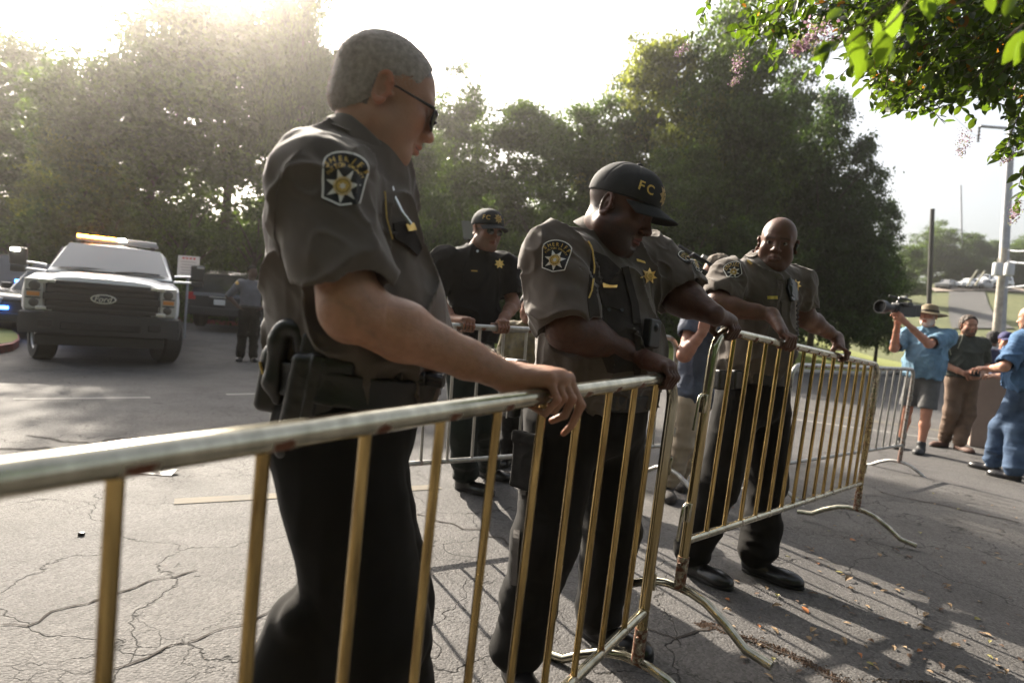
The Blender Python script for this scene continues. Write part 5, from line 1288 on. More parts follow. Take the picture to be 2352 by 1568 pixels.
def officer5():
    J = stdj(566, 11.6, 826, 1.83, (.45, -.9)); Q = J['Q']
    J['el'] = [Q(.38, -.06, 1.18), Q(-.38, -.06, 1.18)]; J['wr'] = [Q(.21, .06, 1.01), Q(-.21, .06, 1.01)]; r = nrm(J['sh'][0]-J['sh'][1])
    J['hand'] = [relaxed(J['wr'][0], nrm(-r*.8-UPZ*.4), nrm(r*.4+UPZ), nrm(J['hf'])), relaxed(J['wr'][1], nrm(r*.8-UPZ*.4), nrm(-r*.4+UPZ), nrm(J['hf']))]; J['hf'] = V(.75, -.6, 0)
    o = dict(skin=(.06, .032, .022), shirt=mat('far_uniform', (.10, .10, .115), .85, noise=.1, nscale=9), trousers=TRS, q=3.2, arm=(.05, .045, .042, .03), sleeve=(.98, .98), srad=(.075, .062), wr=.005, hcol=dict(scalp=(.03, .025, .022, .9), eyes=False), leg=(.095, .08, .075))
    R = person('distant officer in grey uniform standing on the road with hands on hips', J, o)
    F = Fld(J['hc']-.2, J['hc']+.2, .007); HA = J['HA']; F.ell(J['hc']+HA[2]*.042-HA[1]*.014, (.082, .104, .092), HA, 0); F.cut(J['hc']+HA[2]*.03+HA[1]*.06, nrm(HA[1]*.7-HA[2]*.7)); v, f = F.mesh(0); worldmesh('hair', v, f, mat('short_black_hair', (.012, .011, .010), .9, spec=.1), R['root'])
    T = R['tree']; O = P(592, 652, 11.0); badge(T, O, CR, CU, nrm(O-CC), .05, R['root']); O = P(545, 650, 11.3); badge(T, O, CR, CU, nrm(O-CC), .04, R['root'], name='shoulder_emblem')
    return R
officer5()
# ---------------------------------------------------------------- bystanders
def ss(F_): return F_
DENIM = mat('denim', (.025, .045, .085), .9, noise=.4, nscale=6, bump=.4, bscale=300, bdist=.001, col2=(.09, .13, .20), spec=.15)
BLUE = mat('blue_shirt', (.13, .22, .30), .85, spec=.15, noise=.25, nscale=6, bump=.4, bscale=300, bdist=.001)
CHAM = mat('chambray', (.07, .13, .23), .85, spec=.15, noise=.3, nscale=6, bump=.4, bscale=300, bdist=.001)
OLIVE = mat('olive_polo', (.040, .042, .032), .85, noise=.2, nscale=8)
BROWN = mat('brown_trousers', (.13, .085, .058), .9, noise=.25, nscale=8)
KHAKI = mat('khaki', (.30, .25, .19), .9, noise=.2, nscale=8); GSH = mat('grey_shorts', (.09, .088, .086), .9, noise=.2, nscale=8)
HAIRB = mat('brown_hair', (.04, .022, .012), .7, noise=.4, nscale=40, bump=.8, bscale=90, bdist=.01); BLKS = mat('trainer_black', (.02, .02, .021), .6); BRS = mat('brown_shoe', (.10, .05, .035), .7)
def hairblob(root, J, m, s=1., top=.006, back=.0, name='hair', cutf=.05):
    HA, hc = J['HA'], J['hc']; L = lambda x, y, z: hc+s*(x*HA[0]+y*HA[1]+z*HA[2])
    F = Fld(hc-.2*s, hc+.2*s, .006); F.ell(L(0, -.016, .042), ((.077+top)*s, (.099+top)*s, (.088+top)*s), HA, 0); F.ell(L(0, -.045, -.01-back), ((.066+top)*s, (.062+top)*s, .065*s), HA, .03)
    F.cut(L(0, cutf, .045), nrm(HA[1]*.75-HA[2]*.65)); F.disp(lambda p: -.007*ridge(p, (26, 26, 26), 3)); v, f = F.mesh(0); return worldmesh(name, v, f, m, root)
def videocam(label, at, d, s=1., root=None):
    "shoulder video camera, lens toward d"
    A = frame(d); L = lambda x, y, z: at+s*(x*A[0]+y*A[1]+z*A[2]); r = empty('video_camera', L(0, 0, -.1)); tag(r, label, 'video camera', 'shoulder video cameras')
    def put(mb, name, m, **k): mb.v = [q-np.array(r.location) for q in mb.v]; return mb.build(name, m, r, **k)
    put(MB().box(L(0, 0, 0), (.055*s, .16*s, .075*s), A.T, .015).box(L(0, -.20*s, .01), (.05*s, .05*s, .07*s), A.T, .01), 'body', PLAS)
    put(MB().lathe([(.045*s, 0), (.05*s, .05*s), (.042*s, .06*s), (.048*s, .14*s), (.06*s, .15*s), (.06*s, .20*s), (.055*s, .2*s)], L(0, .15, .0), 18, np.array([A[0], A[2], A[1]]).T), 'lens', PLAS, auto=40)
    put(MB().lathe([(.060*s, 0), (.078*s, .015), (.080*s, .09), (.070*s, .09), (.055*s, .03)], L(0, .34, .0), 20, np.array([A[0], A[2], A[1]]).T), 'lens_hood', PLAS, auto=40)
    put(MB().tube([L(0, -.12, .075), L(0, -.11, .13), L(0, .10, .14), L(0, .13, .075)], .012*s, 8), 'handle', PLAS)
    put(MB().box(L(-.08, .06, .06), (.04*s, .045*s, .025*s), A.T, .006).tube([L(-.05, .06, .07), L(.0, .06, .08)], .01, 6), 'viewfinder', PLAS)
    put(MB().tube([L(.05, .0, .14), L(.05, .22, .15)], .014*s, 8), 'microphone', mat('foam', (.05, .05, .05), .95))
    put(MB().box(L(0, .02, .155), (.03*s, .02*s, .012*s), A.T, .004), 'receiver', mat('pale_plastic', (.45, .45, .43), .5))
    return r
def bystanders():
    # video man in the straw hat
    J = stdj(2105, 7.75, 1022, 1.86, (-.75, -.66), width=1.12); Q = J['Q']; r = nrm(J['sh'][0]-J['sh'][1])
    J['bw'] *= 1.15; J['bd'] *= 1.45; J['el'] = [P(2054, 800, 7.75), P(2134, 790, 7.35)]; J['wr'] = [P(2062, 742, 7.35), P(2082, 742, 7.2)]; J['hf'] = V(-.85, -.5, .08)
    J['hand'] = [relaxed(J['wr'][0], nrm(V(-.2, 0, 1)), nrm(V(.2, -1, .3)), nrm(V(1, 0, 0)), 1.1, 50), relaxed(J['wr'][1], nrm(V(-.7, 0, .5)), nrm(V(.2, -1, .3)), nrm(V(0, 0, 1)), 1.1, 50)]
    J['an'][1] = GD(2128, 7.6)+UPZ*.09; J['an'][0] = GD(2080, 7.9)+UPZ*.09; J['kn'][0] = (J['hip'][0]+J['an'][0])/2+V(-.03, -.04, 0); J['kn'][1] = (J['hip'][1]+J['an'][1])/2+V(-.03, -.04, 0); f = J['hf']; J['toe'] = [a+V(-.15, -.15, 0) for a in J['an']]
    o = dict(skin=(.42, .20, .13), shirt=BLUE, trousers=GSH, q=2.4, hs=1.05, arm=(.052, .048, .043, .030), sleeve=(.80, .80), srad=(.08, .078), wr=.008, seed=21, shorts=1, untuck=.10, leg=(.10, .098, .08), shoem=BLKS,
             hcol=dict(beard=(.55, .50, .45, .9), eyes=False), collar=dict(r=.066, h=.04, drop=.03, open_=.5))
    R = person('bearded man in a straw hat and blue shirt filming with a shoulder camera', J, o); root = R['root']; HA, hc = J['HA'], J['hc']
    v = []; N = 28; L = lambda x, y, z: hc+1.05*(x*HA[0]+y*HA[1]+z*HA[2]); prof = [(.0, .150), (.05, .148), (.078, .13), (.092, .06), (.097, .045), (.13, .040), (.165, .034), (.185, .022)]
    for i, (rr, z) in enumerate(prof):
        for k in range(N):
            a = 2*math.pi*k/N; w = .012*math.sin(2*a)*(rr > .1); v.append(L(rr*math.cos(a), rr*1.1*math.sin(a)-.005, z+w-.01))
    fs = [(i*N+k, i*N+(k+1) % N, (i+1)*N+(k+1) % N, (i+1)*N+k) for i in range(len(prof)-1) for k in range(N)]
    h = worldmesh('straw_hat', v, fs, mat('straw', (.16, .12, .065), .8, noise=.3, nscale=60), root); sm = h.modifiers.new('t', 'SOLIDIFY'); sm.thickness = .006
    mb = MB().lathe([(.0935*1.05, 0), (.0985*1.05, -.0), (.0975*1.05, .03), (.092*1.05, .03)], L(0, -.005, .04), 24, np.array([HA[0], HA[1]*1.1, HA[2]]).T); bn = loc(mb, root).build('hat_band', mat('band', (.03, .022, .018), .8), root)
    videocam('black shoulder video camera held by the man in the straw hat', P(2076, 712, 7.42), V(-1, -.42, .02), 1.)
    # man in the olive polo
    J = stdj(2195, 8.2, 1010, 1.80, (-.15, -1), width=1.08); Q = J['Q']; J['bw'] *= 1.12; J['bd'] *= 1.25
    J['el'] = [Q(.27, .0, 1.13), Q(-.27, .0, 1.13)]; J['wr'] = [Q(.10, .24, 1.03), Q(-.05, .25, 1.0)]; r = nrm(J['sh'][0]-J['sh'][1])
    J['hand'] = [relaxed(J['wr'][0], nrm(-r+J['hf']*.3), nrm(J['hf']+UPZ*.5), UPZ, 1.1, 55), relaxed(J['wr'][1], nrm(r+J['hf']*.3), nrm(J['hf']+UPZ*.5), UPZ, 1.1, 55)]
    J['an'] = [GD(2180, 8.3)+UPZ*.09, GD(2216, 8.1)+UPZ*.09]; J['toe'] = [J['an'][0]+V(-.25, -.08, 0), J['an'][1]+V(.02, -.25, 0)]
    o = dict(skin=(.34, .17, .11), shirt=OLIVE, shirtname='polo_shirt', trousers=BROWN, q=2.4, hs=1.06, arm=(.055, .05, .043, .030), sleeve=(.75, .75), srad=(.08, .078), wr=.006, seed=31, untuck=.04, leg=(.102, .085, .07), shoem=BRS, hcol=dict(beard=(.04, .025, .018, .9)), collar=dict(r=.064, h=.035, drop=.03, open_=.5))
    R = person('bearded man in an olive polo shirt and brown trousers holding a small device', J, o); hairblob(R['root'], J, HAIRB, 1.07, .013, cutf=.028)
    mb = MB(); T = R['tree']; dd = pxpoly(T, R['root'], 'lanyard', [(2180, 752), (2178, 790), (2184, 815)], 8., mat('lanyard', (.35, .33, .25), .8), .006, .002, line=.012)
    dd = pxpoly(T, R['root'], 'lanyard', [(2212, 752), (2210, 775), (2200, 800)], 8., MATS['lanyard'], .006, .002, line=.012)
    d = empty('handheld_device', Q(.02, .30, 1.03)); tag(d, 'small dark device held at the waist by the man in the olive polo', 'device'); c = Q(.02, .31, 1.04)
    A2 = frame(J['hf']); k = MB().box(c, (.055, .02, .035), A2.T, .008); loc(k, d).build('body', PLAS, d); k = MB().box(c-A2[1]*-.02+A2[0]*0, (.02, .006, .02), A2.T, .003); loc(k, d).build('screen', mat('glass_dark', (.01, .012, .015), .1), d)
    # man in chambray shirt and jeans, seen from behind
    J = stdj(2338, 6.5, 1085, 1.86, (-.45, .9), width=1.22); Q = J['Q']; J['bw'] *= 1.15; J['bd'] *= 1.2; J['sh'] = [Q(.20, 0, 1.42), Q(-.20, 0, 1.42)]
    J['el'] = [Q(.30, .05, 1.13), P(2306, 842, 6.3)]; J['wr'] = [Q(.12, .30, 1.03), P(2272, 847, 6.5)]; r = nrm(J['sh'][0]-J['sh'][1])
    J['hand'] = [relaxed(J['wr'][0], J['hf'], UPZ, -r), relaxed(J['wr'][1], nrm(V(-1, .1, 0)), UPZ, nrm(V(0, 1, 0)), 1.1, 30)]
    J['an'] = [GD(2348, 6.35)+UPZ*.09, GD(2298, 6.75)+UPZ*.09]; J['kn'] = [(J['hip'][i]+J['an'][i])/2+V(-.03, .05, 0) for i in (0, 1)]; J['toe'] = [a+V(-.10, .2, 0) for a in J['an']]; J['hf'] = V(-.5, .85, -.1)
    o = dict(skin=(.45, .24, .16), shirt=CHAM, trousers=DENIM, q=2.2, hs=1.05, arm=(.052, .048, .043, .030), sleeve=(.85, .85), srad=(.08, .082), wr=.009, seed=41, untuck=.10, leg=(.108, .09, .08), tw=1.3, hcol=dict(scalp=(.25, .20, .15, .8), eyes=False), collar=dict(r=.066, h=.04, drop=.02, open_=.5))
    person('man in a blue chambray shirt and jeans seen from behind at the right edge', J, o)
    # two people farther back
    J = stdj(2287, 9.6, 985, 1.68, (-.3, -1)); Q = J['Q']; J['hand'] = [hang(J, 0), hang(J, 1)]
    o = dict(skin=(.45, .24, .17), shirt=mat('navy_shirt', (.025, .03, .07), .85, noise=.2, nscale=6), trousers=DENIM, q=3.2, hs=1.05, seed=51, shoem=BRS, sleeve=(.8, .8))
    R = person('person in a navy cap and navy shirt behind the tan box', J, o); J['HA'] = frame(J['hf']); cap(R['root'], J['hc'], J['HA'], 1.08, mat('navy_cloth', (.03, .03, .10), .85), emblem=False, fine=2)
    J = stdj(2262, 11.2, 965, 1.74, (.3, 1)); J['hand'] = [hang(J, 0), hang(J, 1)]
    o = dict(skin=(.12, .06, .04), shirt=mat('pale_tee', (.35, .36, .38), .85), trousers=DENIM, q=3.2, hs=1.05, seed=53, sleeve=(.8, .8))
    R = person('dark haired person seen from behind, left of the navy cap', J, o); J['HA'] = frame(J['hf']); hairblob(R['root'], J, mat('black_hair', (.012, .010, .010), .8), 1.08, .014)
    # camera operator between the stooping and the bald officers
    J = stdj(1592, 4.75, 1135, 1.80, (-.75, .6)); Q = J['Q']; J['hc'] = P(1644, 628, 4.7); J['nk'] = P(1640, 672, 4.75); J['sh'] = [P(1652, 700, 4.95), P(1600, 705, 4.6)]; J['cst'] = P(1625, 745, 4.75); J['bel'] = P(1600, 830, 4.75); J['pel'] = P(1590, 905, 4.75)
    J['hf'] = V(-.75, .5, 0); J['el'] = [P(1640, 790, 4.95), P(1572, 815, 4.45)]; J['wr'] = [P(1600, 740, 5.0), P(1612, 765, 4.4)]; J['hip'] = [P(1600, 930, 4.8), P(1578, 930, 4.65)]
    J['kn'] = [P(1590, 1020, 4.9), P(1566, 1020, 4.62)]; J['an'] = [GD(1575, 4.95)+UPZ*.09, GD(1550, 4.6)+UPZ*.09]; J['toe'] = [a+V(-.02, -.2, 0) for a in J['an']]; J['belt'] = P(1592, 885, 4.75)
    J['hand'] = [relaxed(J['wr'][0], nrm(V(-.5, 0, 1)), nrm(V(0, 1, 0)), nrm(V(1, 0, 0)), 1., 40), relaxed(J['wr'][1], nrm(V(.2, -.1, 1)), nrm(V(0, -1, 0)), nrm(V(1, 0, 0)), 1., 40)]
    o = dict(skin=(.36, .18, .13), shirt=mat('washed_navy', (.030, .038, .062), .85, noise=.5, nscale=9, col2=(.09, .11, .16)), trousers=KHAKI, q=1.9, arm=(.052, .05, .044, .03), sleeve=(.55, .55), srad=(.08, .085), seed=61, untuck=.13, leg=(.10, .082, .075), shoem=mat('hiking_boot', (.035, .03, .027), .8), tw=1.3, hcol=dict(eyes=False))
    R = person('camera operator in a faded navy shirt and khaki trousers behind the bald officer', J, o); hairblob(R['root'], J, mat('fair_brown_hair', (.10, .075, .05), .8, noise=.4, nscale=40), 1.06, .012, cutf=.03)
    v_ = videocam('large black video rig with a pale front part, carried behind the stooping officer', P(1598, 638, 4.6), V(-.9, .1, .42), 1.05); v_['group'] = 'shoulder video cameras'
    c = P(1560, 602, 4.4); mb = MB().lathe([(.02, -.05), (.045, -.05), (.05, .03), (.035, .05)], c, 14, frame(V(-.6, -.3, .7)).T); loc(mb, v_).build('silver_lens_cap', mat('pale_metal', (.5, .52, .5), .4, metal=.5), v_)
    mb = MB().tube([c+V(.03*math.cos(a), -.02, .03+.03*math.sin(a)) for a in np.linspace(0, 3.4, 8)], .006, 6); loc(mb, v_).build('green_strap', mat('green_strap', (.02, .35, .10), .6), v_)
    for k, (a_, b_) in enumerate((((1598, 672), (1612, 700)), ((1610, 640), (1632, 668)), ((1560, 650), (1590, 662)))):
        mb = MB().tube([P(*a_, 4.45), P(*b_, 4.42)], .016, 8).tube([P(*b_, 4.42), P(b_[0]+5, b_[1]+8, 4.42)], .011, 8); loc(mb, v_).build('support_rod', SILV if k < 2 else PLAS, v_)
    # crouching photographer low behind the far barrier
    J = stdj(1192, 5.2, 1040, 1.45, (-.2, -1)); J['hand'] = [hang(J, 0), hang(J, 1)]
    o = dict(skin=(.3, .16, .11), shirt=mat('spotted_cloth', (.02, .022, .03), .85, noise=.9, nscale=24, col2=(.22, .17, .07)), trousers=TRS, q=3.2, seed=71, sleeve=(.9, .9))
    R = person('person in a dark spotted shirt half hidden behind the stooping officer', J, o); J['HA'] = frame(J['hf']); hairblob(R['root'], J, MATS['black_hair'], 1.05, .01)
bystanders()
# ---------------------------------------------------------------- small things
def tanbox():
    a = GD(2240, 8.55); r = empty('folding_box', a); tag(r, 'tan box standing on the road between the olive polo man and the chambray shirt man', 'box')
    X, Y = nrm(V(.86, -.5, 0)), nrm(V(.5, .86, 0)); Z = UPZ; A = np.array([X, Y, Z]).T; m = mat('tan_board', (.25, .19, .16), .8, noise=.1, nscale=5)
    c = a+X*.42+Y*.22+Z*.50; loc(MB().box(c, (.42, .20, .50), A, .01), r).build('carton', m, r, bevel=.004); loc(MB().box(c+Z*.512, (.44, .22, .012), A, .004), r).build('lid', m, r)
    loc(MB().box(c-Y*.203+X*.1-Z*.1, (.10, .003, .07), A), r).build('label', mat('label', (.30, .25, .22), .7), r)
tanbox()
def rng_leaf(kind):
    bm = MB(); n = 7; L_ = .055 if kind else .042; w = .014 if kind else .011; vs = []; fs = []
    for i in range(n):
        t = i/(n-1); ww = w*math.sin(math.pi*min(.98, t*.96+.02))**.8; z = .010*math.sin(t*3.1)+(.004 if kind else 0)
        for q in (-1, 0, 1): vs.append((L_*(t-.5), q*ww, z+abs(q)*.006*(1 if i % 2 else .6)))
    for i in range(n-1):
        for j in (0, 1): fs.append((i*3+j, (i+1)*3+j, (i+1)*3+j+1, i*3+j+1))
    return npmesh(vs, fs)
LM = [mat('leaf_tan', (.20, .13, .065), .7, noise=.3, nscale=30), mat('leaf_orange', (.30, .10, .02), .6, noise=.3, nscale=30), mat('leaf_brown', (.09, .05, .028), .8), mat('leaf_yellow_green', (.18, .16, .04), .7)]
def fallen():
    rng = np.random.RandomState(12); src = {}
    for k in (0, 1):
        for mi, m in enumerate(LM): me = rng_leaf(k); me.materials.append(m); src[k, mi] = me
    spots = [(1743, 1440, 1, 1), (1868, 1450, 1, 0), (1938, 1476, 1, 0), (1785, 1395, 1, 0), (2080, 1432, 0, 0), (1955, 1355, 1, 0), (1948, 1333, 1, 0), (1885, 1283, 0, 0), (2020, 1275, 0, 0), (2000, 1475, 0, 2), (1700, 1620, 0, 0)]
    while len(spots) < 175:
        t = rng.rand(); x, y = rng.uniform(1640, 2345), rng.uniform(1120, 1560)
        if rng.rand() > .30+.7*(x-1640)/700*(y-1050)/500: continue
        spots.append((x, y, int(rng.rand() < .4), int(rng.choice(4, p=[.5, .1, .28, .12]))))
    cols = ['tan', 'orange', 'brown', 'yellow green']
    for i, (x, y, k, mi) in enumerate(spots):
        p = G(x, y); o = bpy.data.objects.new('fallen_leaf', src[k, mi]); COL.objects.link(o); o.location = (p[0], p[1], p[2]+.004); o.rotation_euler = (rng.uniform(-.25, .25), rng.uniform(-.25, .25), rng.uniform(0, 6.28)); s = rng.uniform(.45, 1.15)*(1.15 if i < 11 else .85); o.scale = (s, s*rng.uniform(.8, 1.2), s*rng.uniform(.3, 1.))
        lab = {0: 'dry orange leaf lying alone on the asphalt right of the barrier foot'}.get(i, 'small dry %s leaf lying on the asphalt at the lower right' % cols[mi]); tag(o, lab, 'leaf', 'fallen leaves on the asphalt')
fallen()
def litter(path, w, n, seed, name, mats_):
    "gravelly debris collected along a crack"
    rng = np.random.RandomState(seed); v = []; f = []; pts = [G(*p) for p in path]
    for i in range(n):
        t = rng.rand()*(len(pts)-1); k = int(t); p = pts[k]+(pts[k+1]-pts[k])*(t-k); d = nrm(pts[k+1]-pts[k]); q = V(-d[1], d[0], 0); p = p+q*rng.normal()*w; s = rng.uniform(.0025, .007); c = V(p[0], p[1], zg(p[0], p[1])+s*.3); b = len(v)
        a0 = rng.rand()*6; v += [c+V(s*math.cos(a0+a), s*math.sin(a0+a)*.5, 0) for a in (0, 1.6, 3.1, 4.7)]+[c+V(0, 0, s*.6)]; f += [(b, b+1, b+4), (b+1, b+2, b+4), (b+2, b+3, b+4), (b+3, b, b+4)]
    o = link(name, npmesh(v, f), mats_); tag(o, 'brown leaf crumbs and grit caught along a crack in the asphalt', 'litter', kind='stuff')
CRK = [(1560, 1470), (1610, 1440), (1630, 1432), (1700, 1462), (1790, 1492), (1870, 1530), (1980, 1590), (2100, 1640), (2300, 1700)]
litter(CRK[1:], .016, 2200, 4, 'crack_litter', LM[2]); litter([(2060, 1560), (2120, 1610), (2200, 1650), (2400, 1660)], .10, 1500, 5, 'gutter_litter', mat('litter_dark', (.07, .05, .03), .95))
def crackribbon(path, w, seed, name='road_crack'):
    rng = np.random.RandomState(seed); P_ = [G(*p) for p in path]; v = []; f = []; pts = []
    for a, b in zip(P_[:-1], P_[1:]):
        n = max(2, int(np.linalg.norm(b-a)/.03))
        for i in range(n): pts.append(a+(b-a)*i/n)
    for i, p in enumerate(pts):
        d = nrm(pts[min(i+1, len(pts)-1)]-pts[max(i-1, 0)]); q = V(-d[1], d[0], 0); o = q*float(vnoise(V(i*.37, seed, 0)))*.035+q*rng.normal()*.003; ww = w*(.45+.9*rng.rand())
        v += [p+o-q*ww+UPZ*.0035, p+o+q*ww+UPZ*.0035]
    f = [(2*i, 2*i+2, 2*i+3, 2*i+1) for i in range(len(pts)-1)]; tag(link(name, npmesh(v, f), mat('crack_dark', (.02, .015, .012), 1)), kind='structure')
crackribbon(CRK, .008, 1); crackribbon([(1485, 1450), (1560, 1470), (1580, 1478)], .004, 2); crackribbon([(2020, 1130), (2180, 1165), (2352, 1200)], .012, 3)
crackribbon([(0, 1030), (60, 1030), (220, 1032), (250, 1010), (330, 1006), (560, 990)], .022, 4); crackribbon([(60, 1000), (150, 1012), (215, 1020)], .012, 6); crackribbon([(0, 1070), (80, 1035), (230, 1040)], .010, 7)
crackribbon([(0, 1440), (60, 1435), (210, 1375), (400, 1320), (470, 1305)], .005, 8); crackribbon([(560, 1010), (700, 985), (900, 1000)], .012, 9); crackribbon([(960, 1180), (1080, 1215), (1180, 1250), (1240, 1262)], .008, 10); crackribbon([(260, 1535), (430, 1475), (640, 1395)], .004, 11)
def paper():
    r = MB(); c = G(362, 1086); v = []; 
    for i in range(9):
        for j in range(4): v.append(c+V((i-4)*.030, (j-1.5)*.035, .006+.010*math.sin(i*.8+j)*(j > 0)+.02*(i > 5)*(i-5)/3.*(j > 1)))
    f = [(i*4+j, (i+1)*4+j, (i+1)*4+j+1, i*4+j+1) for i in range(8) for j in range(3)]
    o = link('paper_sheet', npmesh(v, f), mat('paper', (.75, .73, .69), .8), smooth=True); tag(o, 'white crumpled sheet of paper on the asphalt under the nearest rail', 'paper')
    c = G(187, 1229); o = MB().box(c+UPZ*.008, (.013, .009, .008), None, .002).tube([c+V(-.012, 0, .012), c+V(.014, .004, .012)], .004, 6).build('rubble_chip', PLAS, auto=50); tag(o, 'small black scrap on the sunlit asphalt at the left', 'debris')
paper()
def stripe(name, a, b, w, m):
    A_, B_ = G(*a), G(*b); d = nrm(B_-A_); q = V(-d[1], d[0], 0)*w/2; v = []; n = 24
    for i in range(n+1):
        p = A_+(B_-A_)*i/n
        for s in (-1, 1): v.append(V(p[0]+q[0]*s, p[1]+q[1]*s, zg(p[0]+q[0]*s, p[1]+q[1]*s)+.004))
    f = [(2*i, 2*i+2, 2*i+3, 2*i+1) for i in range(n)]; tag(link(name, npmesh(v, f), m), kind='structure')
YEL = mat('worn_yellow_paint', (.17, .14, .085), .9, noise=.6, nscale=5, col2=(.085, .08, .075)); WHP = mat('worn_white_paint', (.30, .29, .27), .9, noise=.6, nscale=5, col2=(.13, .125, .12))
stripe('road_marking_white', (30, 917), (345, 913), .10, WHP); stripe('road_marking_white_right', (520, 906), (620, 904), .10, WHP)
stripe('road_marking_yellow', (400, 1152), (1010, 1118), .11, YEL)
stripe('road_marking_far', (1560, 905), (2350, 1015), .16, YEL); stripe('road_marking_far_second', (1700, 945), (2350, 1035), .10, WHP)
def sign(px, y0, y1, w, d, label, lines):
    c = P(px, (y0+y1)/2, d); h = (y1-y0)/FPX*d/2; w = w/FPX*d/2; b = V(c[0], c[1], zg(c[0], c[1])); r = empty('notice_sign', b); tag(r, label, 'sign')
    loc(MB().box(c, (w, .006, h), None, .004), r).build('panel', mat('sign_white', (.55, .53, .50), .6), r); loc(MB().tube([b, c+V(0, .03, h*.8)], .03, 8), r).build('post', steel, r)
    if lines:
        for k, (t, z, s, m) in enumerate(lines):
            v, f = textmesh(t, s, .01); v = np.stack([c[0]-b[0]+v[:, 0], 0*v[:, 0]+c[1]-b[1]-.0085, c[2]-b[2]+z*h+v[:, 1]], -1); link('lettering', npmesh(v, f), m, r)
REDP = mat('sign_red', (.45, .05, .04), .6)
sign(433, 588, 635, 50, 15.2, 'white notice sign with a red heading left of the dark patrol car', [])
def signlines():
    r = [o for o in COL.objects if o.name.startswith('notice_sign')][0]; c = P(433, 611, 15.2)-np.array(r.location)
    mb = MB()
    for i in range(4): mb.box(c+V(-.13+.09*i, -.0085, .19), (.028, .002, .022))
    mb.build('heading', REDP, r); 
    for k in range(5): MB().box(c+V(0, -.0085, .10-.07*k), (.19-.02*(k % 2), .002, .010)).build('text_line', mat('sign_grey', (.30, .28, .27), .7), r)
signlines()
sign(2330, 770, 790, 18, 45, 'small white sign on the far lawn right of the wooden pole', [])
def floodlight():
    c = P(1082, 532, 5.6); b = V(c[0], c[1], zg(c[0], c[1])); r = empty('street_light', b); tag(r, 'pale grey lamp head showing behind the black polo officer', 'lamp')
    s = 5.6/FPX; loc(MB().lathe([(.0, -.075), (.085, -.07), (.125, .075), (.13, .08), (.0, .085)], c, 4, frame(V(.7, .7, 0)).T), r).build('lamp_head', mat('lamp_grey', (.20, .22, .22), .4), r); loc(MB().tube([b, c-UPZ*.07], .025, 8), r).build('post', darkp, r)
floodlight()
# ================================================================ vehicles
WPAINT = mat('white_paint', (.80, .81, .83), .28, coat=.6, noise=.06, nscale=2); BPAINT = mat('black_paint', (.015, .016, .02), .22, coat=.6); GLASS = mat('window_glass', (.02, .025, .028), .05, spec=.9, coat=.3)
WSG = mat('windshield_glass', (.055, .062, .062), .08, spec=1., coat=1.)
BPL = mat('bumper_black', (.018, .018, .019), .55, bump=.3, bscale=60); TYRE = mat('tyre', (.018, .017, .016), .85); RIM = mat('rim_steel', (.35, .35, .36), .35, metal=.8); CHR = mat('chrome', (.80, .80, .80), .28, metal=1)
LENS = mat('lamp_lens', (.40, .39, .36), .1, coat=1.); AMB = mat('amber_lens', (.55, .22, .06), .2, coat=.5); REDL = mat('red_lens', (.35, .02, .02), .2, coat=.6)
AMBE = mat('amber_light', (.9, .4, .05), .3, emis=(1, .30, .02), estr=22); WHE = mat('white_light', (.9, .9, .85), .3, emis=(1, .92, .75), estr=40); BLE = mat('blue_light', (.1, .2, .9), .3, emis=(.05, .22, 1), estr=6)
class Veh:
    def __init__(s, name, label, cat, o, fwd, group=None, z=None):
        s.f = nrm(V(fwd[0], fwd[1], 0)); s.x = nrm(np.cross(UPZ, s.f)); s.o = V(o[0], o[1], zg(o[0], o[1]) if z is None else z)   # x: to the right for somebody facing the car
        s.r = empty(name, s.o); tag(s.r, label, cat, group); s.M = np.array([s.x, s.f, UPZ]).T
        s.r.matrix_world = Matrix([[s.x[0], s.f[0], 0, s.o[0]], [s.x[1], s.f[1], 0, s.o[1]], [0, 0, 1, s.o[2]], [0, 0, 0, 1]])
    def put(s, name, mb, m, parent=None, **k): return mb.build(name, m, parent or s.r, **k)
    def loft(s, name, secs, m, parent=None, auto=35, cap=True, bevel=0):
        "secs: list of (y, [(x,z)...] half profile from low side to centre top)"
        v = []; n = None
        for y, h in secs:
            full = [(x, y, z) for x, z in h]+[(-x, y, z) for x, z in h[::-1]]; n = len(full); v += full
        f = [(i*n+j, i*n+j+1, (i+1)*n+j+1, (i+1)*n+j) for i in range(len(secs)-1) for j in range(n-1)]
        if cap: f += [tuple(range(n)), tuple(range((len(secs)-1)*n, len(secs)*n))[::-1]]
        mb = MB().add(v, f); return mb.build(name, m, parent or s.r, auto=auto, bevel=bevel)
    def wheel(s, x, y, r=.40, w=.26, steer=0):
        a = nrm(V(math.cos(steer), math.sin(steer), 0)); A = np.array([V(0, 0, 1), nrm(np.cross(a, V(0, 0, 1)))*1, a]).T; sg = 1 if x > 0 else -1
        c = V(x, y, r); A[:, 2] *= sg; A[:, 0] *= 1
        e = bpy.data.objects.new('wheel', None); COL.objects.link(e); e.parent = s.r; e.location = c
        MB().lathe([(r*.62, -w/2), (r*.93, -w/2), (r, -w*.38), (r, w*.38), (r*.93, w/2), (r*.66, w/2), (r*.62, w*.35)], (0, 0, 0), 30, A).build('tyre', TYRE, e, auto=40)
        mb = MB().lathe([(r*.62, -w*.3), (r*.64, w*.40), (r*.60, w*.42), (r*.56, w*.30), (r*.22, w*.20), (r*.18, w*.36), (.02, w*.38)], (0, 0, 0), 24, A)
        mb.build('rim', RIM, e, auto=40); return e
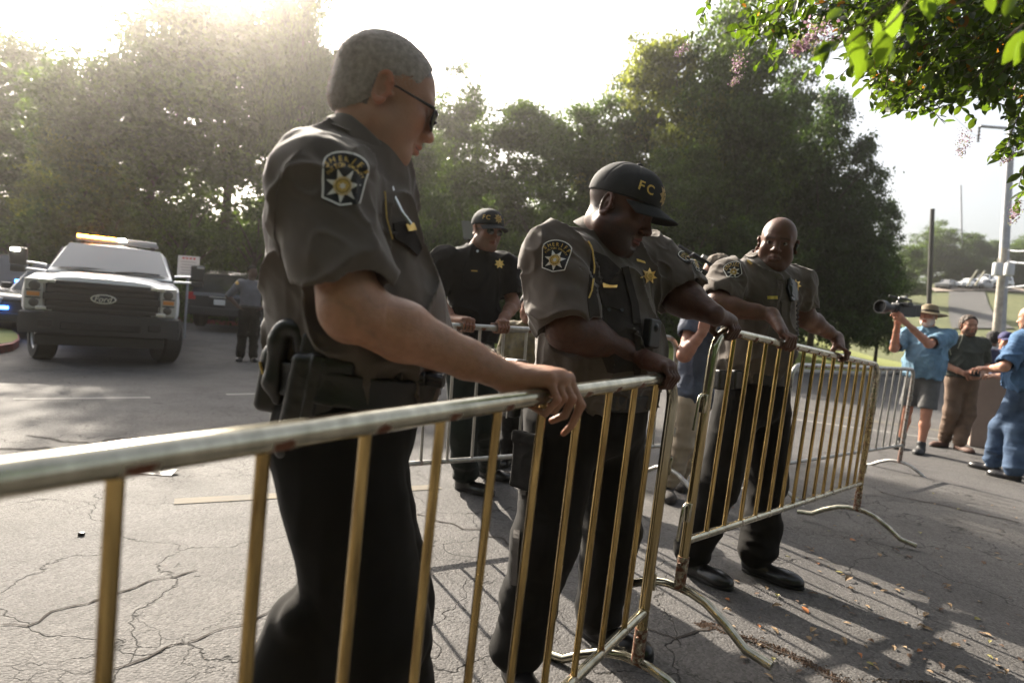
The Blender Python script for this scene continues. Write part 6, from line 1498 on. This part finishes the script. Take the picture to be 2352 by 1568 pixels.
def pickup():
    g = P(238, 700, 9.2); v = Veh('pickup_truck', 'white pickup truck facing the camera with a lit amber bar on its roof', 'truck', (g[0], g[1]), (.50, -.866)); S_ = 1.0
    H = lambda k, z0, bul=0: [(.93*k, z0), (1.005*k, .84), (1.01*k, 1.06), (.985*k, 1.20+bul), (.90*k, 1.265+bul), (.74*k, 1.255+bul*1.1), (.60*k, 1.30+bul*1.1), (.36*k, 1.325+bul), (0, 1.335+bul)]
    body = v.loft('body', [(-.06, H(.965, .70, -.01)), (-.12, H(.99, .68, .02)), (-.30, H(1, .60, .055)), (-.52, H(1, .98, .075)), (-1.38, H(1, .98, .105)), (-1.55, H(1, .55, .11)), (-3.9, H(1, .50, .06)), (-4.0, H(1., .50, .06)), (-4.02, H(.98, .50, .10)), (-4.45, H(1, 1.0, .10)), (-5.35, H(1, 1.0, .10)), (-5.5, H(1, .55, .10)), (-6.2, H(.99, .55, .10))], WPAINT)
    v.put('underbody', MB().box((0, -3.0, .62), (.80, 2.9, .12)), BPL)
    # cab: pillars, roof, glass
    C = lambda w0, w1, z1: [(w0, 1.38), (w0*.97+w1*.03, 1.42), (w1+.01, z1-.10), (w1-.06, z1-.02), (w1-.25, z1+.01), (0, z1+.035)]
    v.loft('roof', [(-1.42, [(.90, 1.40), (.90, 1.41), (.89, 1.415), (.85, 1.42), (.6, 1.425), (0, 1.43)]), (-2.12, C(.93, .76, 1.93)), (-2.4, C(.94, .77, 1.955)), (-3.6, C(.94, .77, 1.95)), (-3.95, C(.92, .75, 1.86))], WPAINT, body)
    ws = [(.83, -1.475, 1.475), (.685, -2.085, 1.925)]; q = []
    n = 8; vs = []
    for j in range(5):
        t = j/4.; 
        for i in range(n+1):
            u = -1+2*i/n; x = (.845*(1-t)+.685*t)*u; y = -1.425-.66*t-.05*u*u+.045; z = 1.44+.47*t; vs.append((x, y+.02, z+.030))
    MB().add(vs, [(j*(n+1)+i, j*(n+1)+i+1, (j+1)*(n+1)+i+1, (j+1)*(n+1)+i) for j in range(4) for i in range(n)]).build('windshield', WSG, v.r, smooth=True)
    for sg in (1, -1):
        v.put('side_window', MB().add([(sg*.945, -1.75, 1.42), (sg*.80, -2.18, 1.86), (sg*.80, -3.7, 1.87), (sg*.95, -3.75, 1.42)], [(0, 1, 2, 3)]), GLASS)
        v.put('door_handle', MB().box((sg*1.03, -2.6, 1.22), (.012, .08, .015), None, .005), CHR)
        # tow mirror
        mr = v.put('mirror', MB().box((sg*1.30, -1.62, 1.60), (.115, .055, .145), None, .03).box((sg*1.30, -1.62, 1.395), (.10, .05, .05), None, .02), BPL)
        v.put('mirror_arm', MB().tube([(sg*.93, -1.62, 1.50), (sg*1.2, -1.60, 1.52)], .018, 8), CHR, mr); v.put('mirror_arm', MB().tube([(sg*.93, -1.62, 1.40), (sg*1.2, -1.60, 1.41)], .018, 8), CHR, mr)
        v.put('turn_lamp', MB().box((sg*1.34, -1.562, 1.70), (.06, .008, .018), None, .004), WHE if sg < 0 else LENS, mr)
        # C shaped headlight
        hl = v.put('headlight', MB().box((sg*.845, -.045, 1.03), (.115, .05, .225), None, .02), LENS)
        v.put('lamp_bezel', MB().box((sg*.70, .006, 1.225), (.10, .014, .028), None, .006).box((sg*.72, .006, .83), (.10, .014, .026), None, .006), CHR, hl)
        v.put('lamp_bowl', MB().lathe([(.07, 0), (.055, .01), (.02, .012)], (sg*.84, .006, 1.15), 14, [[1, 0, 0], [0, 0, 1], [0, 1, 0]]), mat('lamp_dark', (.06, .055, .05), .3), hl, auto=40)
        v.put('amber_lens', MB().box((sg*.85, .008, 1.03), (.075, .008, .030), None, .006), AMB, hl)
        v.put('lamp_divider', MB().box((sg*.85, .008, .975), (.085, .006, .009)).box((sg*.85, .008, 1.082), (.085, .006, .009)), BPL, hl)
        v.put('lower_bowl', MB().lathe([(.06, 0), (.048, .01), (.02, .012)], (sg*.84, .006, .905), 14, [[1, 0, 0], [0, 0, 1], [0, 1, 0]]), MATS['lamp_dark'], hl, auto=40)
    gr = v.put('grille', MB().box((0, -.03, 1.01), (.715, .045, .245), None, .015), BPL)
    for k, z in enumerate((.84, .925, 1.10, 1.185)): v.put('grille_bar', MB().box((0, .022, z), (.69, .016, .026), None, .008), mat('grille_grey', (.022, .020, .019), .5), gr)
    v.put('grille_bar', MB().box((0, .03, 1.012), (.735, .020, .052), None, .012), MATS['grille_grey'], gr)
    el = [(.165*math.cos(a), .07*math.sin(a)) for a in np.linspace(0, 2*math.pi, 30, endpoint=False)]
    bd = v.put('oval_badge', MB().prism(el, .016, (0, .05, 1.02), (1, 0, 0), (0, 0, 1), (0, 1, 0)), CHR, gr, bevel=.003)
    v.put('badge_field', MB().prism([(x*.86, z*.80) for x, z in el], .006, (0, .0665, 1.02), (1, 0, 0), (0, 0, 1), (0, 1, 0)), mat('badge_blue', (.03, .035, .06), .3), gr)
    tv, tf = textmesh('Ford', .115, .004); tv = np.stack([-tv[:, 0]-tv[:, 1]*.25, 0*tv[:, 0]+.0745, tv[:, 1]+1.02], -1); tv[:, 0] *= -1*-1
    # seen from the front the local x axis runs to the left of the reader only if mirrored: x grows to the image right
    tv[:, 0] = -tv[:, 0]; link('script_lettering', npmesh(tv, tf), CHR, gr)
    bp = v.loft('bumper', [(-.30, [(1.03, .45), (1.05, .6), (1.04, .76), (.98, .79), (.5, .795), (0, .795)]), (.03, [(1.0, .46), (1.02, .60), (1.0, .765), (.94, .79), (.5, .80), (0, .80)]), (.13, [(.80, .48), (.84, .60), (.82, .76), (.76, .785), (.4, .79), (0, .79)])], BPL, auto=30)
    v.put('bumper_step', MB().box((0, .12, .60), (.50, .03, .055), None, .012), mat('step_dark', (.008, .008, .008), .8), bp); v.put('air_dam', MB().box((0, -.05, .38), (.82, .05, .08), None, .02), BPL)
    for sg in (1, -1): v.put('fog_recess', MB().box((sg*.68, .125, .62), (.085, .02, .05), None, .015), MATS['step_dark'], bp)
    for x in (-.84, .84):
        v.wheel(x, -.97, .42, .27, -.32); v.wheel(x, -4.9, .42, .27)
    for a, b in (((-.72, -1.36, 1.475), (-.05, -1.42, 1.50)), ((.05, -1.36, 1.475), (.70, -1.42, 1.50))): v.put('wiper', MB().tube([a, ((a[0]+b[0])/2, -1.40, 1.505), b], .009, 6), BPL)
    lb = v.put('light_bar', MB().box((0, -2.55, 2.05), (.64, .14, .025), None, .015), mat('bar_base', (.3, .3, .3), .4))
    for x0, x1, m, nm in ((-.63, -.44, AMBE, 'amber_lamp'), (-.43, -.02, AMBE, 'amber_lamp'), (-.01, .12, WHE, 'white_lamp'), (.13, .62, mat('clear_lens', (.42, .42, .42), .2, coat=.5), 'clear_lens')):
        v.put(nm, MB().box(((x0+x1)/2, -2.55, 2.098), ((x1-x0)/2-.004, .135, .026), None, .012), m, lb)
    for sg in (1, -1): v.put('bar_foot', MB().box((sg*.55, -2.55, 2.005), (.04, .06, .03), None, .008), BPL, lb)
    return v
pickup()
def car(name, label, o, fwd, paint, L_=4.9, W_=1.95, H_=1.75, suv=True, group=None, z=None, lights='front', detail=True, cat='car', blue=()):
    v = Veh(name, label, cat, o, fwd, group, z); w = W_/2; b = .42*H_; s = H_/1.75
    Q = lambda k, z0, z1: [(w*.93*k, z0), (w*k, z0+.16*s), (w*1.0*k, z1-.16*s), (w*.95*k, z1-.03*s), (w*.82*k, z1+.005), (0, z1+.025*s)]
    hz_ = 1.02*s; bz = 1.05*s
    secs = [(0, Q(.86, .42*s, .82*s)), (-.07, Q(.95, .36*s, .90*s)), (-.30, Q(1, .32*s, hz_-.05)), (-.45, Q(1, .60*s, hz_-.03)), (-1.25, Q(1, .60*s, hz_+.03)), (-1.4, Q(1, .30*s, bz)), (-L_+1.45, Q(1, .30*s, bz)), (-L_+1.3, Q(1, .62*s, bz)), (-L_+.5, Q(1, .62*s, bz)), (-L_+.35, Q(1, .34*s, bz)), (-L_+.06, Q(.97, .40*s, bz-.02)), (-L_, Q(.90, .45*s, bz-.08))]
    body = v.loft('body', secs, paint)
    e = -L_+.12 if suv else -L_+.95; T = H_
    G_ = lambda w0, w1, z1: [(w0, bz-.02), (w0-.01, bz), (w1, z1-.10), (w1-.05, z1-.02), (w1-.2, z1), (0, z1+.02)]
    v.loft('roof', [(-1.25, [(w*.9, bz-.02), (w*.9, bz-.01), (w*.88, bz), (w*.84, bz+.01), (.5, bz+.02), (0, bz+.025)]), (-1.95, G_(w*.95, w*.74, T-.02)), (-2.6, G_(w*.95, w*.76, T)), (e+.45, G_(w*.94, w*.74, T-.03)), (e, [(w*.90, bz-.02), (w*.89, bz), (w*.72, T-.30), (w*.68, T-.20), (w*.5, T-.16), (0, T-.14)] if suv else [(w*.9, bz-.02), (w*.89, bz-.01), (w*.88, bz), (w*.84, bz+.01), (.5, bz+.02), (0, bz+.025)])], paint, body)
    v.put('windshield', MB().add([(-w*.82, -1.30, bz+.06), (w*.82, -1.30, bz+.06), (w*.67, -1.88, T-.07), (-w*.67, -1.88, T-.07)], [(0, 1, 2, 3)]), GLASS)
    if suv: v.put('rear_window', MB().add([(-w*.76, e-.012, bz+.05), (w*.76, e-.012, bz+.05), (w*.62, e-.012, T-.27), (-w*.62, e-.012, T-.27)], [(3, 2, 1, 0)]), GLASS)
    for sg in (1, -1):
        v.put('side_window', MB().add([(sg*(w*.955), -1.62, bz+.03), (sg*(w*.79), -2.05, T-.14), (sg*(w*.79), e+.6, T-.15), (sg*(w*.955), e+.35, bz+.03)], [(0, 1, 2, 3)]), GLASS)
        v.put('headlight', MB().box((sg*w*.74, -.05, .80*s), (.19, .05, .07), None, .02), LENS); v.put('tail_light', MB().box((sg*w*.84, -L_+.03, .92*s), (.12, .05, .11), None, .02), REDL)
        v.put('mirror', MB().box((sg*(w+.10), -1.72, bz+.07), (.09, .05, .07), None, .02), paint)
        for y in (-.85, -L_+.9): v.wheel(sg*(w-.13), y, .36*s, .22)
    if detail:
        v.put('grille', MB().box((0, -.01, .66*s), (.52, .03, .12), None, .01), BPL); v.put('front_bumper', MB().box((0, .0, .45*s), (w*.86, .05, .09), None, .03), BPL); v.put('rear_bumper', MB().box((0, -L_+.0, .50*s), (w*.90, .06, .12), None, .03), BPL)
        v.put('number_plate', MB().box((0, -L_-.035, .78*s), (.16, .008, .08), None, .004), mat('plate_white', (.5, .5, .5), .5))
        v.put('chrome_strip', MB().box((0, -L_-.012, .93*s), (.30, .01, .015), None, .004), CHR)
    for (x, y, z_, hw) in blue: v.put('blue_lamp', MB().box((x, y, z_), (hw, .03, .03), None, .01), BLE)
    return v
g = P(500, 742, 18.4)
v = car('patrol_car', 'black patrol car seen from behind, right of the white pickup', (P(506, 742, 18.3)[0]-4.9*.12, P(506, 742, 18.3)[1]+4.9*.97), (-.12, .99), BPAINT, H_=1.78)
v.put('reflective_band', MB().box((0, -4.935, 1.0), (.75, .008, .05), None, .003), mat('band_grey', (.10, .11, .13), .3, coat=.5))
car('patrol_car', 'dark patrol car with lit blue lamps at the far left edge', P(10, 700, 13.5)[:2], (.75, -.66), BPAINT, H_=1.75, group='patrol cars behind the pickup', blue=((.5, -1.28, 1.12, .13), (-.3, .03, .62, .10)))
car('patrol_car', 'dark patrol car half hidden behind the left fender of the white pickup', P(80, 700, 12.2)[:2], (.35, -.93), BPAINT, H_=1.6, group='patrol cars behind the pickup', blue=((.25, .05, .42, .16), (-.5, .04, .60, .08)))
# vehicles on the far hill
for i, (px, py, col, nm, lab, H_) in enumerate([(2196, 664, WPAINT, 'parked_car', 'white car first from the left in the row on the far hill', 1.5), (2212, 665, WPAINT, 'parked_car', 'white car second from the left in the row on the far hill', 1.5),
        (2229, 665, mat('silver_paint', (.3, .3, .32), .3, coat=.5), 'parked_car', 'silver car in the middle of the row on the far hill', 1.5), (2246, 664, WPAINT, 'parked_van', 'white van right of the silver car on the far hill', 2.1), (2262, 664, WPAINT, 'parked_van', 'last white van of the row, beside the guy wire guards', 2.1),
        (2160, 666, mat('grey_paint', (.2, .2, .2), .3, coat=.5), 'parked_car', 'grey car left of the row on the far hill, beside the dark pole', 1.5)]):
    p, d = hill_at(px, py); c = car(nm, lab, p[:2], (-.8, -.6) if i % 2 else (-.95, -.3), col, L_=4.4, W_=1.8, H_=H_, group='vehicles parked on the far hill', z=hz(p[0], p[1])+.15, detail=False, cat='van' if 'van' in nm else 'car')
p = P(2168, 748, 25); car('light_car', 'pale car passing behind the straw hat man', p[:2], (-.6, -.8), mat('pale_blue_paint', (.30, .36, .42), .3, coat=.5), L_=4.5, W_=1.8, H_=1.45, cat='car')
# kerbed grass island at the left
def island():
    pts = [G(-60, 770), G(0, 768), G(26, 772), G(42, 784), G(44, 796), G(30, 806), G(0, 812), G(-60, 816)]
    mb = MB(); c = sum(pts)/len(pts); n = len(pts)
    o = [p for p in pts]; i_ = [p+(c-p)*.10 for p in pts]; 
    v = [V(p[0], p[1], zg(*p[:2])-.01) for p in o]+[V(p[0], p[1], zg(*p[:2])+.13) for p in o]+[V(p[0], p[1], zg(*p[:2])+.14) for p in i_]
    tag(MB().add(v, [(i, (i+1) % n, n+(i+1) % n, n+i) for i in range(n)]+[(n+i, n+(i+1) % n, 2*n+(i+1) % n, 2*n+i) for i in range(n)]).build('kerb_island', redk), kind='structure')
    tag(MB().add([V(p[0], p[1], zg(*p[:2])+.15) for p in i_], [tuple(range(n))]).build('grass_island', grassm), kind='structure')
island()
# ================================================================ near crape myrtle at the top right
M_ML = leafmat('myrtle_leaf', (.030, .055, .009), (.17, .28, .02), rough=.35, tw=.4, spec=.4)
M_MO = leafmat('myrtle_leaf_orange', (.35, .13, .02), (.7, .3, .03), tw=.5)
M_FL = leafmat('myrtle_flower', (.42, .33, .36), (.36, .27, .30), tw=.3)
def leafverts(c, a, n_, L_, w):
    "pointed oval leaf folded along its middle: 5 stations"
    b = nrm(np.cross(a, n_)); n_ = np.cross(b, a); st = ((0, 0), (.22, .78), (.5, 1), (.78, .66), (1, 0)); v = []
    for t, k in st:
        m = c+a*L_*t-n_*L_*.12*t*t
        if k == 0: v.append(m)
        else: v += [m-b*w*k+n_*w*.25, m, m+b*w*k+n_*w*.25]
    f = [(0, 1, 2), (0, 2, 3), (1, 4, 5, 2), (2, 5, 6, 3), (4, 7, 8, 5), (5, 8, 9, 6), (7, 10, 8), (8, 10, 9)]
    return v, f
class Spray:
    def __init__(s): s.v = []; s.f = []; s.c = []; s.tw = MB(); s.tw.v = []; s.fl = []; s.ff = []; s.fc = []; s.ov = []; s.of = []; s.oc = []
    def leaf(s, c, a, n_, L_, w, col, orange=False):
        V_, F_ = (s.ov, s.of) if orange else (s.v, s.f); C_ = s.oc if orange else s.c
        v, f = leafverts(c, a, n_, L_, w); b = len(V_); V_ += v; F_ += [[b+i for i in q] for q in f]; C_ += [col]*len(v)
    def twig(s, pts, r0, rng, L_=.045, w=.013, gap=.022, tone=(.5, 1.2), leaves=True, orange=.02):
        pts = [np.asarray(p) for p in pts]; s.tw.tube(pts, list(np.linspace(r0, r0*.35, len(pts))), 5)
        if not leaves: return
        tot = 0; side = 1
        for a, b in zip(pts[:-1], pts[1:]):
            d = nrm(b-a); Ln = np.linalg.norm(b-a); k = max(1, int(Ln/gap))
            for i in range(k):
                p = a+(b-a)*(i+rng.rand())/k; q = rng.normal(size=3); q -= d*(q@d); q = nrm(q+side*nrm(np.cross(d, UPZ))*1.2); side = -side
                ax = nrm(q+d*.5-UPZ*rng.uniform(-.1, .9)); n_ = nrm(UPZ+rng.normal(size=3)*.55); t = rng.uniform(*tone)
                sc = rng.uniform(.65, 1.25); s.leaf(p, ax, n_ if abs(n_@ax) < .9 else nrm(np.cross(ax, d)), L_*sc, w*sc, (t, t*rng.uniform(.9, 1.05), t*rng.uniform(.6, 1.1)), rng.rand() < orange)
    def flower(s, c, ax, L_, R0, rng, n=420):
        for i in range(n):
            t = rng.rand()**.8; p = c+ax*L_*t+rng.normal(size=3)*R0*(1-.65*t)*.6; q = nrm(rng.normal(size=3)); b = nrm(np.cross(q, rng.normal(size=3))); z = R0*rng.uniform(.07, .15); B = len(s.fl)
            s.fl += [p-q*z, p+b*z, p+q*z*1.2, p-b*z]; s.ff.append([B, B+1, B+2, B+3]); g = rng.uniform(.6, 1.5); cc = (g, g*rng.uniform(.7, 1), g) if rng.rand() > .25 else (g*.8, g*1.1, g*.4); s.fc += [cc]*4
def myrtle():
    rng = np.random.RandomState(77); s = Spray(); base = V(2.9, 2.6, zg(2.9, 2.6)); r = empty('crape_myrtle', base); tag(r, 'crape myrtle overhanging the top right corner with pink blossom and small green leaves', 'tree')
    # trunks rise outside the frame at the right, limbs reach left
    mb = MB(); tops = []
    for (dx, dy, tx, ty, tz) in ((0, 0, -.4, .2, 2.9), (.25, .1, -.1, .8, 3.2), (.1, -.2, -.3, -.4, 3.0)):
        a = base+V(dx, dy, 0); b = base+V(tx, ty, tz); mb.tube([a, a*.6+b*.4+V(.12, 0, 0), a*.25+b*.75+V(.08, 0, 0), b], [.06, .05, .035, .022], 8); tops.append(b)
    loc(mb, r).build('trunk', mat('myrtle_bark', (.22, .17, .13), .7, noise=.4, nscale=8, bump=.4, bscale=20, bdist=.01), r, auto=60)
    # dense canopy: twigs start in the mass and hang down to the outline seen in the photograph
    out = [(1750, 60, 1), (1725, 150, 1), (1700, 95, 1), (1790, 120, 1), (1880, 150, .5), (1975, 230, 1), (2010, 215, 1), (2060, 240, 1), (2120, 245, 1), (2180, 275, 1), (2070, 180, 1), (2150, 150, 1), (2240, 200, 1), (2300, 240, 1), (2340, 230, 1), (2260, 270, .7)]
    poly = [(1700, -40), (1690, 40), (1740, 85), (1850, 60), (1960, 95), (2000, 190), (2060, 235), (2140, 225), (2200, 205), (2300, 215), (2400, 240), (2420, -40)]
    def inside(x, y):
        c = False; j = len(poly)-1
        for i in range(len(poly)):
            a, b = poly[i], poly[j]
            if (a[1] > y) != (b[1] > y) and x < (b[0]-a[0])*(y-a[1])/(b[1]-a[1]+1e-9)+a[0]: c = not c
            j = i
        return c
    n = 0
    while n < 700:
        x, y = rng.uniform(1690, 2420), rng.uniform(-60, 240)
        if not inside(x, max(y, -30)): continue
        if x < 1960 and rng.rand() > .33: continue
        d = rng.uniform(2.2, 3.6); p = P(x, y, d); L_ = rng.uniform(.10, .24); a = nrm(V(-.55, rng.uniform(-.5, .5), -.35)+rng.normal(size=3)*.45); q = p-a*L_*.6
        s.twig([q, q+a*L_*.5, q+a*L_-UPZ*.02], .0022, rng, .046, .013, .017, (.35, 1.0), orange=.025); n += 1
    # long hanging sprays
    for pts, d in [([(1760, -30), (1740, 30), (1727, 90)], 2.5), ([(1800, -30), (1785, 60), (1760, 125), (1735, 150)], 2.4), ([(1860, 20), (1830, 70), (1790, 130), (1765, 165)], 2.5), ([(1950, 60), (1900, 110), (1880, 150), (1850, 168)], 2.5), ([(1990, 120), (1965, 140), (1935, 170), (1905, 190)], 2.6), ([(2030, 150), (2025, 180), (2020, 190)], 2.6),
            ([(1640, -40), (1620, 20), (1598, 60), (1580, 95)], 2.6), ([(2330, 220), (2230, 225), (2120, 258), (2010, 248)], 2.7), ([(2200, 225), (2210, 250), (2245, 275)], 2.7), ([(2280, 230), (2330, 255), (2335, 290)], 2.6), ([(2100, 230), (2150, 262), (2170, 285)], 2.7),
            ([(2400, 210), (2350, 240), (2325, 300), (2300, 370)], 2.3), ([(2400, 300), (2345, 330), (2290, 345), (2270, 360)], 2.4), ([(2420, 250), (2350, 290), (2310, 330)], 2.4), ([(2420, 330), (2352, 380), (2340, 430)], 2.3), ([(2420, 420), (2352, 440), (2330, 470)], 2.3), ([(2380, 180), (2340, 250), (2345, 330)], 2.5), ([(2420, 290), (2375, 340), (2335, 350)], 2.4)]:
        q = [P(x, y, d) for x, y in pts]; s.twig(q, .0028, rng, .044, .0125, .013, (.5, 1.3))
    for x, y, a, L_, R0, d in [(1905, 70, (-.8, .1, -.45), .12, .046, 1.9), (1700, 175, (-.5, 0, -.6), .05, .02, 2.5), (1578, 105, (-.6, 0, -.6), .06, .022, 2.6), (2225, 300, (-.2, 0, -1), .12, .03, 2.7), (2340, 345, (-.6, 0, -.5), .08, .03, 2.4), (2345, 455, (-.3, 0, -1), .10, .03, 2.3), (2210, 300, (-.1, 0, -1), .10, .02, 2.7), (1700, 130, (-.2, 0, -1), .06, .03, 2.5)]:
        s.flower(P(x, y, d), nrm(V(*a)), L_, R0, rng, 380 if R0 > .04 else 170)
    # the near branch with large translucent leaves
    br = [[(2120, -40), (2040, 10), (1980, 55), (1915, 80), (1870, 92)], [(2120, -40), (2060, 40), (2010, 90), (1960, 130)], [(2300, -50), (2240, -10), (2150, 30), (2080, 20)], [(2400, 20), (2352, 55), (2310, 90)], [(2000, 60), (1950, 100), (1905, 120)]]
    for pts in br:
        q = [P(x, y, .98) for x, y in pts]; loc(MB().tube(q, list(np.linspace(.0024, .0010, len(q))), 6), r).build('branch', mat('twig', (.10, .07, .045), .8), r)
    big = [(1975, 60, -20, -75, 74), (2010, 45, 10, -80, 66), (1955, 95, 25, -70, 72), (2030, 70, -12, -85, 90), (1990, 95, -40, -60, 74), (1925, 95, -65, -35, 64), (1890, 90, 5, -50, 58), (2065, 10, -30, -88, 95), (2110, 0, 35, -50, 50), (2130, -8, 10, -58, 64), (1980, 130, -15, -70, 60), (2045, 85, 5, -65, 62), (2260, -20, 28, -55, 58), (2352, 70, -28, -48, 76), (2345, 90, -10, -60, 60), (1935, 20, -42, -30, 50), (2180, -20, -30, -35, 50), (2080, 55, 18, -45, 48), (2330, -15, -20, -45, 50), (1912, 110, -40, -25, 50)]
    for i, (x, y, dx, dy, Lp) in enumerate(big):
        d = .98+.02*math.sin(i*2.); p = P(x, y, d); e = P(x+dx, y-dy, d+.012*math.cos(i)); Ln = Lp/FPX*d; a = nrm(e-p); t = .5 if i in (5, 6, 11) else rng.uniform(.8, 1.35)
        s.leaf(p, a, nrm(-CF*.75+CR*rng.normal()*.35+CU*rng.normal()*.2), Ln, Ln*.27, (t*1.05, t, t*.7))
    def fin(v, f, c, m, name):
        me = npmesh(np.array(v)-np.array(r.location), f, name); o = link(name, me, m, r, smooth=True); setcol(me, c); return o
    cr = fin(s.v, s.f, s.c, M_ML, 'foliage'); fin(s.ov, s.of, s.oc, M_MO, 'orange_foliage'); fin(s.fl, s.ff, s.fc, M_FL, 'blossom')
    loc(s.tw, r).build('twigs', mat('twig', (.10, .07, .045), .8), r)
myrtle()
# ================================================================ the warm morning air
def haze():
    m = bpy.data.materials.new('haze'); m.use_nodes = True; n = m.node_tree.nodes; l = m.node_tree.links; n.remove(n['Principled BSDF'])
    pv = n.new('ShaderNodeVolumePrincipled'); pv.inputs['Color'].default_value = (1, .95, .88, 1); pv.inputs['Density'].default_value = HAZE; pv.inputs['Anisotropy'].default_value = .90
    l.new(pv.outputs[0], n['Material Output'].inputs['Volume'])
    o = MB().box((5, 55, 14.5), (122, 82, 19)).build('haze', m); tag(o, kind='stuff')
HAZE = .0016
haze()
